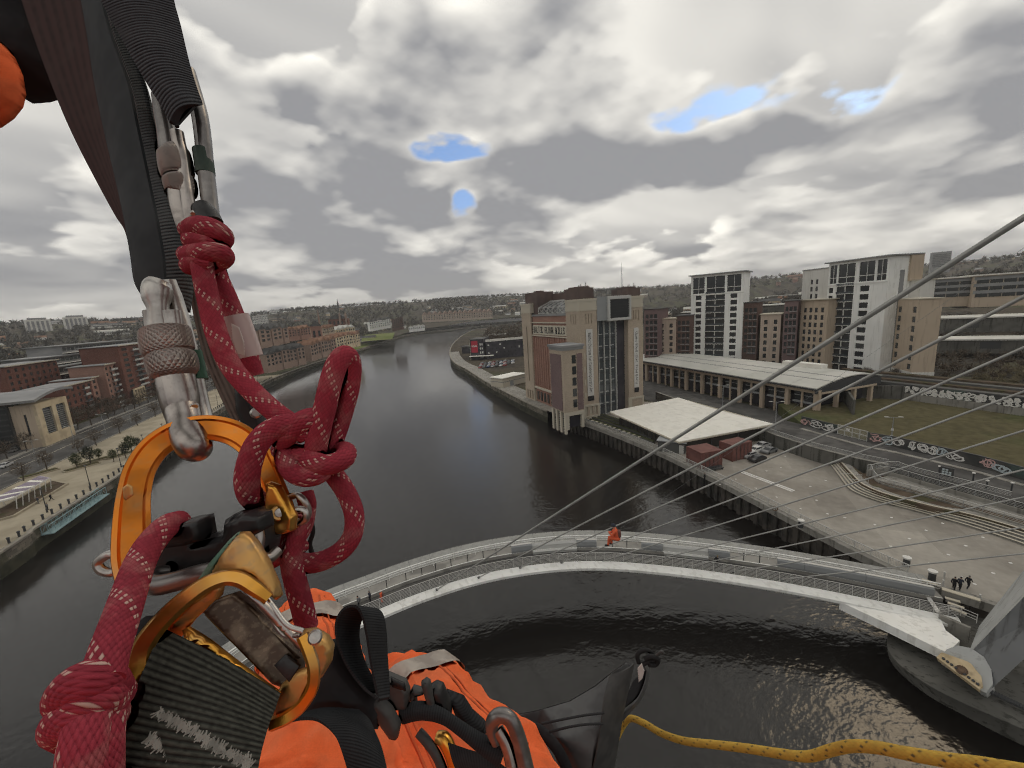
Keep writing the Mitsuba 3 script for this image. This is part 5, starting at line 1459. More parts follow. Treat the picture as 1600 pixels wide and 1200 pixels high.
struct('promenade', strip(SL0 - 80, SL1 + 30, 0.2, 26, 5.05), 'promenade', 'sandy paved riverside promenade on the left bank')
struct('promenade_kerb', strip(SL0 - 80, SL1 + 30, 26, 26.6, 5.16), 'concrete')
struct('left_bank_road', strip(SL0 - 80, SL1 + 60, 26.6, 56, 5.10), 'asphalt', 'wide grey road with parking bays behind the promenade')
for o in (36.0, 43.0):
    struct('road_line', strip(SL0 - 60, SL1 + 40, o, o + 0.25, 5.108), 'trim_cream')
struct('road_median', strip(SL0 - 60, SL1 + 40, 45.5, 48, 5.2), 'concrete')
struct('riverside_lawn', strip(SL1 + 210, SL1 + 620, 2, 24, 5.25, 20), 'grass_bright', 'green riverside lawn on the far left bank')
k = struct('field', sheet([tuple((-217.2235,601.4987,19.2347)[:2]), tuple((-174.796,615.2507,21.3521)[:2]), tuple((-239.7723,867.2036,22.387)[:2]), tuple((-300.3402,848.1828,24.4628)[:2])], 12.0), 'grass_bright', 'sloping green field by the far houses')

_bol = None
for i, s in enumerate(np.arange(SL0 - 2, SL1 + 10, 2.7)):
    p, t = bank_pt(s, 0.75)
    M_ = T().translate([p[0], p[1], 5.05])
    if _bol is None:
        _bol = mikit.ply(lathe([(0, 0), (0.20, 0), (0.20, 0.9), (0.26, 0.95), (0.26, 1.15), (0.15, 1.25), (0, 1.25)], 8), 'm_metal_dark', 30)
    k = key_for(None, 'bollard')
    scene[k] = {**_bol, 'to_world': M_}
    labels[k] = {'label': nth(i) + ' dark iron bollard from the near end of the left bank quay', 'category': 'bollard', 'group': 'bollards along the left bank quay'}
for i, s in enumerate(np.arange(SL0 + 3, SL1 - 5, 15.5)):
    p, t = bank_pt(s, 2.6)
    k = thing('promenade_lamp', nth(i) + ' slim dark lamp post from the near end of the promenade', 'lamp post', 'lamp posts along the promenade')
    add(k, 'column', lathe([(0.16, 0), (0.16, 1.0), (0.09, 1.1), (0.07, 5.6), (0, 5.6)], 8, (p[0], p[1], 5.05)), 'metal_dark')
    add(k, 'lantern', lathe([(0, 5.6), (0.34, 5.75), (0.30, 5.9), (0, 6.05)], 8, (p[0], p[1], 5.05)), 'metal_dark')
for i, s in enumerate(np.arange(SL0 - 10, SL1 + 20, 19.0)):
    p, t = bank_pt(s, 30)
    lamp(p, 5.1, 8.5, nth(i) + ' tall twin armed lamp from the near end of the left bank road', 2, 'street lamps on the left bank road', math.atan2(t[1], t[0]) + PI / 2)
# canopy over the seating bay
cq = A([(-121.1167,86.1729),(-127.9651,104.4033),(-123.1297,102.3691),(-118.0286,89.8245)])
cp = thing('seating_canopy', 'purple slatted canopy on white legs on the promenade at the left edge', 'canopy')
n_s = 12
for i in range(n_s):
    t0_, t1_ = (i + 0.08) / n_s, (i + 0.92) / n_s
    a, b = cq[0] * (1 - t0_) + cq[1] * t0_, cq[3] * (1 - t0_) + cq[2] * t0_
    c, d = cq[0] * (1 - t1_) + cq[1] * t1_, cq[3] * (1 - t1_) + cq[2] * t1_
    add(cp, 'roof_slat', slab(A([[np.r_[a, 8.3], np.r_[b, 8.3]], [np.r_[c, 8.3], np.r_[d, 8.3]]]), 0.08)[0], 'canopy_purple' if i % 3 else 'roof_pale')
add(cp, 'edge_beam', cat([bar(np.r_[cq[i], 8.15], np.r_[cq[(i + 1) % 4], 8.15], 0.18, 0.3) for i in range(4)]), 'trim_white')
for e0_, e1_ in ((0, 1), (3, 2)):
    for t in np.linspace(0.04, 0.96, 7):
        p = cq[e0_] * (1 - t) + cq[e1_] * t
        add(cp, 'leg', bar(np.r_[p, 5.1], np.r_[p * 1.0 + (0.3 if e0_ else -0.3), 8.2], 0.16), 'trim_white')
pl_ = thing('planted_bed', 'dark raised planting bed with a pale kerb under the purple canopy', 'planting bed')
c_ = cq.mean(0)
ol = [tuple(c_ + (q - c_) * 1.45 + A([1.2, -0.5])) for q in cq]
add(pl_, 'kerb', prism(sg.Polygon(ol).buffer(0.5).difference(sg.Polygon(ol)), 5.0, 5.5), 'promenade')
add(pl_, 'soil', prism(ol, 5.0, 5.35), 'soil')
# steel gangway and pontoon
gy = thing('gangway', 'pale blue steel gangway along the left quay wall leading to a pontoon', 'gangway')
ga, gb = A((-102.031,82.2433,2.6)), A((-108.0177,101.2005,3.2))
gd = nrm(gb - ga)
gs = nrm(A([-gd[1], gd[0], 0])) * 1.3
gs = gs if gs[0] < 0 else -gs
add(gy, 'deck', bar(ga + gs * 0.5, gb + gs * 0.5, 2.4, 0.2), 'teal_steel')
for o, nm in ((A([0, 0, 0]), 'truss'), (gs * 1.1, 'truss')):
    Lg = np.linalg.norm(gb - ga)
    n_ = 12
    ms = [bar(ga + o + [0, 0, 1.95], gb + o + [0, 0, 1.95], 0.13), bar(ga + o, gb + o, 0.18)]
    for i in range(n_ + 1):
        p = ga + o + (gb - ga) * i / n_
        ms.append(bar(p, p + A([0, 0, 1.95]), 0.09))
        if i < n_:
            ms.append(bar(p + A([0, 0, 1.95 * (i % 2)]), p + (gb - ga) / n_ + A([0, 0, 1.95 * (1 - i % 2)]), 0.06))
    add(gy, nm, cat(ms), 'teal_steel')
po = A([(-109.1991,81.2226,1),(-104.7906,83.71,1),(-106.4986,86.2917,1),(-111.7993,85.5822,1)])
add(gy, 'pontoon', prism([tuple(p[:2]) for p in po], 0.1, 1.2), 'teal_steel')
add(gy, 'pontoon_edge', cat([bar(po[i] + [0, 0, 0.3], po[(i + 1) % 4] + [0, 0, 0.3], 0.25, 0.3) for i in range(4)]), 'metal_pale')
for t in (0.05, 0.5, 0.95):
    p = ga + (gb - ga) * t + gs * 1.6
    add(gy, 'guide_pile', lathe([(0.25, -2), (0.25, 4.6), (0, 4.7)], 10, (p[0], p[1], 0)), 'metal_dark')
fd = thing('timber_fender', 'dark timber walkway along the left quay wall beyond the gangway', 'walkway')
_fa = A([np.r_[bank_pt(s, -1.2)[0], 3.0] for s in np.linspace(_ls((-113.0225,107.7306)), _ls((-131.6329,161.9549)), 12)])
add(fd, 'beam', tube(_fa, 1.0, prof=[(-0.5, -0.2), (0.5, -0.2), (0.5, 0.2), (-0.5, 0.2)], up=(0, 0, 1))[0], 'piling')
post_line(fd, _fa - [0, 0, 5], 4.0, 6.2, 'piling', 'pile', 0.4)
add(fd, 'rail', wire(_fa + [0, 0, 1.1], 0.05, 5), 'teal_steel')

# bare street trees
def tree_mesh(seed, h, r, n=260, w=0.07):
    rng = np.random.default_rng(seed)
    limbs = [wire([(0, 0, 0), (0.03 * h * rng.normal(), 0.03 * h * rng.normal(), h * 0.45), (0.05 * h * rng.normal(), 0.05 * h * rng.normal(), h * 0.8)], [0.030 * h, 0.020 * h, 0.006 * h], 5)]
    for i in range(7):
        a, z0 = rng.uniform(0, 6.28), h * rng.uniform(0.3, 0.6)
        e = A([math.cos(a) * r * 0.75, math.sin(a) * r * 0.75, z0 + h * rng.uniform(0.15, 0.35)])
        limbs.append(wire([(0, 0, z0), e * [0.5, 0.5, 1] + [0, 0, -0.05 * h], e], [0.012 * h, 0.008 * h, 0.003 * h], 4))
    u = rng.normal(size=(n, 3))
    u /= np.linalg.norm(u, axis=1)[:, None]
    c = u * rng.uniform(0.35, 1, (n, 1)) ** 0.5 * A([r, r, h * 0.36]) + A([0, 0, h * 0.64])
    c *= 1 + 0.22 * np.sin(c @ A([1.7, 2.3, 1.1]) * 3 / r)[:, None] * A([1, 1, 0])
    d = nrm(u + rng.normal(size=(n, 3)) * 0.6 + [0, 0, 0.5]) * (h * 0.10)
    s = nrm(np.cross(d, rng.normal(size=(n, 3)))) * w * h / 7
    v = np.concatenate([c - d - s, c - d + s, c + d], 1).reshape(-1, 3)
    return cat(limbs), (v, np.arange(3 * n).reshape(-1, 3))


_tp = {}


def bare_tree(x, y, z, h, kind, label, group, mat='twig', cat_='tree', n=260, w=0.07, r=0.36):
    kk = (kind, mat, n)
    if kk not in _tp:
        tr_, cr = tree_mesh(100 + kind, 7.0, 7.0 * r, n, w)
        _tp[kk] = (mikit.ply(tr_, 'm_bark'), mikit.ply(cr, 'm_' + mat))
    k = thing('bare_tree' if mat.startswith('twig') else 'evergreen_tree', label, cat_, group)
    M_ = T().translate([x, y, z]).rotate([0, 0, 1], (x * 37 + y * 61) % 360).scale([h / 7] * 3)
    for nm, d in zip(('trunk', 'crown'), _tp[kk]):
        q = key_for(k, nm)
        scene[q] = {**d, 'to_world': M_}


_i = 0
for row, (off, sp, hh) in enumerate(((24.0, 9.0, 6.5), (46.7, 8.0, 7.5), (57.5, 6.0, 8.5))):
    for _n, s in enumerate(np.arange(SL0 - 14, SL1 + 60, sp)):
        if row == 0 and (_i * 7) % 3 == 0:
            _i += 1
            continue
        p, t = bank_pt(s + (_i * 3.7) % 4, off + ((_i * 5) % 3) * 0.6)
        bare_tree(p[0], p[1], 5.1, hh * (0.85 + 0.3 * ((_i * 13) % 10) / 10), _i % 4, nth(_n) + (' bare young tree from the near end of the promenade edge', ' bare tree from the near end of the left road strip', ' bare tree from the near end of the row before the brick apartments')[row], ('trees on the promenade', 'trees in the road strip', 'trees before the apartments')[row])
        _i += 1
for i, p in enumerate([(-126.1032,122.5846),(-125.2396,125.787),(-128.2087,131.0922),(-129.73,135.1918),(-132.5184,117.925),(-131.5991,120.8576),(-132.7766,124.8656)]):
    bare_tree(p[0], p[1], 5.05, 4.2 + (i % 3), 5 + i % 2, nth(i) + ' small dark evergreen in the promenade planting', 'evergreens on the promenade', 'leaf_dark' if i % 2 else 'leaf_mid', n=420, w=0.085, r=0.27)
for i, p in enumerate([(-132.3744,118.9141),(-134.1553,123.9973),(-141.3627,115.4658),(-129.6089,128.9214)]):
    k = thing('planted_bed', nth(i) + ' low stone edged planting bed of the promenade evergreens', 'planting bed', 'small planting beds on the promenade')
    f = Fr(p, 1.15, 5.05)
    add(k, 'edge', f.box(-4, 4, -1.2, 1.2, 0, 0.35), 'promenade')
    add(k, 'planting', f.box(-3.7, 3.7, -0.9, 0.9, 0.35, 0.55), 'grass')
for i, (s, off, col, lab) in enumerate(((SL0 + 24, 52.5, 'black', 'black car parked in front of the cream office block'), (SL0 + 31, 52.5, 'red', 'dark red car parked second in front of the cream office block'), (SL0 + 46, 52.0, 'black', 'black car by the right corner of the cream office block'), (SL0 + 54, 52.0, 'silver', 'silver car just past the cream office block'),
                                        (SL0 + 72, 41, 'silver', 'silver car on the left bank road below the brick apartments'), (SL0 + 95, 52, 'grey', 'grey car parked before the brick apartments'), (SL0 + 104, 52, 'black', 'black car parked before the white portico'), (SL0 + 112, 52, 'white', 'white car parked nearest the white portico'), (SL0 + 6, 38, 'white', 'white car on the left bank road at the left edge'))):
    p, t = bank_pt(s, off)
    car(Fr(p, math.atan2(t[1], t[0]), 5.12), col, lab)

# cream office block with two tall windows
o0, o1 = A((-173.9662,146.4807)), A((-180.2668,162.9753))
FO = Fr(o0, math.atan2(*(o1 - o0)[::-1]), 0.0)
wO = float(np.linalg.norm(o1 - o0))
zO = 21.20
off = thing('office_building', 'office building with a cream stone end, two tall louvred windows and a curved grey roof', 'office building')
facade(off, FO, 0, wO, 4.5, zO, [(wO * 0.17, 9.0, wO * 0.47, zO - 2.2), (wO * 0.60, 9.0, wO * 0.90, zO - 2.2)], 'cream_stone', th=0.9, rec=0.6, part='end_wall')
for a in (0.17, 0.60):
    for j in range(12):
        z = 9.4 + j * (zO - 12) / 12
        add(off, 'louvre', FO.box(wO * a, wO * (a + 0.30), 0.25, 0.5, z, z + 0.16), 'metal_grey')
FOs = FO.sub(0, 7, 0, -90)
facade(off, FOs, 0, 7, 4.5, zO, [(3.2, 9.5, 3.9, zO - 3.5)], 'tan_render', th=0.5, part='side_wall')
add(off, 'core', FO.box(0.5, wO - 0.05, 0.9, 7, 4.5, zO - 0.1), 'cream_stone')
add(off, 'glass_wing', FO.box(-1.0, wO - 1.5, 7.02, 60, 4.5, zO + 0.5), 'glass_dark')
FOw = FO.sub(-1.0, 60, 0, -90)
for j in range(9):
    z = 6.5 + j * 2.0
    if z < zO:
        add(off, 'louvre_band', FOw.box(0, 52.5, -0.3, 0.0, z, z + 0.5), 'metal_dark')
yy = np.linspace(-2.4, wO + 2.5, 12)
Pn = A([[FO.pt(x, y, zO + 1.0 + 2.2 * math.sin((x + 2.4) / (wO + 4.9) * 2.4)) for x in yy] for y in (-1.5, 62)])
add(off, 'roof', slab(Pn[::-1], 0.9)[0] if False else slab(Pn, 0.9)[0], 'roof_grey', 40)

# brick apartments behind
rgb = np.random.default_rng(11)


def flats(label, o, ang, w, d, z0, z1, mat, nc, pitch=3.0, balc=(), roof='roof_grey', stair=None, trim='trim_cream'):
    k = thing('brick_apartments', label, 'apartment block')
    f = Fr(o, ang, 0)
    cols = [w * (i + 0.28) / nc for i in range(nc)]
    nr = int((z1 - z0 - 3) / pitch)
    rows = [z1 - 2.9 - i * pitch for i in range(nr)]
    block(k, f, w, d, z0, z1, mat, cols, rows, w / nc * 0.42, 1.6, roof=roof, roof_over=0.8)
    for c in balc:
        for z in rows:
            x = w * c / nc
            q = add(k, 'balcony', f.box(x, x + w / nc * 0.9, -1.3, 0, z - 0.6, z - 0.4), 'roof_grey')
            add(q, 'railing', f.box(x, x + w / nc * 0.9, -1.3, -1.25, z - 0.4, z + 0.55), 'metal_pale' if rgb.random() < 0.6 else 'glass_blue')
    add(k, 'roof_edge', f.box(-0.9, w + 0.9, -0.95, -0.8, z1 - 0.05, z1 + 0.5), trim)
    return k, f


fa = A((-202.8443,183.0027)), A((-214.7358,210.5768))
wa = float(np.linalg.norm(fa[1] - fa[0]))
aa = math.atan2(*(fa[1] - fa[0])[::-1])
za = 22.50
flats('dark red brick apartment block nearest the cream office, with black balconies', fa[0], aa, wa * 0.80, 14, 5, za, 'brick_red', 5, balc=(3,))
kq_, f_ = flats('narrow orange brick corner block at the right end of the dark brick one', fa[0] + (fa[1] - fa[0]) * 0.80, aa, wa * 0.2, 14.5, 5, za + 1.0, 'brick_baltic', 1)
fc = A((-214.4522,225.4188)), A((-237.8068,279.2218))
wc = float(np.linalg.norm(fc[1] - fc[0]))
ac = math.atan2(*(fc[1] - fc[0])[::-1])
zc_ = 38.03
flats('tall red brick apartment block with stacked white balconies beside the steel karabiner', fc[0], ac, wc * 1.25, 16, 5, zc_, 'brick_red', 5, balc=(1, 3))
k = thing('white_portico', 'cream framed two storey portico at the foot of the tall brick block', 'portico')
fp = Fr(fc[0], ac, 0)
add(k, 'frame', fp(cat([box(1 + i * 3.4, 1.7 + i * 3.4, -2.6, -1.9, 5, 13.5) for i in range(5)] + [box(1, 15.3, -2.6, -1.9, z, z + 0.8) for z in (8.8, 12.8)])), 'cream_stone')
add(k, 'glazing', fp.box(1, 15.3, -1.5, -1.3, 5, 13.3), 'glass_dark')
k, f = flats('middle brick block with pale balcony stacks left of the tall brick block', fa[1] + A([2, 3]), aa, float(np.linalg.norm(fc[0] - fa[1])) * 0.9, 14, 5, za + 6.5, 'brick_baltic', 3, balc=(1, 2))
lv = A((-232.8037,188.1318,23.7802))
for i, (u0, u1, w_, z_, zt, lab, mt) in enumerate(((0, 0, 40, 5, lv[2] + 9.0, 'brick apartment wing behind the office roof with a pale roof line', 'brick_red'),)):
    flats(lab, lv[:2], aa, w_, 14, z_, zt, mt, 8)
for (p, w_, zt, lab) in (((-249.2518,215.3645,24.2087), 66, 0, 'lowest stepped grey terrace storey above the brick apartments'), ((-259.4434,226.9627,29.7854), 78, 0, 'middle stepped grey glazed storey above the brick apartments'), ((-268.3949,247.2139,35.3687), 78, 0, 'top stepped grey glazed storey on the left bank apartments')):
    k = thing('stepped_apartments', lab, 'apartment block')
    f = Fr(p[:2], aa - 0.05, 0)
    zt = p[2] + 4.2
    add(k, 'wall', f.box(0, w_, 0, 16, 5, zt), 'roof_grey')
    for i in range(int(w_ / 4)):
        add(k, 'window', f.box(0.6 + i * 4, 3.6 + i * 4, -0.15, 0, zt - 3.0, zt - 0.9), 'glass_blue')
        add(k, 'window', f.box(0.6 + i * 4, 3.6 + i * 4, -0.15, 0, zt - 7.0, zt - 4.6), 'glass_dark')
    add(k, 'balcony_slab', f.box(-0.4, w_ + 0.4, -2.2, 0, zt - 4.3, zt - 4.0), 'roof_pale')
    add(k, 'roof', f.box(-1.0, w_ + 1.0, -2.4, 17, zt, zt + 0.5), 'roof_grey')
for lab, p, w_, d_, zt, mt, rf in (('cream shed with a pale roofline at the left edge above the office roof', (-239.0406,180.6566,29.0739), 36, 14, 21, 'cream_stone', 'trim_cream'), ('long cream building at the left edge beyond the brick wing', (-251.7608,197.187,32.4339), 46, 16, 25, 'cream_stone', 'roof_dark'), ('white flat block at the left edge between office and brick wing', (-230.826,174.5924,25.6463), 24, 10, 19.5, 'white_render', 'roof_light')):
    k = thing('low_building', lab, 'building')
    f = Fr(p[:2], aa, 0)
    add(k, 'wall', f.box(0, w_, 0, d_, 4, zt), mt)
    add(k, 'roof', f.box(-0.6, w_ + 0.6, -0.6, d_ + 0.6, zt, zt + 0.8), rf)
    add(k, 'window', f.box(w_ * 0.2, w_ * 0.3, -0.1, 0, zt - 4, zt - 2), 'glass_dark')
for lab, p in (('left one of the two pale tower blocks on the left skyline', (-933.423,830.2647,87.3821)), ('right one of the two pale tower blocks on the left skyline', (-897.7644,868.5837,89.6241))):
    k = thing('tower_block', lab, 'tower block')
    f = Fr(p[:2], 0.95, p[2] - 70)
    h_ = 67
    add(k, 'wall', f.box(-17, 17, 0, 18, 0, h_), 'pale_render')
    for i in range(5):
        add(k, 'window_strip', f.box(-15.5 + i * 6.4, -12.0 + i * 6.4, -0.4, 0, 4, h_ - 3), 'roof_grey')
    add(k, 'plant_room', f.box(-12, 12, 3, 15, h_, h_ + 3.5), 'roof_grey')

# ---------------------------------------------------------------- far banks, houses, woods
def house(key, f, w, d, h, rh, wall, roof, rows=2, cols=2, bay=False):
    add(key, 'wall', f.box(0, w, 0, d, -4, h), wall)
    v, fc_ = prism([(-0.3, h), (w + 0.3, h), (w / 2, h + rh)], -0.4, d + 0.4)
    add(key, 'roof', f((np.c_[v[:, 0], v[:, 2], v[:, 1]], fc_[:, ::-1])), roof)
    for r in range(rows):
        for c in range(cols):
            x = w * (c + 0.28) / cols
            z = 1.0 + r * (h - 0.6) / rows
            add(key, 'window', f.box(x, x + w / cols * 0.45, -0.12, 0, z, z + (h / rows) * 0.55), 'glass_dark')


def terrace(n, pa, pb, h, rh, wall, roof, label, group, rows, d=11, end=None, cols=2):
    pa, pb = A(pa), A(pb)
    v = (pb - pa)[:2]
    L = np.linalg.norm(v)
    ang = math.atan2(v[1], v[0])
    for i in range(n):
        k = thing('terraced_house', label + f', {nth(i)} from the left', 'house', group)
        p = pa + (pb - pa) * (i / n)
        step = 0.8 * (i % 2)
        house(k, Fr(p[:2], ang, p[2]).sub(0, step), L / n * 0.985, d, h + (i % 3) * 0.5, rh, wall, roof, rows, cols)


terrace(5, (-166.1544,277.8927,15.833), (-154.0194,307.5906,17.7126), 8.5, 3.2, 'brick_pink', 'roof_dark', 'gabled riverside house in the nearest left bank row', 'nearest row of gabled riverside houses', 3, 12)
terrace(5, (-164.7802,339.0642,16.306), (-163.1655,386.1474,18.17), 9.5, 3.2, 'brick_pink', 'roof_terracotta', 'gabled house in the middle riverside row', 'middle row of gabled riverside houses', 3, 12)
terrace(5, (-166.4086,395.6883,18.7226), (-170.3598,469.371,18.1468), 9.5, 3.2, 'cream_stone', 'roof_terracotta', 'gabled riverside house in the row ending at the lawn', 'far row of gabled riverside houses', 3, 12)
terrace(7, (-177.769,277.7246,31.0692), (-188.116,352.8103,32.2851), 9.0, 3.5, 'brick_pink', 'roof_dark', 'tall narrow gabled house in the upper row', 'upper row of tall gabled houses', 3, 12, cols=1)
terrace(6, (-230.4813,409.3656,29.9216), (-219.8595,459.9824,30.6601), 7.5, 2.5, 'brick_baltic', 'roof_terracotta', 'orange brick house in the long row above the riverside', 'orange brick row', 3, 12)
terrace(6, (-220.0963,470.8942,29.2935), (-209.0301,497.7268,30.793), 6, 3, 'tan_render', 'roof_terracotta', 'low house with terracotta roof left of the lawn', 'low terracotta roofed houses', 2, 14)
terrace(4, (-216.1026,516.2303,23.8529), (-205.1036,552.9051,25.8754), 9, 3.5, 'cream_stone', 'roof_light', 'pale roofed house just behind the far riverside row', 'pale roofed houses behind the far row', 2, 14)
terrace(5, (-228.9972,682.4127,27.4702), (-199.0774,702.2129,31.1455), 11, 3.5, 'white_render', 'roof_dark', 'white house at the top of the green field', 'white houses above the field', 3, 12)
terrace(3, (-186.8914,663.953,25.6141), (-169.1673,668.7591,28.3882), 15, 0.8, 'brick_dark', 'roof_dark', 'dark brick flat at the right end of the white houses', 'dark flats beside the white houses', 4, 14)
terrace(14, (-180.8522,881.5725,32.9339), (-33.3817,929.3077,30.8494), 11, 7, 'pink_render', 'brick_pink', 'pink gabled house in the long terrace beyond the river bend', 'long pink terrace beyond the bend', 3, 12)
terrace(4, (-197.1609,816.0803,16.7888), (-166.5522,822.9219,18.3102), 6, 2.5, 'white_render', 'roof_light', 'low white building on the far bank at the river bend', 'low white buildings at the bend', 1, 14)
terrace(5, (-601.9958,979.8466,45.3183), (-574.5935,996.1575,47.5291), 22, 1, 'pale_render', 'roof_light', 'pale flat in the stepped white block on the left hillside', 'stepped pale flats on the hillside', 4, 14)
ch = thing('red_brick_hall', 'large red brick hall with two pale pinnacled gables above the riverside houses', 'hall')
p = (-254.557,587.0268,29.8466)
f = Fr(p[:2], 0.25, p[2])
house(ch, f, 26, 20, 17, 8, 'brick_red', 'roof_dark', 2, 5)
for x in (16, 24):
    add(ch, 'pinnacle', f(lathe([(1.3, -4), (1.3, 22), (0, 27)], 6, (x, -1, 0))), 'brick_pink')
k = thing('chapel', 'small orange chapel gable with a slim spire beside the middle river houses', 'chapel')
p = (-185.344,387.6967,28.5448)
f = Fr(p[:2], 0.4, p[2])
house(k, f, 9, 14, 12, 6, 'brick_baltic', 'roof_dark', 1, 2)
add(k, 'spire', f(lathe([(0.9, 0), (0.8, 20), (0, 28)], 6, (8, 1, 0))), 'brick_pink')
k = thing('church_spire', 'thin dark church spire on the wooded skyline above the river houses', 'church')
p = (-562.9743,1390.2096,63.4198)
add(k, 'tower', Fr(p[:2], 0.3, p[2] - 20).box(-4, 4, -4, 4, 0, 45), 'roof_dark')
add(k, 'spire', lathe([(5, 0), (0, 30)], 6, (p[0], p[1], p[2] + 24)), 'roof_dark')

rgf = np.random.default_rng(8)


def scatter(n, az0, az1, r0, r1, avoid=30):
    out = []
    while len(out) < n:
        a, r = math.radians(rgf.uniform(az0, az1)), rgf.uniform(r0 ** 0.5, r1 ** 0.5) ** 2
        x, y = r * math.sin(a), r * math.cos(a)
        if not river.buffer(avoid).contains(sg.Point(x, y)):
            out.append((x, y))
    return A(out)


walls, roofs = ['brick_pink', 'tan_render', 'white_render', 'cream_stone', 'brick_baltic', 'pale_render'], ['roof_dark', 'roof_grey', 'roof_terracotta', 'roof_dark', 'roof_light']
for az0, az1, r0, r1, n, lab, grp in ((-56, -8, 700, 1700, 75, 'on the left hillside', 'houses on the left hillside'), (-8, 14, 1050, 1900, 40, 'beyond the river bend', 'houses beyond the river bend'), (14, 52, 600, 2300, 95, 'on the right hillside', 'houses on the right hillside')):
    P_ = scatter(n, az0, az1, r0, r1)
    Z_ = land_z(P_)
    for i, ((x, y), z) in enumerate(zip(P_, Z_)):
        long_ = rgf.random() < 0.45
        f = Fr((x, y), math.atan2(-x, y) + rgf.uniform(-0.5, 0.5), z)
        w = rgf.uniform(26, 60) if long_ else rgf.uniform(9, 16)
        wl, rf = walls[int(rgf.integers(6))], roofs[int(rgf.integers(5))]
        tone = dict(brick_pink='pinkish', tan_render='tan', white_render='white', cream_stone='cream', brick_baltic='brick', pale_render='pale grey')[wl]
        rtone = dict(roof_dark='dark', roof_grey='grey', roof_terracotta='terracotta', roof_light='pale')[rf]
        k = thing('hillside_house', f"{'long' if long_ else 'small'} far {tone} house with a {rtone} roof {lab}", 'house', f"{'long' if long_ else 'small'} {tone} houses with {rtone} roofs {lab}")
        h_ = rgf.uniform(5, 8)
        add(k, 'wall', f.box(-w / 2, w / 2, 0, 9, -5, h_), wl)
        v, fc_ = prism([(-0.4, h_), (9.4, h_), (4.5, h_ + 3.2)], -w / 2 - 0.3, w / 2 + 0.3)
        add(k, 'roof', f((np.c_[v[:, 2], v[:, 0], v[:, 1]], fc_)), rf)
        if long_:
            add(k, 'window_row', f.box(-w / 2 + 1, w / 2 - 1, -0.1, 0, h_ * 0.45, h_ * 0.7), 'glass_dark')
# big sheds on the right
for lab, p, w_, d_, h_ in (('long pale roofed shed at the foot of the right hill', (374.1267,591.5482,34.0013), 90, 30, 8), ('pale roofed works between the white towers', (140.0887,331.267,28.594), 16, 14, 7), ('white roofed hall right of the white tower', (171.1723,281.8174,30.6197), 20, 18, 8), ('pale long shed roof right of the tan block', (188.9139,177.04,20.1593), 60, 14, 1.5), ('low grey parking deck below the office blocks', (211.4063,197.753,26.6468), 40, 18, 2.5)):
    k = thing('works_shed', lab, 'shed')
    f = Fr(p[:2], -0.6, p[2] - 3)
    add(k, 'wall', f.box(0, w_, 0, d_, -4, h_), 'concrete_dark')
    add(k, 'roof', f.box(-0.8, w_ + 0.8, -0.8, d_ + 0.8, h_, h_ + 0.6), 'roof_light')
    add(k, 'door', f.box(w_ * 0.2, w_ * 0.3, -0.15, 0, -2, h_ * 0.7), 'metal_dark')


def wood(name, label, pts, h, mat, n=26, seed=1, w=0.5):
    """A far wood read as one mass: every tree a cluster of twig blades."""
    rng = np.random.default_rng(seed)
    z = land_z(pts)
    m = len(pts)
    hh = h * rng.uniform(0.6, 1.25, m)
    u = nrm(rng.normal(size=(m, n, 3)))
    c = u * rng.uniform(0.2, 1, (m, n, 1)) * (hh[:, None, None] * A([0.42, 0.42, 0.42])) + np.stack([pts[:, 0], pts[:, 1], z + hh * 0.52], -1)[:, None]
    d = nrm(u + rng.normal(size=(m, n, 3)) * 0.5 + [0, 0, 0.4]) * hh[:, None, None] * 0.20
    s = nrm(np.cross(d, rng.normal(size=(m, n, 3)))) * hh[:, None, None] * 0.055 * w * 2
    v = np.stack([c - d - s, c - d + s, c + d], 2).reshape(-1, 3)
    solo(name, (v, np.arange(len(v)).reshape(-1, 3)), mat, label, 'wood', kind='stuff')


wood('woodland', 'bare brown woods on the left hillside', scatter(3600, -58, -5, 560, 1900, 60), 13, 'twig_dark', n=20, seed=1, w=0.8)
wood('woodland', 'bare brown woods beyond the river bend', scatter(1500, -10, 16, 1180, 2100, 60), 13, 'twig_dark', n=20, seed=2, w=0.8)
wood('woodland', 'hazy woods and hedges on the right hillside', scatter(2600, 12, 56, 520, 2700, 60), 13, 'twig_dark', n=20, seed=3, w=0.8)
wood('woodland', 'paler brown woods on the slope behind the hotel', scatter(240, -3, 10, 430, 900, 45), 12, 'twig', n=44, seed=4, w=0.35)
wood('woodland', 'darker evergreen woods among the far houses', scatter(260, -50, 50, 560, 1700, 60), 11, 'leaf_dark', seed=5)
wood('scrub', 'low brown scrub on the slope behind the car parks', scatter(330, 38, 54, 205, 420, 60), 4.5, 'twig', n=36, seed=6, w=0.35)
for i, p in enumerate(((-22.7505,383.7277,22.5412), (-18.0134,398.9852,21.9464), (-11.8421,379.1842,22.1112), (-5.8126,369.284,21.7394), (-0.6092,359.3275,22.015), (4.7599,379.311,21.6271), (-23.7697,468.9114,22.6202), (-10.7718,479.4089,22.7604), (2.7526,479.5487,23.3728))):
    bare_tree(p[0], p[1], land_z(p[:2])[0], 17 + (i * 5) % 5, i % 4, nth(i) + ' tall bare brown tree standing behind the hotel', 'tall trees behind the hotel', n=900, w=0.05)
for i, p in enumerate(((107.4733,178.7742), (108.6721,174.6434), (110.0372,170.6049), (111.3427,166.7427), (113.0081,162.8845), (106.27,181.1575))):
    bare_tree(p[0], p[1], 8, 7, 5 + i % 2, nth(i) + ' dark evergreen bush at the foot of the pink block', 'bushes at the foot of the blocks', 'leaf_dark', n=420, w=0.14, r=0.3)
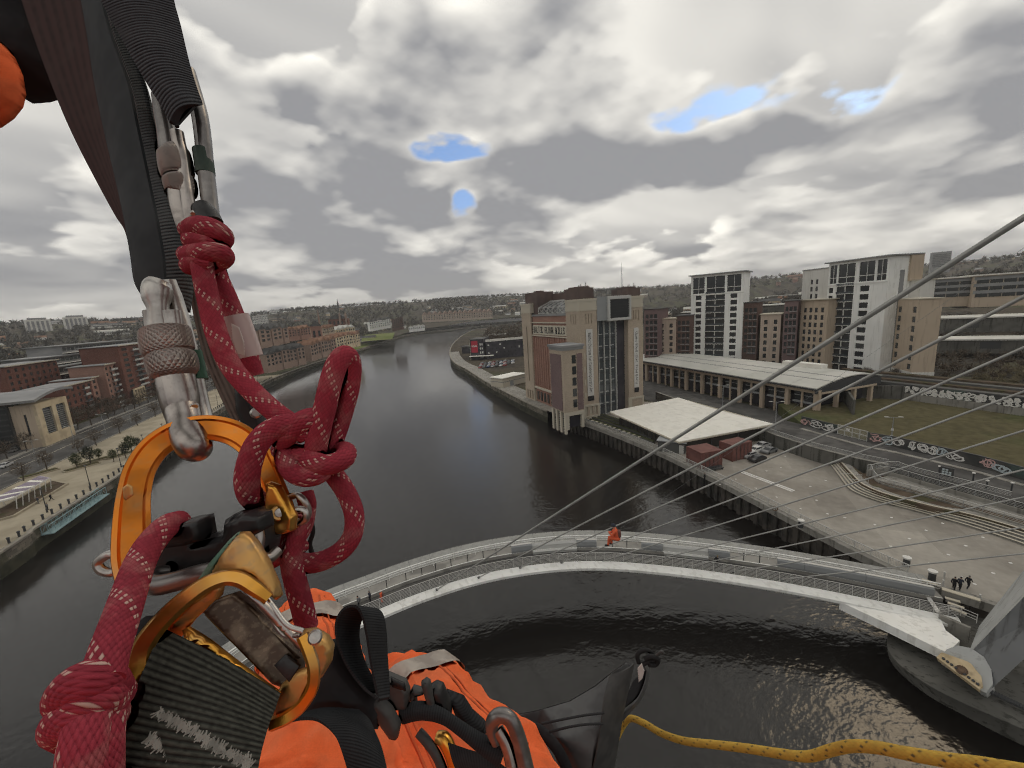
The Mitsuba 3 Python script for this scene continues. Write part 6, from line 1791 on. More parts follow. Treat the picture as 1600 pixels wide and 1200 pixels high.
for i, p in enumerate(((130.6202,147.1012), (134.295,148.5755), (132.9639,158.6325), (137.0079,141.7863))):
    bare_tree(p[0], p[1], 9, 6, i % 4, nth(i) + ' bare shrub at the foot of the largest white tower', 'shrubs by the largest tower', 'twig', n=700, w=0.05)
wood2 = A([(158.2102,133.0219),(165.5023,136.6594),(172.1964,139.476),(170.0137,134.913),(168.1085,130.5731),(158.5706,131.6658),(161.8066,131.6914),(161.0213,128.4006),(175.9674,137.9599),(173.5442,133.5463),(168.7642,127.9279),(156.1753,127.831),(156.4702,125.4898),(160.2725,125.2631)])
wood('gravel_scrub', 'grey twiggy scrub heap on the slope above the far graffiti wall', np.repeat(wood2, 5, 0) + np.random.default_rng(4).normal(size=(len(wood2) * 5, 2)) * 1.6, 3.2, 'leaf_straw', n=40, seed=9, w=0.25)
# cars scattered by the hotel and the car parks, individually
cols_ = ['silver', 'black', 'white', 'red', 'grey', 'blue']
for i in range(34):
    a = A((-21.5157,306.3746,1.9087))[:2] + A([(i % 9) * 2.9, -(i // 9) * 7.5 + (i % 9) * 0.7])
    car(Fr(a, 1.25, 5.0), cols_[(i * 7) % 6], f'{cols_[(i * 7) % 6]} car in the {nth(i // 9)} row of the hotel car park', 'cars in the hotel car park')
for i in range(16):
    p = (217.9685,205.1112,23.5275)[:2]
    a = A(p) + A([(i % 8) * 3.4, (i // 8) * 9 - (i % 8) * 2.3])
    car(Fr(a, 0.9, land_z(a)[0] + 0.3), cols_[(i * 5) % 6], f'{cols_[(i * 5) % 6]} car in the {nth(i // 8)} row below the office blocks', 'cars below the office blocks')

# ---------------------------------------------------------------- climbing gear close to the camera: materials
def rope_cells(uv, n, p):
    a, b = uv.x * n + uv.y / p, uv.x * n - uv.y / p
    return a, b, dr.floor(a), dr.floor(b)


def rope_tex(base, dark, fleck, n, p, every, wide):
    def fn(q, nn, uv):
        a, b, ia, ib = rope_cells(uv, n, p)
        fa, fb = a - ia, b - ib
        m = ia - every * dr.floor(ia / every)
        on = (m < wide) & ((ib - 2 * dr.floor(ib / 2)) < 0.5)
        r = cell_rand(ia, ib, 4)
        d = dr.maximum(dr.abs(fa - 0.5), dr.abs(fb - 0.5))
        grime = fbm(q.x * 40, q.y * 40, q.z * 40, 3)
        col = mix(base, dark, dr.clip(0.55 * r + 1.2 * (grime - 0.4), 0, 1))
        col = mix(col, fleck, dr.select(on, 1.0 - smoothstep(0.22, 0.48, d), 0.0) * 0.85)
        worn = fbm(q.x * 150 + 3, q.y * 150, q.z * 150, 3)
        col = mix(col, 0.55 * mi.Color3f(base) + 0.45 * mi.Color3f(fleck), 0.30 * smoothstep(0.50, 0.72, worn))
        return mix(col, dark, smoothstep(0.36, 0.5, d) * 0.45)
    return fn


def rope_bump(n, p):
    def fn(q, nn, uv):
        a, b, ia, ib = rope_cells(uv, n, p)
        fa, fb = a - ia - 0.5, b - ib - 0.5
        return 0.0006 * dr.sqrt(dr.maximum(0.0, 1 - 2.6 * (fa * fa + fb * fb)))
    return fn


M('rope_red', patt(rope_tex((0.345, 0.038, 0.060), (0.20, 0.022, 0.036), (0.56, 0.40, 0.34), 18, 0.0023, 9, 2), 0.85, 0.25, rope_bump(18, 0.0023), 1.0, eps=2e-4))
M('rope_yellow', patt(rope_tex((0.62, 0.40, 0.07), (0.46, 0.28, 0.05), (0.05, 0.045, 0.04), 8, 0.0055, 4, 1), 0.8, 0.25, rope_bump(8, 0.0055), 1.0, eps=2e-4))


def ribs(col_a, col_b, pitch, across=True, wear=(0.2, 0.2, 0.2), amt=0.25):
    def fn(q, nn, uv):
        s = (uv.y if across else uv.x) / pitch
        f = dr.abs(s - dr.floor(s) - 0.5) * 2
        w = noise(q.x * 260, q.y * 260, q.z * 260)
        g = fbm(q.x * 55, q.y * 55, q.z * 55, 3)
        col = mix(col_a, col_b, smoothstep(0.25, 0.85, f) * (0.6 + 0.8 * (w - 0.3)))
        return mix(col, wear, amt * smoothstep(0.52, 0.75, g))
    return fn


def rib_bump(pitch, h, across=True):
    def fn(q, nn, uv):
        s = (uv.y if across else uv.x) / pitch
        f = dr.abs(s - dr.floor(s) - 0.5) * 2
        return h * (1 - f * f) + 0.12 * h * noise(q.x * 900, q.y * 900, q.z * 900)
    return fn


M('strap_black', patt(ribs((0.026, 0.028, 0.031), (0.014, 0.015, 0.017), 0.0016, True, (0.05, 0.05, 0.052)), 0.85, 0.25, rib_bump(0.0016, 0.0004), 1.0, eps=1e-4))
M('strap_ribbed', patt(ribs((0.085, 0.090, 0.092), (0.020, 0.021, 0.023), 0.0021, True, (0.13, 0.13, 0.125)), 0.8, 0.3, rib_bump(0.0021, 0.0007), 1.0, eps=1e-4))
M('pad_ribbed', patt(ribs((0.060, 0.063, 0.070), (0.018, 0.019, 0.022), 0.00195, True, (0.08, 0.082, 0.085)), 0.8, 0.3, rib_bump(0.00195, 0.0007), 1.0, eps=1e-4))
M('strap_smooth', patt(mottle((0.020, 0.023, 0.026), (0.030, 0.034, 0.037), 60), 0.75, 0.3))
M('strap_maroon', patt(ribs((0.056, 0.031, 0.029), (0.036, 0.022, 0.021), 0.0052, False, (0.065, 0.043, 0.039), 0.4), 0.85, 0.2, rib_bump(0.0026, 0.0003, False), 1.0, eps=1e-4))
M('strap_grey', patt(ribs((0.155, 0.135, 0.118), (0.060, 0.052, 0.046), 0.0028, False, (0.20, 0.18, 0.16)), 0.9, 0.2, rib_bump(0.0028, 0.0004, False), 1.0, eps=1e-4))
M('pad_dark', patt(mottle((0.018, 0.018, 0.020), (0.030, 0.029, 0.031), 40), 0.9, 0.2))


def web_col(q, nn, uv):
    s = uv.y / 0.0015
    f = dr.abs(s - dr.floor(s) - 0.5) * 2
    w = noise(uv.x * 900, uv.y * 1500, 2.0)
    col = mix((0.058, 0.060, 0.051), (0.026, 0.027, 0.024), smoothstep(0.2, 0.9, f))
    return col * (0.7 + 0.6 * w)


M('webbing', patt(web_col, 0.95, 0.15, rib_bump(0.0015, 0.0004), 1.0, eps=1e-4))
M('thread_white', patt(mottle((0.17, 0.17, 0.155), (0.27, 0.265, 0.24), 400), 0.95, 0.1))


def worn_metal(base, scuff, s=60, amt=0.5):
    def fn(q, nn, uv):
        g = fbm(q.x * s, q.y * s, q.z * s, 4)
        sc = fbm(q.x * s * 5, q.y * s * 1.2, q.z * s * 5, 3)
        return mix(base, scuff, dr.clip(amt * smoothstep(0.48, 0.66, g) + 0.5 * amt * smoothstep(0.55, 0.7, sc), 0, 1))
    return fn


M('steel', patt(worn_metal((0.40, 0.365, 0.34), (0.22, 0.195, 0.18), 90, 0.6), 0.30, 0.5, metal=0.95))
M('steel_pale', patt(worn_metal((0.50, 0.48, 0.45), (0.32, 0.30, 0.28), 90, 0.6), 0.34, 0.5, metal=0.85))
M('steel_dark', patt(worn_metal((0.19, 0.18, 0.175), (0.30, 0.285, 0.27), 90), 0.33, 0.5, metal=0.8))


def knurl_bump(q, nn, uv):
    a, b = uv.x * 28 + uv.y / 0.0019, uv.x * 28 - uv.y / 0.0019
    fa, fb = dr.abs(a - dr.floor(a) - 0.5), dr.abs(b - dr.floor(b) - 0.5)
    return 0.0006 * (1 - dr.maximum(fa, fb) * 2)


M('steel_knurled', patt(worn_metal((0.40, 0.355, 0.325), (0.26, 0.225, 0.205)), 0.36, 0.5, knurl_bump, 1.0, metal=0.8, eps=1e-4))
M('gold', patt(worn_metal((0.76, 0.37, 0.060), (0.62, 0.40, 0.17), 45, 0.4), 0.26, 0.5, metal=0.9))
M('gold_orange', patt(worn_metal((0.72, 0.23, 0.030), (0.55, 0.27, 0.10), 60, 0.5), 0.27, 0.5, metal=0.9))
M('gold_worn', patt(worn_metal((0.58, 0.33, 0.11), (0.40, 0.27, 0.15), 75, 0.8), 0.36, 0.5, metal=0.75))
M('cam_brown', patt(worn_metal((0.070, 0.048, 0.034), (0.20, 0.155, 0.11), 170, 0.7), 0.45, 0.5, metal=0.5))
M('anodised_green', patt(worn_metal((0.075, 0.175, 0.125), (0.16, 0.21, 0.15), 90, 0.6), 0.4, 0.5, metal=0.3))
M('tape_green', patt(mottle((0.030, 0.105, 0.062), (0.045, 0.135, 0.08), 120), 0.5, 0.4))
M('tape_dark_green', patt(mottle((0.035, 0.060, 0.048), (0.05, 0.075, 0.06), 120), 0.6, 0.3))
M('plastic_black', patt(mottle((0.013, 0.013, 0.014), (0.022, 0.022, 0.023), 80), 0.42, 0.4))
M('plastic_grey', patt(mottle((0.045, 0.045, 0.045), (0.062, 0.061, 0.059), 90), 0.5, 0.4))
M('clear_sleeve', {'type': 'twosided', 'b': {'type': 'principled', 'base_color': {'type': 'rgb', 'value': [0.42, 0.30, 0.28]}, 'roughness': 0.25, 'specular': 0.6, 'clearcoat': 0.8}})
M('sleeve_label', plain((0.55, 0.50, 0.46), 0.6))


def cloth_bump(q, nn, uv):
    w = fbm(q.x * 26 + 3 * fbm(q.x * 9, q.y * 9, q.z * 9, 2), q.y * 26, q.z * 26, 3)
    return 0.010 * dr.abs(w - 0.5) + 0.00006 * noise(q.x * 2200, q.y * 2200, q.z * 2200)


def hivis(q, nn, uv):
    g = fbm(q.x * 30, q.y * 30, q.z * 30, 4)
    t = noise(q.x * 1500, q.y * 1500, q.z * 1500)
    col = mix((0.80, 0.140, 0.042), (0.74, 0.160, 0.060), smoothstep(0.35, 0.65, g))
    return mix(col, (0.42, 0.12, 0.06), 0.35 * smoothstep(0.56, 0.78, fbm(q.x * 38 + 4, q.y * 38, q.z * 38, 4))) * (0.92 + 0.16 * t)


M('hi_vis', patt(hivis, 0.9, 0.2, cloth_bump, 1.0, eps=4e-4))
M('seam_orange', plain((0.52, 0.10, 0.035), 0.9))
M('reflective', patt(mottle((0.33, 0.29, 0.25), (0.42, 0.37, 0.32), 60, (0.25, 0.21, 0.18), 40), 0.5, 0.5))
M('bag_vinyl', patt(mottle((0.062, 0.064, 0.066), (0.085, 0.087, 0.088), 18, (0.05, 0.05, 0.052), 30), 0.42, 0.45, lambda q, nn, uv: 0.006 * fbm(q.x * 22, q.y * 22, q.z * 22, 3), 1.0, eps=1e-3))
M('cord_black', plain((0.018, 0.018, 0.019), 0.8))
M('tag_white', plain((0.58, 0.53, 0.50), 0.7))

# ---------------------------------------------------------------- climbing gear: shapes (metres, hung 0.1 to 0.6 m from the camera)
def plane_of(p):
    p = A(p)
    c = p.mean(0)
    n = np.linalg.svd(p - c)[2][2]
    n = n if n @ (A([0, 0, 44]) - c) > 0 else -n
    x = nrm(np.cross([0, 0, 1.0], n) if abs(n[2]) < 0.95 else np.cross([0, 1.0, 0], n))
    return c, x, np.cross(n, x), n


def pillow(pts, th, edge, step=0.0022, back=None, bend=0.0, tex=(1, 0)):
    """A rounded plate: the outline as given, the front swelling to th over a rounded edge, with a flat back; uv = metres in its plane."""
    c, x, y, n = plane_of(pts)
    q = A(pts) - c
    poly = sg.Polygon(np.c_[q @ x, q @ y]).buffer(0)
    poly = poly if poly.geom_type == 'Polygon' else max(poly.geoms, key=lambda g: g.area)
    ring = poly.exterior.segmentize(step)
    b = np.array(ring.coords)[:-1]
    x0, y0, x1, y1 = poly.bounds
    gx, gy = np.meshgrid(np.arange(x0, x1, step), np.arange(y0, y1, step))
    g = np.c_[gx.ravel(), gy.ravel()]
    g[:, 0] += (np.arange(len(g)) // gx.shape[1] % 2) * step * 0.5
    rings, keep = [b], step * 0.45
    for k_ in (0.3, 1.0):                                        # rings that hold the bevel crisp
        ins = poly.buffer(-edge * k_)
        for g_ in getattr(ins, 'geoms', [ins]):
            if g_.area > step * step * 4 and edge * k_ < 0.25 * max(x1 - x0, y1 - y0):
                rings.append(np.array(g_.exterior.segmentize(step).coords)[:-1])
                keep = edge * k_ + step * 0.45
    g = g[shapely.contains_xy(poly.buffer(-keep), g[:, 0], g[:, 1])]
    p2 = np.vstack(rings + [g])
    t = Delaunay(p2).simplices
    t = t[shapely.contains_xy(poly, *p2[t].mean(1).T)]
    a = p2[t]
    cr = (a[:, 1, 0] - a[:, 0, 0]) * (a[:, 2, 1] - a[:, 0, 1]) - (a[:, 1, 1] - a[:, 0, 1]) * (a[:, 2, 0] - a[:, 0, 0])
    t = np.where(cr[:, None] < 0, t[:, ::-1], t)
    d = shapely.distance(shapely.points(p2), poly.exterior)
    k = np.clip(d / edge, 0, 1)
    h = th * np.sqrt(np.maximum(1 - (1 - k) ** 2, 0))
    bz = bend * (p2[:, 0] / max(x1 - x0, 1e-6)) ** 2 * 4
    lift = lambda z: c + p2[:, :1] * x + p2[:, 1:] * y + z[:, None] * n
    front, rear = lift(h + bz), lift(0 * h - (back if back is not None else th * 0.4) + bz)
    m, nb = len(p2), len(b)
    i = np.arange(nb)
    j = (i + 1) % nb
    cw = np.sum((b[j, 0] - b[i, 0]) * (b[j, 1] + b[i, 1])) > 0
    side = np.vstack([np.c_[i, m + i, m + j], np.c_[i, m + j, j]])
    side = side[:, ::-1] if cw else side
    ca, sa = tex
    uv = np.c_[p2[:, 0] * ca + p2[:, 1] * sa, -p2[:, 0] * sa + p2[:, 1] * ca]
    return (np.vstack([front, rear]), np.vstack([t, t[:, ::-1] + m, side])), np.vstack([uv, uv])


def plate(par, name, pts, th, edge, mat, **k):
    m, uv = pillow(pts, th, edge, **k)
    return add(par, name, m, mat, smooth=True, uv=uv)


def rope(par, name, pts, r, mat='rope_red', n=18, sub=10, closed=False):
    """pts: rows of x, y, z."""
    p = spline(A(pts), sub, closed)
    m, uv = tube(p, r, n, closed)
    return add(par, name, m, mat, smooth=True, uv=uv)


def rod(par, name, pts, r, mat, n=14, sub=8, closed=False, flat=None, up=None):
    p = spline(A(pts), sub, closed)
    rr = r if np.ndim(r) == 0 else spline(A(r)[:, None], sub, closed)[:, 0]
    a = np.arange(n) * 2 * PI / n
    prof = np.c_[np.cos(a), np.sin(a)] if flat is None else A(flat)
    m, uv = tube(p, rr, n, closed, prof=prof, up=up)
    return add(par, name, m, mat, smooth=True if flat is None else 35, uv=uv if flat is None else None)


def ribbon(par, name, left, right, mat, th=0.0016, sub=8, across=2, bulge=0.0):
    """A strap between its two edge lines; uv.y runs along it."""
    L, R = spline(A(left), sub), spline(A(right), sub)
    t = np.linspace(0, 1, across + 1)
    G3 = L[:, None] * (1 - t[None, :, None]) + R[:, None] * t[None, :, None]
    N = nrm(np.cross(np.gradient(G3, axis=1), np.gradient(G3, axis=0)))
    s = np.sign(((A([0, 0, 44]) - G3) * N).sum(-1).mean()) or 1
    G3 = G3 + N * s * (bulge * np.sin(np.pi * t))[None, :, None]
    m, uv = slab(G3 if s > 0 else G3[:, ::-1], th)
    return add(par, name, m, mat, smooth=True, uv=uv)


R1 = 0.0047
# --- the broad folded sling hanging from the upper left
sl = thing('folded_sling', 'broad folded black sling with a dull maroon face hanging from the upper left corner', 'sling')
La = [(-0.3596,0.367,44.2844),(-0.336,0.3465,44.228),(-0.3124,0.3274,44.1791),(-0.2909,0.3105,44.1419),(-0.2665,0.2935,44.1045),(-0.2397,0.2725,44.0731),(-0.2248,0.2598,44.0592),(-0.2185,0.2521,44.0445),(-0.2135,0.2453,44.0298),(-0.2075,0.2416,44.0205)]
Lb = [(-0.285,0.3369,44.2586),(-0.273,0.3207,44.2088),(-0.2616,0.3045,44.1649),(-0.25,0.2903,44.1313),(-0.2353,0.2738,44.0967),(-0.2222,0.2586,44.069),(-0.2173,0.2524,44.0574),(-0.2141,0.2479,44.0437),(-0.211,0.2432,44.0295),(-0.205,0.2395,44.0203)]
Lc = [(-0.243,0.3013,44.2306),(-0.2321,0.2882,44.1869),(-0.2169,0.275,44.1478),(-0.2094,0.2657,44.1191),(-0.2001,0.254,44.0886),(-0.1918,0.2434,44.0639),(-0.189,0.2395,44.0534),(-0.186,0.2351,44.0404),(-0.1858,0.2327,44.0272),(-0.1855,0.2305,44.0154)]
Ld = [(-0.2539,0.3189,44.2439),(-0.2412,0.3066,44.1985),(-0.2217,0.2907,44.1558),(-0.2104,0.2788,44.1244),(-0.1996,0.2669,44.0925),(-0.1906,0.2561,44.0665),(-0.1874,0.2521,44.0555),(-0.1834,0.2475,44.0418),(-0.1821,0.245,44.0278),(-0.1854,0.2418,44.0104)]
ribbon(sl, 'maroon_face', La, Lb, 'strap_maroon', across=8, bulge=-0.002)
ribbon(sl, 'black_face', Lb, Lc, 'strap_smooth', across=8, bulge=0.002)
ribbon(sl, 'ribbed_edge', Lc, Ld, 'strap_ribbed', across=6, bulge=0.003)
pd = thing('strap_pad', 'ribbed black strap pad over the top karabiner, upper left', 'strap pad')
Pa = [(-0.2242,0.277,44.2089),(-0.217,0.2709,44.1869),(-0.2073,0.2646,44.1687),(-0.1967,0.2582,44.1505),(-0.1864,0.2529,44.1326),(-0.178,0.2493,44.1184),(-0.1747,0.2478,44.1105)]
Pb = [(-0.1868,0.2824,44.2106),(-0.1824,0.2763,44.1884),(-0.1779,0.2709,44.1702),(-0.1737,0.2647,44.1527),(-0.1705,0.2601,44.1384),(-0.1685,0.2574,44.1292),(-0.1681,0.2564,44.1242)]
ribbon(pd, 'face', Pa, Pb, 'pad_ribbed', th=0.004, across=12, bulge=0.004)
ribbon(pd, 'end_fold', [(-0.1798,0.2511,44.1173),(-0.1763,0.2499,44.1108)], [(-0.1702,0.2569,44.1264),(-0.1682,0.2563,44.1234)], 'strap_smooth', across=2)
rod(pd, 'piping', Pa, 0.0011, 'cord_black', 8)
up_ = thing('black_strap', 'dark smooth strap behind the ribbed pad, running down beside the top karabiner', 'strap')
ribbon(up_, 'face', [(-0.2395,0.3079,44.2281),(-0.2227,0.2958,44.1838),(-0.2116,0.2868,44.1569),(-0.2069,0.2773,44.1272),(-0.204,0.2723,44.0999)], [(-0.2132,0.3076,44.2265),(-0.2037,0.2956,44.1826),(-0.1981,0.2866,44.156),(-0.1951,0.2772,44.1264),(-0.1972,0.2737,44.1072)], 'strap_smooth', across=4, bulge=0.003)

# --- upper karabiner (steel, dark green tape, screw sleeve)
k1 = thing('steel_karabiner', 'upper steel karabiner with dark green tape, hanging under the ribbed pad', 'karabiner')
rod(k1, 'spine', [(-0.1816,0.2748,44.1525),(-0.178,0.272,44.1372),(-0.175,0.2688,44.1253),(-0.1739,0.2664,44.1121),(-0.1735,0.2633,44.0952),(-0.1727,0.2603,44.0782),(-0.1715,0.2565,44.0629),(-0.1729,0.2536,44.0528),(-0.1785,0.2507,44.0483),(-0.1827,0.2495,44.0527)], 0.0043, 'steel_dark', 14)
rod(k1, 'tape', [(-0.1748,0.2651,44.105),(-0.1743,0.2639,44.0982),(-0.1738,0.2625,44.0907)], 0.0050, 'tape_dark_green', 14)
rod(k1, 'nose', [(-0.1978,0.2723,44.1385),(-0.1963,0.2691,44.1266),(-0.1945,0.2663,44.1167),(-0.1931,0.2628,44.1031)], 0.0048, 'steel_dark', 14)
rod(k1, 'gate', [(-0.1846,0.2606,44.1135),(-0.1839,0.2595,44.1076),(-0.1828,0.2583,44.101),(-0.1818,0.256,44.0881),(-0.18,0.2525,44.0749),(-0.1794,0.2502,44.0621),(-0.1797,0.2493,44.0518)], 0.0034, 'steel', 14)
rod(k1, 'screw_sleeve', [(-0.1892,0.2607,44.1029),(-0.1885,0.2604,44.1014),(-0.1878,0.2593,44.0954),(-0.1874,0.2584,44.0902),(-0.1871,0.258,44.0884)], A([0.0072, 0.0082, 0.0085, 0.0082, 0.0070]), 'steel_knurled', 24)
rod(k1, 'screw_sleeve', [(-0.1868,0.258,44.0883),(-0.1865,0.2578,44.0868),(-0.186,0.2572,44.0835),(-0.1854,0.2565,44.0798),(-0.1855,0.2563,44.0787)], A([0.0068, 0.0080, 0.0082, 0.0076, 0.0062]), 'steel_knurled', 24)
rod(k1, 'gate_base', [(-0.1862,0.2565,44.0798),(-0.1856,0.2551,44.0724),(-0.1838,0.2527,44.0647),(-0.1824,0.2512,44.0565)], A([0.0062, 0.0066, 0.0064, 0.0060]), 'steel', 16)
rod(k1, 'pin', [(-0.1734,0.2447,44.0654),(-0.1727,0.244,44.0642)], 0.0012, 'steel_pale', 8)
rod(k1, 'end_cap', [(-0.1734,0.2536,44.0695),(-0.1696,0.2507,44.0648),(-0.1666,0.2487,44.0593)], A([0.0052, 0.0062, 0.0062]), 'plastic_black', 16)

# --- lower karabiner
k2_ = thing('steel_karabiner', 'lower large steel karabiner with knurled sleeve and bright green tape, clipped through the gold ring', 'karabiner')
rod(k2_, 'spine', [(-0.1863,0.2337,44.0273),(-0.1837,0.2323,44.0139),(-0.1809,0.2302,44.0025),(-0.1775,0.2266,43.9884),(-0.1745,0.223,43.9744),(-0.171,0.2186,43.9614),(-0.1662,0.2127,43.9512),(-0.1614,0.2031,43.9433),(-0.1593,0.1946,43.9413)], 0.0046, 'steel_pale', 16)
rod(k2_, 'tape', [(-0.176,0.2261,43.9883),(-0.1746,0.2245,43.9806),(-0.173,0.2226,43.9729)], 0.0054, 'tape_green', 16)
rod(k2_, 'nose', [(-0.1812,0.2223,44.0262),(-0.1819,0.2207,44.0229),(-0.1817,0.2187,44.0176),(-0.1806,0.2167,44.0122),(-0.1803,0.2156,44.0063),(-0.18,0.2147,44.0011)], A([0.0052, 0.0066, 0.0062, 0.0046, 0.0050, 0.0054]), 'steel_pale', 18)
rod(k2_, 'hinge_block', [(-0.1845,0.2175,44.0112),(-0.1841,0.2167,44.0065),(-0.1838,0.2157,44.0013)], 0.0042, 'steel', 12)
rod(k2_, 'gate_pin', [(-0.1745,0.2174,44.0105),(-0.1741,0.2166,44.0059),(-0.1738,0.2156,44.0006)], 0.0040, 'steel_pale', 12)
rod(k2_, 'screw_sleeve', [(-0.1771,0.2138,44.0016),(-0.1768,0.2135,44.0003),(-0.1754,0.2115,43.9947),(-0.1747,0.2107,43.9905),(-0.1744,0.2105,43.9891)], A([0.0098, 0.0108, 0.0112, 0.0110, 0.0096]), 'steel_knurled', 30)
rod(k2_, 'screw_sleeve', [(-0.1741,0.2104,43.9888),(-0.1739,0.2102,43.9875),(-0.1723,0.2084,43.9833),(-0.1716,0.2077,43.9794),(-0.1711,0.2072,43.9768)], A([0.0092, 0.0106, 0.0109, 0.0102, 0.0080]), 'steel_knurled', 30)
rod(k2_, 'gate', [(-0.1714,0.2073,43.9775),(-0.17,0.2053,43.9721),(-0.1683,0.2032,43.9658),(-0.1666,0.201,43.9595),(-0.164,0.1982,43.9551)], A([0.0082, 0.0084, 0.0082, 0.0074, 0.0066]), 'steel', 18)
rod(k2_, 'hook', [(-0.1657,0.2003,43.9613),(-0.161,0.1949,43.9542),(-0.1561,0.1898,43.948),(-0.1531,0.1881,43.9445),(-0.1531,0.1921,43.9441)], A([0.0072, 0.0072, 0.0075, 0.0068, 0.0052]), 'steel', 18)
rod(k2_, 'rivet', [(-0.1585,0.1986,43.9632),(-0.1579,0.198,43.9626)], 0.0018, 'steel_pale', 8)
# --- grey webbing lanyard behind, ending in a black plastic tab
ly = thing('grey_lanyard', 'grey brown striped webbing lanyard behind the red rope, ending in a black plastic tab', 'lanyard')
ribbon(ly, 'webbing', [(-0.2027,0.2727,44.0349),(-0.2006,0.2682,44.0104),(-0.1954,0.263,43.9817),(-0.1874,0.2588,43.9588),(-0.1792,0.2552,43.9392)], [(-0.1874,0.2766,44.0343),(-0.1857,0.2721,44.0094),(-0.1801,0.2668,43.9802),(-0.1729,0.2633,43.9612),(-0.1689,0.2606,43.9465)], 'strap_grey', across=6, bulge=0.002)
tb_ = plate(ly, 'end_tab', [(-0.1735,0.2539,43.9651),(-0.1673,0.2534,43.9623),(-0.1613,0.2519,43.9544),(-0.1571,0.2502,43.945),(-0.1544,0.2487,43.9369),(-0.1564,0.2477,43.9315),(-0.1644,0.248,43.9328),(-0.1704,0.2492,43.9395),(-0.1734,0.251,43.9492)], 0.004, 0.003, 'plastic_black')
add(tb_, 'rivet', lathe([(0, 0.0045), (0.0022, 0.0045), (0.0034, 0.003), (0.0034, 0.0), (0, 0)], 16, (-0.1593,0.2466,43.9473), nrm(A([0, 0, 44]) - A((-0.1593,0.2466,43.9473)))), 'steel_pale', 30)
cd_ = thing('thin_cord', 'thin black cord hanging beside the upper rope knot', 'cord')
rod(cd_, 'cord', [(-0.1533,0.2337,44.0439),(-0.154,0.2339,44.0338),(-0.1541,0.2354,44.0254),(-0.1547,0.2365,44.0149)], 0.0009, 'cord_black', 8)

# --- red ropes
r1 = thing('red_rope', 'red flecked rope running from the upper karabiner down to the knot on the gold ring', 'rope')
rope(r1, 'strand', [(-0.1526,0.2155,44.039),(-0.1508,0.2122,44.0267),(-0.1483,0.2089,44.0139),(-0.1448,0.205,43.998),(-0.1382,0.201,43.9821),(-0.1294,0.198,43.9708),(-0.1173,0.1939,43.9597),(-0.107,0.1915,43.9519),(-0.1006,0.1896,43.9469)], R1 * 1.03)
rope(r1, 'knot_coil', [(-0.1632,0.2248,44.0512),(-0.1538,0.2178,44.0515),(-0.1444,0.2123,44.0496),(-0.1389,0.2118,44.0467),(-0.1403,0.2165,44.0446),(-0.1469,0.2212,44.0426),(-0.1544,0.2231,44.0415)], R1)
rope(r1, 'knot_coil', [(-0.1654,0.2236,44.039),(-0.1553,0.2153,44.0379),(-0.1452,0.2101,44.0372),(-0.1399,0.2111,44.037),(-0.1413,0.2158,44.0353),(-0.1482,0.2206,44.0337),(-0.1558,0.2213,44.0317)], R1)
rope(r1, 'knot_coil', [(-0.1629,0.2204,44.0327),(-0.1557,0.2156,44.0342),(-0.1489,0.2125,44.0335),(-0.1459,0.2132,44.0321)], R1)
rope(r1, 'knot_coil', [(-0.1606,0.2218,44.0455),(-0.1524,0.2176,44.0449),(-0.1452,0.2152,44.0428),(-0.1436,0.2178,44.0407)], R1)
r2 = thing('red_rope', 'short red rope tail with a clear sewn sleeve beside the grey lanyard', 'rope')
rope(r2, 'tail', [(-0.158,0.2302,44.036),(-0.1564,0.2308,44.0279),(-0.1536,0.2309,44.0175),(-0.1508,0.2307,44.0055),(-0.1486,0.2305,43.9933),(-0.147,0.2306,43.9823),(-0.146,0.2308,43.9727)], R1 * 1.02)
ms_, uv_ = tube(spline([(-0.1511,0.2304,44.0062),(-0.1493,0.2304,43.9969),(-0.1477,0.2303,43.9875),(-0.147,0.2302,43.9831)], 6), 0.0071, 18)
slv = add(r2, 'clear_sleeve', ms_, 'clear_sleeve', True, uv_)
plate(slv, 'label', [(-0.1491,0.2236,44.0024),(-0.1444,0.2226,43.9998),(-0.1428,0.2217,43.9922),(-0.1436,0.2213,43.9846),(-0.1477,0.2226,43.9861),(-0.1496,0.2235,43.9938)], 0.0004, 0.0004, 'sleeve_label', step=0.0012)

# knot on the gold ring
rk = thing('rope_knot', 'red flecked rope knot with an upright loop on the right limb of the gold ring', 'rope knot')
rope(rk, 'upright_loop', [(-0.0928,0.1832,43.9346),(-0.0917,0.1797,43.9433),(-0.0884,0.1795,43.9529),(-0.085,0.1814,43.9636),(-0.0821,0.1844,43.9742),(-0.0796,0.1877,43.9812),(-0.0775,0.1922,43.9836),(-0.0769,0.1954,43.9788),(-0.0793,0.1954,43.9677),(-0.084,0.194,43.9548),(-0.0892,0.1917,43.9422),(-0.0942,0.1907,43.931)], R1 * 1.05)
rope(rk, 'ring_turn', [(-0.0954,0.1801,43.9508),(-0.1,0.1759,43.9559),(-0.1063,0.1727,43.955),(-0.1116,0.1698,43.9499),(-0.1148,0.1674,43.9423),(-0.117,0.1669,43.9344),(-0.1191,0.1705,43.9263),(-0.1199,0.1781,43.9176),(-0.1194,0.1873,43.9122)], R1 * 1.06)
rope(rk, 'cross_wrap', [(-0.1078,0.1852,43.9456),(-0.1054,0.1783,43.941),(-0.1007,0.1742,43.935),(-0.094,0.1727,43.9327),(-0.0892,0.1749,43.9333),(-0.0894,0.1814,43.9357)], R1 * 1.02)
rope(rk, 'front_wrap', [(-0.0946,0.1761,43.9399),(-0.0874,0.1736,43.9374),(-0.0821,0.1746,43.9372),(-0.0791,0.1788,43.9379),(-0.0812,0.186,43.9385),(-0.0881,0.1919,43.9375)], R1)
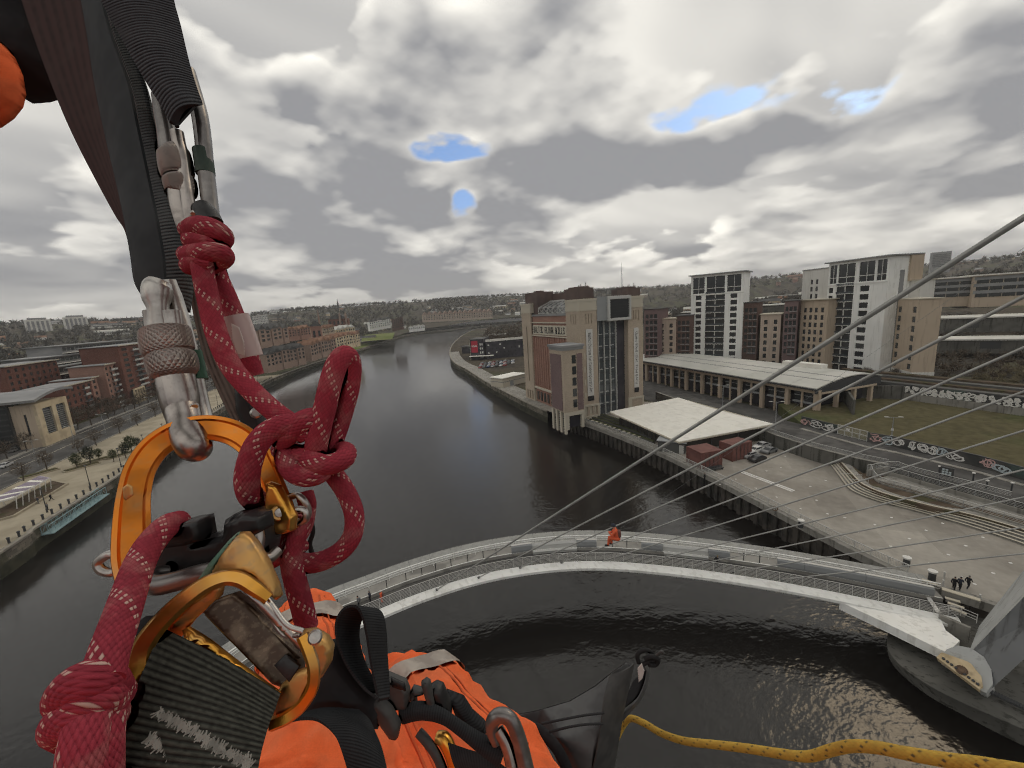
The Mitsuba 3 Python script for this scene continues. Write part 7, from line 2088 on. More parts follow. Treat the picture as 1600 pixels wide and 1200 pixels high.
rope(rk, 'top_wrap', [(-0.1068,0.1795,43.9475),(-0.0996,0.1765,43.9534),(-0.0942,0.1772,43.957),(-0.0915,0.1812,43.9569),(-0.092,0.1877,43.9533)], R1 * 1.05)
rope(rk, 'inner_turn', [(-0.1116,0.1867,43.9422),(-0.1052,0.1823,43.9408),(-0.0995,0.1802,43.94),(-0.0957,0.1822,43.9402),(-0.095,0.1874,43.9408)], R1 * 1.1)
rope(rk, 'tail_loop', [(-0.0947,0.191,43.9323),(-0.0901,0.1898,43.9258),(-0.0846,0.1873,43.9179),(-0.0808,0.1845,43.9082),(-0.0813,0.1818,43.899),(-0.0857,0.1796,43.8925),(-0.0929,0.1779,43.8887),(-0.1005,0.1767,43.8874),(-0.1071,0.1768,43.8884),(-0.113,0.1793,43.8906)], R1 * 0.98)
rope(rk, 'hanging_strand', [(-0.1033,0.1808,43.9098),(-0.1051,0.1776,43.9038),(-0.1074,0.1746,43.8985),(-0.1074,0.1722,43.8909),(-0.1056,0.1697,43.8827),(-0.1038,0.1681,43.8738),(-0.1027,0.1677,43.8605)], R1 * 1.02)
rope(rk, 'side_coil', [(-0.1071,0.1906,43.9082),(-0.1057,0.1838,43.9043),(-0.1069,0.1791,43.901),(-0.1126,0.1786,43.8978),(-0.1207,0.1819,43.8936),(-0.1268,0.1877,43.8924)], R1)
rope(rk, 'side_coil', [(-0.1086,0.1839,43.8935),(-0.1099,0.1778,43.8934),(-0.1142,0.1767,43.8931),(-0.1217,0.18,43.8887)], R1 * 0.95)
rope(rk, 'inner_coil', [(-0.1083,0.194,43.9156),(-0.1064,0.1909,43.9095),(-0.1095,0.1895,43.9021)], R1 * 0.9)

# left rope with its knot at the bottom left
r3 = thing('red_rope', 'red flecked rope over the left limb of the gold ring, knotted at lower left', 'rope')
rope(r3, 'strand', [(-0.1446,0.1604,43.9208),(-0.1413,0.1518,43.9237),(-0.1393,0.1447,43.9238),(-0.1372,0.1373,43.9224),(-0.1333,0.1289,43.9207),(-0.1284,0.1205,43.9192),(-0.1225,0.1111,43.9179),(-0.1174,0.1027,43.9165),(-0.1139,0.0962,43.9145),(-0.1115,0.0916,43.9115)], R1)
rope(r3, 'knot_coil', [(-0.1206,0.1013,43.8976),(-0.1146,0.095,43.9078),(-0.1127,0.0909,43.9131),(-0.1174,0.0907,43.9121),(-0.1245,0.0936,43.9056),(-0.1278,0.0973,43.8983)], R1 * 1.02)
rope(r3, 'knot_coil', [(-0.1222,0.1001,43.8911),(-0.1155,0.0927,43.9009),(-0.1138,0.0886,43.906),(-0.1195,0.0892,43.9041),(-0.1263,0.0922,43.8983),(-0.1294,0.0961,43.8913)], R1 * 0.98)
rope(r3, 'knot_coil', [(-0.1164,0.0956,43.9002),(-0.1124,0.0909,43.9076),(-0.1149,0.0901,43.909),(-0.1236,0.0942,43.9032)], R1)
rope(r3, 'lower_strand', [(-0.1135,0.0883,43.9047),(-0.1115,0.085,43.9029),(-0.1103,0.0823,43.8995),(-0.1097,0.08,43.8922)], R1)
rope(r3, 'lower_strand', [(-0.1142,0.0917,43.9008),(-0.1128,0.0888,43.8961),(-0.1118,0.0848,43.8853)], R1)

# --- gold ring
IB = [(-1.0, 0.55), (-0.72, 0.62), (-0.55, 0.34), (0.55, 0.34), (0.72, 0.62), (1.0, 0.55), (1.05, 0.0), (1.0, -0.55), (-1.0, -0.55), (-1.05, 0.0)]
gr_ = thing('gold_ring', 'large worn orange gold aluminium ring with a groove, hanging from the lower karabiner', 'harness ring')
gpts = [(-0.1602,0.1526,43.9006),(-0.164,0.1572,43.9087),(-0.167,0.1632,43.9195),(-0.1701,0.1701,43.9297),(-0.1718,0.178,43.9395),(-0.1694,0.1855,43.9472),(-0.1623,0.1915,43.9518),(-0.1514,0.1947,43.9527),(-0.1391,0.195,43.9491),(-0.1294,0.1927,43.942),(-0.1222,0.188,43.9327),(-0.1162,0.1823,43.9237),(-0.1123,0.1777,43.9153),(-0.1106,0.174,43.9063)]
gw_ = A([0.0058, 0.0062, 0.0060, 0.0056, 0.0056, 0.0058, 0.0058, 0.0058, 0.0058, 0.0056, 0.0052, 0.0052, 0.0060, 0.0070])
p_ = spline(gpts, 9)
rr_ = spline(gw_[:, None], 9)[:, 0]
tow_cam = nrm(A([0, 0, 44]) - p_)
m_, _ = tube(p_, rr_, prof=IB, up=tow_cam)
add(gr_, 'frame', m_, 'gold_orange', 28)
plate(gr_, 'right_cheek', [(-0.1119,0.1735,43.9312),(-0.1069,0.1722,43.9296),(-0.1027,0.1699,43.923),(-0.0989,0.1677,43.9165),(-0.0999,0.1666,43.9104),(-0.1043,0.1664,43.909),(-0.111,0.1675,43.9095),(-0.1125,0.1701,43.9181)], 0.003, 0.0011, 'gold', step=0.0014)
_c = A((-0.1059,0.1676,43.9186))
_nv = nrm(A([0, 0, 44]) - _c)
rv_ = add(gr_, 'rivet', lathe([(0, 0.0016), (0.0030, 0.0016), (0.0036, 0.0008), (0.0036, -0.002), (0, -0.002)], 24, _c, _nv), 'gold_worn', 30)
add(rv_, 'screw_head', lathe([(0, 0.0023), (0.0018, 0.0021), (0.0022, 0.0014), (0, 0.0014)], 16, _c, _nv), 'steel_pale', 30)
plate(gr_, 'worn_patch', [(-0.1716,0.1675,43.9349),(-0.1695,0.1681,43.9363),(-0.1676,0.1681,43.935),(-0.1671,0.1669,43.9314),(-0.1686,0.1665,43.9305),(-0.1702,0.1663,43.9295),(-0.1718,0.1666,43.9312)], 0.0003, 0.0008, 'gold_worn', step=0.0012)
ey = thing('steel_eye', 'small steel tab with a round eye at the left side of the gold ring', 'steel eye')
rod(ey, 'eye', [(-0.1739,0.1543,43.9096),(-0.1701,0.1546,43.9114),(-0.1674,0.1554,43.9101),(-0.1676,0.1556,43.9058),(-0.1705,0.1542,43.9035),(-0.1737,0.1534,43.9049),(-0.1754,0.1539,43.9076)], 0.0018, 'steel_pale', 12, closed=True)
rod(ey, 'shank', [(-0.1691,0.1559,43.9075),(-0.1687,0.1596,43.9051)], 0.0036, 'steel', 12)
sk_ = thing('steel_shackle', 'bright steel shackle eye at the right foot of the gold ring', 'shackle')
rod(sk_, 'bow', [(-0.1072,0.1786,43.9203),(-0.1024,0.1769,43.9221),(-0.0986,0.1754,43.9194),(-0.0976,0.1755,43.9142),(-0.1002,0.1757,43.9098),(-0.105,0.1764,43.9084)], 0.0015, 'steel_pale', 10)
rod(sk_, 'eye', [(-0.1001,0.172,43.9175),(-0.0972,0.1718,43.9167),(-0.0968,0.1713,43.9138),(-0.0998,0.1719,43.9112),(-0.1024,0.1721,43.9125),(-0.1019,0.1717,43.9159)], 0.0015, 'steel_pale', 10, closed=True)
rod(sk_, 'cord', [(-0.1082,0.1808,43.9212),(-0.1028,0.1805,43.9197),(-0.1,0.1815,43.9138)], 0.0007, 'cord_black', 6)
bk_ = thing('frayed_cord', 'frayed black cord hanging behind the side coils of the rope knot', 'cord')
rod(bk_, 'cord', [(-0.1085,0.1956,43.9022),(-0.1074,0.1942,43.8943),(-0.1094,0.193,43.8879),(-0.1083,0.1917,43.8807),(-0.1102,0.1909,43.8762)], 0.0012, 'cord_black', 8)

# --- black housing and bracket under the ring
hs_ = thing('black_housing', 'black moulded plastic housing inside the gold ring', 'housing')
plate(hs_, 'body', [(-0.1573,0.1651,43.913),(-0.1526,0.1658,43.9171),(-0.1434,0.1662,43.9192),(-0.1367,0.1663,43.9199),(-0.1358,0.1648,43.9116),(-0.1313,0.165,43.9124),(-0.1253,0.1653,43.9142),(-0.1243,0.1664,43.9202),(-0.1175,0.1667,43.922),(-0.1086,0.1665,43.9209),(-0.1071,0.1643,43.9087),(-0.1101,0.1623,43.8978),(-0.1226,0.1616,43.8942),(-0.1367,0.1615,43.8934),(-0.1506,0.1618,43.8949),(-0.1581,0.1629,43.9009)], 0.010, 0.0022, 'plastic_black')
plate(hs_, 'left_lug', [(-0.1463,0.1583,43.9203),(-0.137,0.1587,43.9226),(-0.1311,0.1588,43.923),(-0.1304,0.1577,43.9172),(-0.1317,0.1571,43.9141),(-0.1376,0.1569,43.9129),(-0.1457,0.1568,43.9124)], 0.006, 0.0014, 'plastic_black', step=0.0015)
plate(hs_, 'right_lug', [(-0.1183,0.1587,43.9227),(-0.1122,0.159,43.9245),(-0.1048,0.1588,43.9235),(-0.1041,0.1578,43.9176),(-0.1108,0.1572,43.9144),(-0.1183,0.1572,43.9143)], 0.006, 0.0014, 'plastic_black', step=0.0015)
br_ = thing('grey_bracket', 'grey rounded metal bracket below the black housing', 'bracket')
rod(br_, 'bar', [(-0.1202,0.1456,43.9065),(-0.1271,0.1445,43.9061),(-0.1351,0.1432,43.9048),(-0.1415,0.1422,43.9044),(-0.1453,0.1434,43.9055),(-0.1463,0.1466,43.9066),(-0.1442,0.1504,43.9049)], A([0.0038, 0.0038, 0.0038, 0.0038, 0.0034, 0.0026, 0.0022]), 'steel_dark', 16)
rod(br_, 'clip', [(-0.1122,0.1602,43.9198),(-0.1098,0.157,43.9132),(-0.1094,0.1539,43.9076),(-0.1061,0.1554,43.9046),(-0.1045,0.1596,43.9053)], 0.0024, 'steel', 12)

# --- gold ascender with its webbing
ac_ = thing('gold_ascender', 'worn gold rope clamp with a dusty brown cam and curved guard, lower left', 'rope clamp')
plate(ac_, 'upper_plate', [(-0.1171,0.1361,43.9103),(-0.1124,0.1394,43.9172),(-0.1062,0.1436,43.9237),(-0.104,0.1445,43.923),(-0.1002,0.1429,43.9195),(-0.0955,0.1397,43.9132),(-0.0915,0.1363,43.9057),(-0.0902,0.1346,43.9021),(-0.0916,0.1334,43.901),(-0.0968,0.1333,43.9062),(-0.1023,0.1333,43.9118),(-0.1094,0.1345,43.9125)], 0.0035, 0.0013, 'gold_worn', bend=-0.004)
plate(ac_, 'green_edge', [(-0.1226,0.138,43.9067),(-0.1183,0.1412,43.9132),(-0.1118,0.145,43.92),(-0.1088,0.1464,43.9222),(-0.1072,0.1453,43.9217),(-0.1131,0.1421,43.9155),(-0.1175,0.139,43.9093),(-0.1198,0.1374,43.9064)], 0.002, 0.0015, 'anodised_green')
gd_ = [(-0.1236,0.1122,43.8906),(-0.1249,0.1132,43.896),(-0.1243,0.1151,43.9007),(-0.1211,0.1169,43.9055),(-0.1171,0.1197,43.9095),(-0.1121,0.1224,43.9132),(-0.1074,0.1249,43.9155),(-0.1027,0.127,43.9159),(-0.0982,0.1277,43.9143),(-0.0935,0.1271,43.9111),(-0.0895,0.1273,43.9067)]
p_ = spline(gd_, 8)
m_, _ = tube(p_, spline(A([0.0026, 0.0030, 0.0030, 0.0029, 0.0028, 0.0027, 0.0026, 0.0025, 0.0024, 0.0023, 0.0018])[:, None], 8)[:, 0], prof=[(-0.9, -0.9), (0.6, -1.2), (1.1, -0.5), (1.1, 0.5), (0.6, 1.0), (-0.7, 1.0), (-1.0, 0.4)], up=nrm(A([0, 0, 44]) - p_))
add(ac_, 'curved_guard', m_, 'gold', 40)
plate(ac_, 'guard_wall', [(-0.1295,0.1182,43.8843),(-0.1274,0.1212,43.8956),(-0.1217,0.1246,43.9028),(-0.1163,0.1275,43.9075),(-0.1108,0.13,43.9102),(-0.1065,0.1311,43.9106),(-0.1084,0.1313,43.906),(-0.1168,0.1292,43.9005),(-0.1221,0.1272,43.8949),(-0.1258,0.1247,43.8923),(-0.1267,0.1205,43.8862)], 0.0015, 0.0012, 'gold_worn')
plate(ac_, 'cam', [(-0.1148,0.1303,43.9005),(-0.1114,0.1329,43.9039),(-0.1057,0.1351,43.9045),(-0.0994,0.1341,43.8994),(-0.09,0.1315,43.8903),(-0.0811,0.1279,43.8822),(-0.0807,0.1253,43.8789),(-0.085,0.1225,43.8747),(-0.0898,0.1229,43.8768),(-0.0969,0.1243,43.8843),(-0.1069,0.127,43.8939)], 0.005, 0.0012, 'cam_brown', step=0.0014)
plate(ac_, 'cam_edge', [(-0.0997,0.129,43.9102),(-0.0979,0.1291,43.911),(-0.0903,0.1278,43.9038),(-0.0836,0.1263,43.8954),(-0.0785,0.1253,43.8902),(-0.0779,0.1246,43.8862),(-0.0801,0.1247,43.8868),(-0.0863,0.1262,43.8947),(-0.0939,0.1277,43.9032)], 0.0015, 0.001, 'steel')
plate(ac_, 'cam_slot', [(-0.0858,0.1183,43.8879),(-0.0829,0.1207,43.8898),(-0.0776,0.1195,43.8861),(-0.0807,0.1168,43.8825)], 0.0010, 0.001, 'plastic_black')
plate(ac_, 'gold_lip', [(-0.118,0.123,43.8998),(-0.1161,0.1241,43.9002),(-0.1089,0.1232,43.895),(-0.0994,0.1209,43.8883),(-0.0892,0.1186,43.8812),(-0.0841,0.1171,43.8784),(-0.0857,0.1159,43.8778),(-0.094,0.1168,43.8825),(-0.1058,0.1191,43.8896),(-0.1157,0.1212,43.8953)], 0.0030, 0.0018, 'gold')
rod(ac_, 'lever', [(-0.0963,0.1317,43.9084),(-0.09,0.1287,43.9031),(-0.0838,0.1256,43.8971),(-0.0782,0.1251,43.8945)], 0.0009, 'steel_pale', 8)
rod(ac_, 'lever', [(-0.0989,0.1324,43.9065),(-0.0918,0.129,43.8989),(-0.0856,0.1258,43.8929),(-0.0792,0.1249,43.8933)], 0.0008, 'steel', 8)
plate(ac_, 'hinge_cheek', [(-0.0786,0.123,43.8939),(-0.0772,0.1243,43.8957),(-0.0737,0.1252,43.8951),(-0.0699,0.1256,43.8915),(-0.0681,0.125,43.8882),(-0.0686,0.1232,43.8842),(-0.0715,0.1215,43.8805),(-0.0742,0.1204,43.8798),(-0.0738,0.1205,43.8858),(-0.0757,0.1213,43.8902)], 0.004, 0.0014, 'gold_worn', step=0.0014)
_c = A((-0.072,0.1207,43.8955))
add(ac_, 'rivet', lathe([(0, 0.0012), (0.0018, 0.0010), (0.0024, 0.0), (0.0024, -0.002), (0, -0.002)], 16, _c, nrm(A([0, 0, 44]) - _c)), 'steel_pale', 30)
fl_ = [(-0.0761,0.1214,43.8962),(-0.0737,0.1195,43.8918),(-0.0719,0.1176,43.8866),(-0.0722,0.1156,43.8812),(-0.0754,0.1137,43.8765),(-0.0801,0.1121,43.8736),(-0.085,0.1109,43.8725)]
p_ = spline(fl_, 8)
m_, _ = tube(p_, 0.0021, prof=[(-0.5, -1), (0.7, -1), (1.1, 0), (0.7, 1.0), (-0.5, 1.0), (-0.8, 0)], up=nrm(A([0, 0, 44]) - p_))
add(ac_, 'lower_flange', m_, 'gold', 40)
plate(ac_, 'flange_wall', [(-0.0851,0.1193,43.8796),(-0.0803,0.1219,43.8823),(-0.0752,0.1212,43.8842),(-0.0742,0.1194,43.8798),(-0.0776,0.1172,43.8736),(-0.0833,0.1156,43.8703),(-0.0875,0.1144,43.8694),(-0.0878,0.1164,43.8748)], 0.0015, 0.0015, 'gold_worn')
wb_ = thing('stitched_webbing', 'wide grey ribbed webbing with two worn white stitch lines below the gold rope clamp', 'webbing')
Wl = [(-0.1218,0.1213,43.9016),(-0.1212,0.1168,43.8989),(-0.1203,0.1098,43.8943),(-0.1195,0.1028,43.8891),(-0.1196,0.0967,43.8839),(-0.1194,0.0894,43.877)]
Wr = [(-0.0831,0.1144,43.8803),(-0.0832,0.111,43.8786),(-0.083,0.1067,43.8774),(-0.0823,0.1023,43.8756),(-0.0816,0.0977,43.8724),(-0.0801,0.0896,43.867)]
ribbon(wb_, 'strap', Wl, Wr, 'webbing', th=0.0022, across=14, bulge=0.003)
_rs = np.random.default_rng(21)
for a, b in (((-0.1101,0.1015,43.8907), (-0.0816,0.0959,43.8767)), ((-0.1102,0.0973,43.8869), (-0.0894,0.0934,43.8767))):
    a, b = A(a), A(b)
    nv = nrm(A([0, 0, 44]) - a)
    d = nrm(b - a)
    sd = nrm(np.cross(d, nv))
    ms_ = []
    for t in np.linspace(0, 1, 190):
        c = a + (b - a) * t + sd * _rs.normal() * 0.00035 + nv * 0.0006
        h = sd * _rs.uniform(0.0004, 0.0014) + d * _rs.normal() * 0.0006
        ms_.append(bar(c - h, c + h, 0.00035, 0.0003, nv))
    add(wb_, 'stitching', cat(ms_), 'thread_white')
bh_ = thing('black_backing', 'black padded flap behind the gold rope clamp and the left rope', 'flap')
plate(bh_, 'flap', [(-0.148,0.133,43.893),(-0.1425,0.1356,43.8965),(-0.1347,0.1365,43.8957),(-0.1343,0.1317,43.8863),(-0.1366,0.1241,43.8779),(-0.1373,0.1167,43.8706),(-0.1361,0.1071,43.8624),(-0.1369,0.102,43.8572),(-0.1413,0.1021,43.8575),(-0.1424,0.1099,43.8667),(-0.144,0.12,43.8777)], 0.004, 0.006, 'pad_dark')

# --- right thigh gear: loop of strap, buckles, karabiner, gold clip
lp = thing('strap_loop', 'standing loop of black webbing in front of the knees', 'strap')
lc_ = spline([(-0.0885,0.1993,43.7828),(-0.098,0.2016,43.7898),(-0.1073,0.2049,43.8027),(-0.1124,0.2085,43.8169),(-0.1125,0.2114,43.8272),(-0.1079,0.2136,43.8336),(-0.1015,0.2148,43.8343),(-0.0968,0.2129,43.8299),(-0.0942,0.2099,43.8186),(-0.0925,0.2063,43.8046),(-0.0901,0.2027,43.7906),(-0.0882,0.2001,43.7818)], 7)
_w = A((-0.0918,0.2321,43.8126)) - A((-0.0968,0.2131,43.8307))
wv_ = _w * np.clip(0.45 + 0.6 * np.sin(np.linspace(0.0, PI, len(lc_))), 0.3, 1)[:, None]
mm_, uvv = slab(np.stack([lc_, lc_ + wv_ * 0.5, lc_ + wv_], 1), 0.0014)
add(lp, 'loop', mm_, 'strap_black', True, uvv)
st_ = thing('leg_strap', 'black webbing leg strap across the left thigh', 'strap')
ribbon(st_, 'strap', [(-0.1424,0.1932,43.7774),(-0.1291,0.1902,43.7834),(-0.1164,0.1865,43.7852),(-0.1038,0.1795,43.7804),(-0.0949,0.1709,43.7665)], [(-0.1011,0.1992,43.7768),(-0.0925,0.1928,43.775),(-0.0879,0.1878,43.7703),(-0.0829,0.1807,43.7646),(-0.0772,0.1705,43.7533)], 'strap_black', across=8, bulge=0.004)
hp = thing('hip_belt', 'black padded hip belt behind the gold rope clamp', 'belt')
plate(hp, 'pad', [(-0.1289,0.2185,43.8045),(-0.1201,0.2188,43.8062),(-0.1112,0.2161,43.7917),(-0.0985,0.2132,43.7754),(-0.093,0.211,43.7634),(-0.0961,0.2089,43.752),(-0.1154,0.21,43.7579),(-0.1308,0.2109,43.7627),(-0.1425,0.2111,43.7643),(-0.139,0.2143,43.7819),(-0.1328,0.2164,43.7931)], 0.010, 0.010, 'pad_dark')
bu = thing('strap_buckle', 'black plastic ladder buckle on the right leg strap', 'buckle')
plate(bu, 'frame', [(-0.0978,0.2247,43.7716),(-0.0918,0.2253,43.7753),(-0.0806,0.2243,43.7697),(-0.0785,0.2233,43.7639),(-0.0791,0.2216,43.755),(-0.0907,0.2215,43.7541),(-0.0969,0.2226,43.7602)], 0.006, 0.0015, 'plastic_grey')
plate(bu, 'ridge', [(-0.0875,0.218,43.7797),(-0.079,0.2172,43.7752),(-0.0785,0.2163,43.7704),(-0.0871,0.217,43.7741)], 0.002, 0.002, 'plastic_black')
bu2 = thing('adjuster_buckle', 'black two bar adjuster buckle right of the ladder buckle', 'buckle')
plate(bu2, 'bar', [(-0.0798,0.2264,43.7586),(-0.077,0.2271,43.7626),(-0.0704,0.2267,43.7605),(-0.0698,0.2262,43.758),(-0.0757,0.226,43.7567),(-0.0753,0.225,43.7509),(-0.0786,0.225,43.7511)], 0.004, 0.002, 'plastic_grey')
plate(bu2, 'post', [(-0.0702,0.2223,43.77),(-0.0668,0.2227,43.7722),(-0.0645,0.2224,43.7705),(-0.0622,0.2195,43.7542),(-0.0664,0.2194,43.7536)], 0.004, 0.002, 'plastic_grey')
plate(bu2, 'block', [(-0.0662,0.227,43.7619),(-0.0618,0.2274,43.7641),(-0.0578,0.227,43.7622),(-0.0535,0.225,43.7512),(-0.0531,0.2236,43.7437),(-0.0597,0.2239,43.745),(-0.0635,0.2251,43.7518)], 0.006, 0.003, 'plastic_black')
plate(bu2, 'end_block', [(-0.0568,0.2313,43.7524),(-0.046,0.2304,43.7475),(-0.0406,0.2287,43.7379),(-0.0333,0.2274,43.7307),(-0.0303,0.2263,43.7246),(-0.0397,0.2264,43.7252),(-0.0518,0.2285,43.7369)], 0.006, 0.004, 'strap_black')
rt_ = thing('rubber_tab', 'grey rubber end tab hanging from the ladder buckle', 'tab')
plate(rt_, 'tab', [(-0.0996,0.2139,43.7682),(-0.0947,0.2144,43.771),(-0.0873,0.2129,43.7627),(-0.0824,0.211,43.7522),(-0.0845,0.2096,43.7445),(-0.0892,0.2098,43.7456),(-0.0971,0.212,43.7578)], 0.005, 0.003, 'plastic_grey')
ls = thing('leg_strap', 'black webbing strap sagging from the buckle to the steel karabiner at lower right', 'strap')
ribbon(ls, 'strap', [(-0.0849,0.2216,43.7545),(-0.0702,0.22,43.7571),(-0.0579,0.2173,43.7534),(-0.0459,0.214,43.7467),(-0.0333,0.2109,43.7408),(-0.0175,0.2082,43.7372)], [(-0.0826,0.2163,43.7478),(-0.0698,0.2149,43.7514),(-0.0574,0.2126,43.7502),(-0.0472,0.2096,43.7445),(-0.0349,0.2059,43.7357),(-0.0228,0.2025,43.7278)], 'strap_black', across=6, bulge=0.003)
ribbon(ls, 'lower_strap', [(-0.0547,0.212,43.7353),(-0.0426,0.2094,43.7327),(-0.0306,0.2069,43.7302),(-0.0191,0.2038,43.7239)], [(-0.0472,0.205,43.7195),(-0.0372,0.2029,43.7192),(-0.0293,0.2007,43.7183),(-0.0197,0.198,43.7146)], 'strap_black', across=4, bulge=0.002)
k3 = thing('steel_karabiner', 'dark grey steel karabiner hooked at the lower middle edge beside the bag', 'karabiner')
rod(k3, 'body', [(-0.0232,0.2033,43.7438),(-0.0257,0.205,43.7531),(-0.0229,0.2052,43.7596),(-0.0174,0.2045,43.7614),(-0.013,0.2029,43.7584),(-0.0098,0.2004,43.7501),(-0.0074,0.1966,43.7402),(-0.0047,0.1902,43.7275)], A([0.0034, 0.0040, 0.0042, 0.0042, 0.0042, 0.0044, 0.0046, 0.0048]), 'steel_dark', 16)
rod(k3, 'gate', [(-0.022,0.2047,43.7514),(-0.0177,0.2007,43.7458),(-0.0151,0.1963,43.7384),(-0.0136,0.1903,43.7281)], 0.0036, 'steel', 12)
k4 = thing('gold_clip', 'small gold karabiner end under the sagging strap', 'clip')
rod(k4, 'body', [(-0.0624,0.2176,43.7328),(-0.0579,0.2156,43.733),(-0.0537,0.2116,43.7279),(-0.0506,0.2071,43.7198),(-0.0476,0.2013,43.7102)], A([0.0036, 0.0044, 0.0042, 0.0038, 0.0036]), 'gold', 14)
rod(k4, 'black_spine', [(-0.0745,0.2183,43.7368),(-0.0684,0.2146,43.7331),(-0.0618,0.2103,43.7263),(-0.0555,0.204,43.7138)], 0.0030, 'plastic_grey', 12)

# --- tool bag and yellow rope
bg = thing('tool_bag', 'grey vinyl tool bag pulled to a point, its mouth gaping and tied with black cord', 'bag')
m_, uv_ = pillow([(-0.0331,0.469,43.4503),(0.0063,0.476,43.4496),(0.0522,0.4838,43.4533),(0.0907,0.493,43.4649),(0.1189,0.5023,43.4768),(0.1408,0.5069,43.4856),(0.1471,0.5033,43.4823),(0.1403,0.4934,43.4672),(0.1276,0.4821,43.444),(0.1158,0.4666,43.4204),(0.1047,0.453,43.3959),(0.0891,0.4349,43.3582),(0.0445,0.4236,43.3575),(0.0243,0.4449,43.4129),(0.0009,0.4596,43.4378)], 0.048, 0.070, step=0.007, back=0.004)
add(bg, 'body', m_, 'bag_vinyl', True, uv_)
ribbon(bg, 'hem', [(0.1071,0.4749,43.4996),(0.0954,0.4559,43.4903),(0.0853,0.436,43.4701),(0.0743,0.4189,43.4431),(0.059,0.404,43.4058)], [(0.1465,0.4948,43.4972),(0.1293,0.4744,43.4632),(0.118,0.4606,43.438),(0.1061,0.4439,43.4077),(0.0907,0.4261,43.371)], 'plastic_grey', across=4, bulge=0.004)
plate(bg, 'mouth', [(0.1284,0.4786,43.4415),(0.1345,0.4868,43.4533),(0.1469,0.4971,43.465),(0.1582,0.5037,43.468),(0.1688,0.5075,43.472),(0.1642,0.4994,43.4612),(0.1534,0.4891,43.4493),(0.1403,0.4822,43.445)], 0.0008, 0.002, 'ink')
ribbon(bg, 'flap', [(0.1624,0.5103,43.4872),(0.1716,0.5075,43.4719),(0.1649,0.4959,43.4584),(0.1522,0.4853,43.445),(0.1345,0.475,43.4388),(0.1219,0.4687,43.4322)], [(0.1549,0.5045,43.4891),(0.1661,0.5021,43.4756),(0.1599,0.492,43.465),(0.1477,0.4826,43.4526),(0.1316,0.4742,43.4453),(0.1199,0.4675,43.4423)], 'bag_vinyl', across=2)
rod(bg, 'seam', [(0.0094,0.4267,43.4861),(0.0371,0.4274,43.4899),(0.0638,0.433,43.4871),(0.0914,0.44,43.4807)], 0.0014, 'ink', 8)
rod(bg, 'seam', [(0.0183,0.4231,43.4773),(0.0441,0.4223,43.484),(0.0656,0.4259,43.4818),(0.088,0.4333,43.4721)], 0.0014, 'ink', 8)
rod(bg, 'dark_hem', [(-0.0187,0.4436,43.467),(0.0042,0.433,43.4702),(0.0237,0.4218,43.459),(0.0362,0.4129,43.4384),(0.0429,0.4017,43.4104)], 0.0068, 'pad_dark', 12)
cr_ = thing('bag_cord', 'knotted black drawcord on the tip of the tool bag', 'cord')
rod(cr_, 'loop', [(0.1551,0.499,43.4924),(0.154,0.501,43.5033),(0.1617,0.5022,43.51),(0.1726,0.5018,43.5075),(0.1773,0.4998,43.4964),(0.1674,0.4975,43.4951),(0.1579,0.4966,43.4903)], 0.0030, 'cord_black', 10)
rod(cr_, 'knot', [(0.1631,0.4956,43.5015),(0.1715,0.4936,43.5071),(0.1812,0.4954,43.5004),(0.1781,0.4967,43.4908),(0.1681,0.4942,43.494)], 0.0036, 'cord_black', 10)
rod(cr_, 'end', [(0.1741,0.4958,43.5026),(0.1808,0.4941,43.5101),(0.1854,0.4921,43.5158),(0.1879,0.4916,43.513)], 0.0018, 'plastic_grey', 8)
plate(cr_, 'tag', [(0.1507,0.4909,43.4924),(0.1574,0.4921,43.4991),(0.1603,0.4901,43.4882),(0.1569,0.4882,43.4778),(0.1512,0.4873,43.4728)], 0.0006, 0.0008, 'tag_white', step=0.0015)
yr = thing('yellow_rope', 'thin black flecked yellow rope leading from the tool bag along the bottom edge', 'rope')
rope(yr, 'strand', [(0.1078,0.4885,43.2786),(0.1124,0.496,43.3199),(0.1177,0.4995,43.35),(0.128,0.5005,43.3779),(0.14,0.4949,43.403),(0.1547,0.4769,43.4156),(0.1708,0.4525,43.427),(0.1887,0.4224,43.4512),(0.2109,0.3883,43.4872),(0.2279,0.356,43.5221),(0.2413,0.327,43.5524),(0.2504,0.3051,43.5774),(0.2557,0.2864,43.6085),(0.2586,0.2721,43.6306),(0.2627,0.2554,43.6505),(0.2669,0.2365,43.669),(0.272,0.2176,43.6882),(0.2752,0.2006,43.7067),(0.2817,0.1833,43.7233)], 0.0043, 'rope_yellow', 14)

# ---------------------------------------------------------------- people
import manifold3d as m3


def sphere(c, r, n=12):
    return m3.Manifold.sphere(r, n).translate([float(x) for x in c])


def flesh(bones, edge=None, it=6):
    """One continuous surface: the hull of the spheres at the two joints of every bone, joined and smoothed."""
    parts = [m3.Manifold.batch_hull([sphere(a, ra), sphere(b, rb)]) for a, ra, b, rb in bones]
    man = m3.Manifold.batch_boolean(parts, m3.OpType.Add)
    if edge:
        man = man.refine_to_length(edge)
    m = man.to_mesh()
    t = trimesh.Trimesh(np.array(m.vert_properties[:, :3], float), np.array(m.tri_verts), process=True)
    if it:
        trimesh.smoothing.filter_taubin(t, 0.5, 0.53, it)
    return np.array(t.vertices), np.array(t.faces)


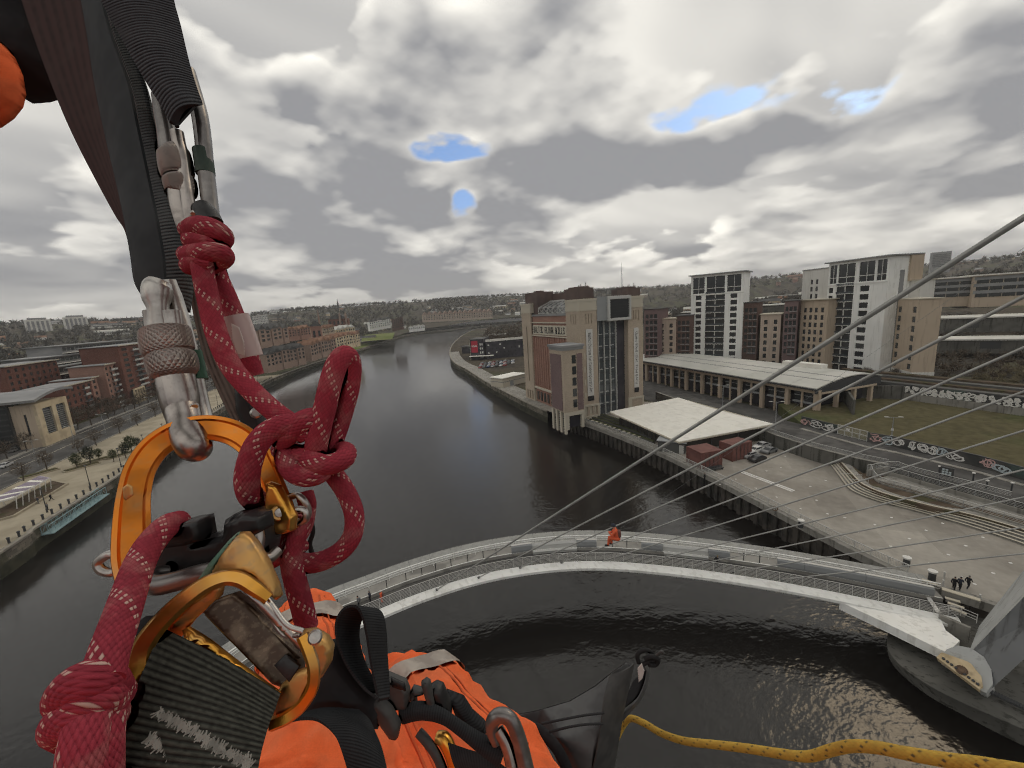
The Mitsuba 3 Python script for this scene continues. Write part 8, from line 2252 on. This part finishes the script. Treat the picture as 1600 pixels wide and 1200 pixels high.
POSES = dict(
    stand=dict(hip=(0, 0, 0.93), neck=(0.02, 0, 1.46), head=(0.05, 0, 1.63), kl=(0.03, 0.10, 0.50), fl=(0, 0.11, 0.06), kr=(0.03, -0.10, 0.50), fr=(-0.02, -0.11, 0.06), el=(0.02, 0.27, 1.15), hl=(0.14, 0.24, 0.93), er=(0.02, -0.27, 1.15), hr=(0.14, -0.24, 0.93)),
    walk=dict(hip=(0, 0, 0.92), neck=(0.05, 0, 1.44), head=(0.10, 0, 1.61), kl=(0.22, 0.10, 0.52), fl=(0.34, 0.10, 0.08), kr=(-0.04, -0.10, 0.49), fr=(-0.36, -0.10, 0.12), el=(-0.12, 0.25, 1.16), hl=(-0.14, 0.25, 0.92), er=(0.14, -0.25, 1.16), hr=(0.30, -0.23, 1.00)),
    hang=dict(hip=(-0.12, 0, 0.50), neck=(0.02, 0, 1.02), head=(0.10, 0, 1.19), kl=(0.34, 0.16, 0.56), fl=(0.40, 0.16, 0.12), kr=(0.34, -0.14, 0.44), fr=(0.22, -0.14, 0.06), el=(0.20, 0.26, 0.78), hl=(0.36, 0.12, 0.92), er=(0.16, -0.26, 0.72), hr=(0.36, -0.14, 0.70)),
    crouch=dict(hip=(-0.18, 0, 0.42), neck=(0.16, 0, 0.88), head=(0.30, 0, 1.02), kl=(0.26, 0.16, 0.52), fl=(0.18, 0.16, 0.07), kr=(0.24, -0.16, 0.46), fr=(0.10, -0.16, 0.07), el=(0.30, 0.26, 0.66), hl=(0.50, 0.20, 0.50), er=(0.28, -0.26, 0.62), hr=(0.40, -0.22, 0.34)))


def person(pos, face, pose, top, legs, hair, label, hat=None, bag=None):
    k = thing('person', label, 'person')
    J = {a: A(b) for a, b in POSES[pose].items()}
    f = Fr(pos[:2], face, pos[2])
    hip, neck, head = J['hip'], J['neck'], J['head']
    sl_, sr_ = neck + A([0, 0.17, -0.05]), neck + A([0, -0.17, -0.05])
    hl_, hr_ = hip + A([0, 0.09, -0.02]), hip + A([0, -0.09, -0.02])
    body = [(hip, 0.13, neck - [0, 0, 0.12], 0.15), (neck - [0, 0, 0.1], 0.06, head, 0.055), (head, 0.095, head + [0.015, 0, 0.06], 0.09), (sl_, 0.065, J['el'], 0.045), (J['el'], 0.045, J['hl'], 0.035), (sr_, 0.065, J['er'], 0.045), (J['er'], 0.045, J['hr'], 0.035),
            (hl_, 0.09, J['kl'], 0.06), (J['kl'], 0.06, J['fl'], 0.045), (hr_, 0.09, J['kr'], 0.06), (J['kr'], 0.06, J['fr'], 0.045), (J['fl'], 0.045, J['fl'] + [0.16, 0, -0.025], 0.035), (J['fr'], 0.045, J['fr'] + [0.16, 0, -0.025], 0.035)]
    add(k, 'body', f(flesh(body, None, 0)), 'skin', 50)
    jk = [(hip + [0, 0, -0.02], 0.155, neck - [0, 0, 0.12], 0.175), (sl_, 0.085, J['el'], 0.065), (J['el'], 0.065, J['hl'] * 0.92 + J['el'] * 0.08, 0.05), (sr_, 0.085, J['er'], 0.065), (J['er'], 0.065, J['hr'] * 0.92 + J['er'] * 0.08, 0.05), (sl_, 0.085, sr_, 0.085)]
    add(k, 'jacket', f(flesh(jk, None, 0)), top, 50)
    tr_ = [(hl_, 0.115, J['kl'], 0.08), (J['kl'], 0.08, J['fl'] + [0, 0, 0.05], 0.065), (hr_, 0.115, J['kr'], 0.08), (J['kr'], 0.08, J['fr'] + [0, 0, 0.05], 0.065), (hl_, 0.12, hr_, 0.12)]
    add(k, 'trousers', f(flesh(tr_, None, 0)), legs, 50)
    add(k, 'shoes', f(flesh([(J[a], 0.055, J[a] + [0.17, 0, -0.02], 0.042) for a in ('fl', 'fr')], None, 0)), 'cloth_black', 50)
    hd = head + A([-0.02, 0, 0.075])
    if hat:
        add(k, 'helmet', f(flesh([(hd, 0.115, hd + [0.05, 0, 0.0], 0.105)], None, 0)), hat, 50)
    else:
        add(k, 'hair', f(flesh([(hd + [-0.02, 0, 0.0], 0.098, hd + [0.02, 0, 0.02], 0.09)], None, 0)), hair, 50)
    if bag:
        b_ = neck + A([-0.20, 0, -0.25])
        add(k, 'pack', f(flesh([(b_ + [0, 0, 0.12], 0.12, b_ - [0, 0, 0.15], 0.13)], None, 0)), bag, 50)
    return k


dp = lambda x, u, z: dk(s_of_x(x), u, z)
person(dp(-20.9, 2.0, -0.27), 3.6, 'stand', 'cloth_grey', 'cloth_black', 'cloth_black', 'person in a grey coat, leftmost of the three on the bridge deck', bag='cloth_grey')
person(dp(-19.6, 2.2, -0.27), 3.4, 'stand', 'cloth_navy', 'cloth_black', 'cloth_grey', 'person in dark navy clothes, middle of the three on the bridge deck')
person(dp(-18.4, 1.3, -0.27), 3.3, 'stand', 'hi_vis_far', 'hi_vis_far', 'cloth_black', 'person in orange work clothes with a white helmet standing by the near railing', hat='trim_white', bag='container_red')
_w = A((5.256,20.9208,30.5194))
pk = person(_w, 2.9, 'hang', 'hi_vis_far', 'hi_vis_far', 'cloth_black', 'person in orange work clothes with a dark pack crouched above the middle of the bridge', hat='cloth_navy', bag='container_red')
hl_ = thing('access_rope', 'thin rope from the hanging worker up to the arch', 'rope')
add(hl_, 'line', wire([_w + A([0.05, 0, 0.9]), (_w + A([0.05, 0, 0.9])) * 0.5 + A([14.4, 4.6, 50.2]) * 0.5, A([14.4, 4.6, 50.2])], 0.0035, 5), 'metal_grey')
person(dp(26.8, 1.5, -0.27), 0.4, 'walk', 'cloth_black', 'cloth_black', 'leaf_straw', 'person in black with fair hair walking on the lower deck behind the near railing')
person((55.0613,46.1875,5), 0.6, 'walk', 'cloth_black', 'cloth_black', 'cloth_black', 'person in black, leftmost of the three walking on the plaza')
person((55.7345,46.1232,5), 0.5, 'walk', 'cloth_navy', 'cloth_black', 'cloth_black', 'person in navy, middle of the three walking on the plaza')
person((56.9502,46.2515,5), 0.3, 'walk', 'cloth_black', 'cloth_black', 'cloth_grey', 'person in black with grey hair, rightmost of the three on the plaza')
person((40.2713,82.4684,5), 2.2, 'stand', 'cloth_black', 'cloth_black', 'cloth_black', 'person in black leaning at the plaza railing near the timber seating block')
person((-115.1151,94.8088,5.05), 1.0, 'walk', 'cloth_black', 'cloth_black', 'cloth_black', 'person in black walking past the purple canopy on the promenade')
person((-116.5949,93.3296,5.05), 1.2, 'stand', 'cloth_navy', 'cloth_grey', 'cloth_black', 'person in navy at the kerb of the planting bed by the purple canopy')
person((-109.6595,89.1933,5.05), 0.7, 'stand', 'cloth_grey', 'cloth_black', 'cloth_black', 'person in grey near the quay bollards left of the gangway')

# --- the wearer of the gear: lap, thighs and trunk of one person hanging in the harness
me = thing('person', 'person in orange work trousers, lap and knees below the harness gear', 'person')
C0 = A([0, 0, 44.0])
kneeL, kneeR = A((-0.2955,0.4857,43.5979)), A((-0.1454,0.4044,43.5422))
hipL, hipR = A((-0.1791,0.2605,43.589)), A((-0.0553,0.2883,43.5185))
pel = (hipL + hipR) / 2 + A([0, -0.14, -0.06])
chest = pel + A([-0.05, -0.44, 0.30])
legs_ = [(hipL, 0.086, kneeL, 0.052), (hipR, 0.098, kneeR, 0.074), (pel, 0.12, chest, 0.15), (kneeL, 0.05, kneeL + A([0.0, 0.08, -0.42]), 0.045), (kneeR, 0.066, kneeR + A([0.03, 0.03, -0.43]), 0.05), (hipL, 0.09, pel, 0.12), (hipR, 0.095, pel, 0.12)]
add(me, 'body', flesh([(a, ra * 0.8, b, rb * 0.8) for a, ra, b, rb in legs_], 0.03, 4), 'skin', True)
tv_, tf_ = flesh(legs_[:2] + legs_[3:], 0.0055, 12)
wp = tv_ + 0.05 * (np.stack([meshkit.fbm(tv_ * 9, 3, k) for k in (41, 42, 43)], -1) - 0.5)
crease = np.abs(2 * meshkit.fbm(wp * A([15, 20, 9]), 3, 8)[:, None] - 1)          # sharp valleys between soft ridges
small = np.abs(2 * meshkit.fbm(wp * A([46, 52, 34]), 2, 12)[:, None] - 1)
big = meshkit.fbm(tv_ * 7, 3, 4)[:, None] - 0.5
tn = trimesh.Trimesh(tv_, tf_, process=False).vertex_normals
tv_ = tv_ + tn * (big * 0.030 + 0.020 * np.minimum(crease, 0.30) + 0.005 * np.minimum(small, 0.35) - 0.008)
add(me, 'jacket', flesh([(pel + A([0, -0.06, 0.06]), 0.14, chest, 0.17), (chest, 0.16, chest + A([-0.24, -0.02, 0.12]), 0.10), (chest, 0.16, chest + A([0.24, -0.02, 0.12]), 0.10), (chest + A([-0.24, -0.02, 0.12]), 0.085, chest + A([-0.36, 0.12, 0.34]), 0.06)], 0.03, 4), 'hi_vis', True)
add(me, 'trousers', (tv_, tf_), 'hi_vis', True)
_tt_ = cKDTree(tv_)


def on_cloth(a, b, r, n=40, out=0.004, side=None):
    """A band or seam round a trouser leg: a ring about the axis point a, normal b, pushed out to the cloth."""
    ax = nrm(A(b))
    x = nrm(np.cross(ax, [0, 0, 1.0]))
    y = np.cross(ax, x)
    th = np.linspace(0, 2 * PI, n, endpoint=False)
    dirs = np.cos(th)[:, None] * x + np.sin(th)[:, None] * y
    cloth = trimesh.Trimesh(tv_, tf_, process=False)
    out_ = []
    for q in dirs:
        rr = np.linspace(r * 0.5, r * 1.6, 60)
        pp = A(a) + q * rr[:, None]
        dd = _tt_.query(pp)[0]
        out_.append(A(a) + q * (rr[int(np.argmin(dd))] + out))
    return A(out_)


for (h_, k_, q_) in ((hipR, kneeR, A([0.75, -0.2, 0.6])), (hipL, kneeL, A([0.5, -0.1, 0.85])), (hipR, kneeR, A([-0.35, -0.1, 0.9]))):
    line = []
    d_ = k_ - h_
    qq = nrm(q_ - nrm(d_) * (q_ @ nrm(d_)))
    for t in np.linspace(0.05, 1.0, 26):
        rr = np.linspace(0.03, 0.15, 90)
        pp = (h_ + d_ * t) + qq * rr[:, None]
        line.append(pp[int(np.argmin(_tt_.query(pp)[0]))])
    line = A(line)
    line[1:-1] = (line[:-2] + line[1:-1] * 2 + line[2:]) / 4
    add(me, 'seam', wire(spline(line, 3), 0.0016), 'seam_orange', True)
    add(me, 'seam', wire(spline(line + np.cross(nrm(d_), qq) * 0.007, 3), 0.0010), 'seam_orange', True)
for (h_, k_, t0, t1, r_) in ((hipL, kneeL, 0.80, 0.92, 0.055), (hipR, kneeR, 0.93, 1.10, 0.078)):
    d_ = k_ - h_
    rings = [on_cloth(h_ + d_ * t, d_, r_, 48, 0.0045) for t in np.linspace(t0, t1, 6)]
    add(me, 'reflective_band', grid(np.concatenate([A(rings), A(rings)[:, :1]], 1))[0], 'reflective', True)


plate(me, 'sleeve', [(-0.3884,0.3454,44.222),(-0.363,0.345,44.2194),(-0.3561,0.3432,44.2097),(-0.3513,0.3408,44.1964),(-0.3499,0.3382,44.1823),(-0.3528,0.3365,44.1732),(-0.36,0.3351,44.1653),(-0.3698,0.334,44.1594),(-0.3926,0.3336,44.1572)], 0.014, 0.012, 'hi_vis', step=0.004)
plate(me, 'shoulder_pad', [(-0.4232,0.3911,44.3053),(-0.3611,0.3904,44.3014),(-0.343,0.3827,44.2593),(-0.3409,0.3771,44.2285),(-0.3485,0.3733,44.2075),(-0.3583,0.3721,44.2009),(-0.372,0.3715,44.1977),(-0.3866,0.3715,44.1976),(-0.4033,0.3741,44.212),(-0.4286,0.3763,44.2238)], 0.03, 0.03, 'pad_dark', step=0.004)
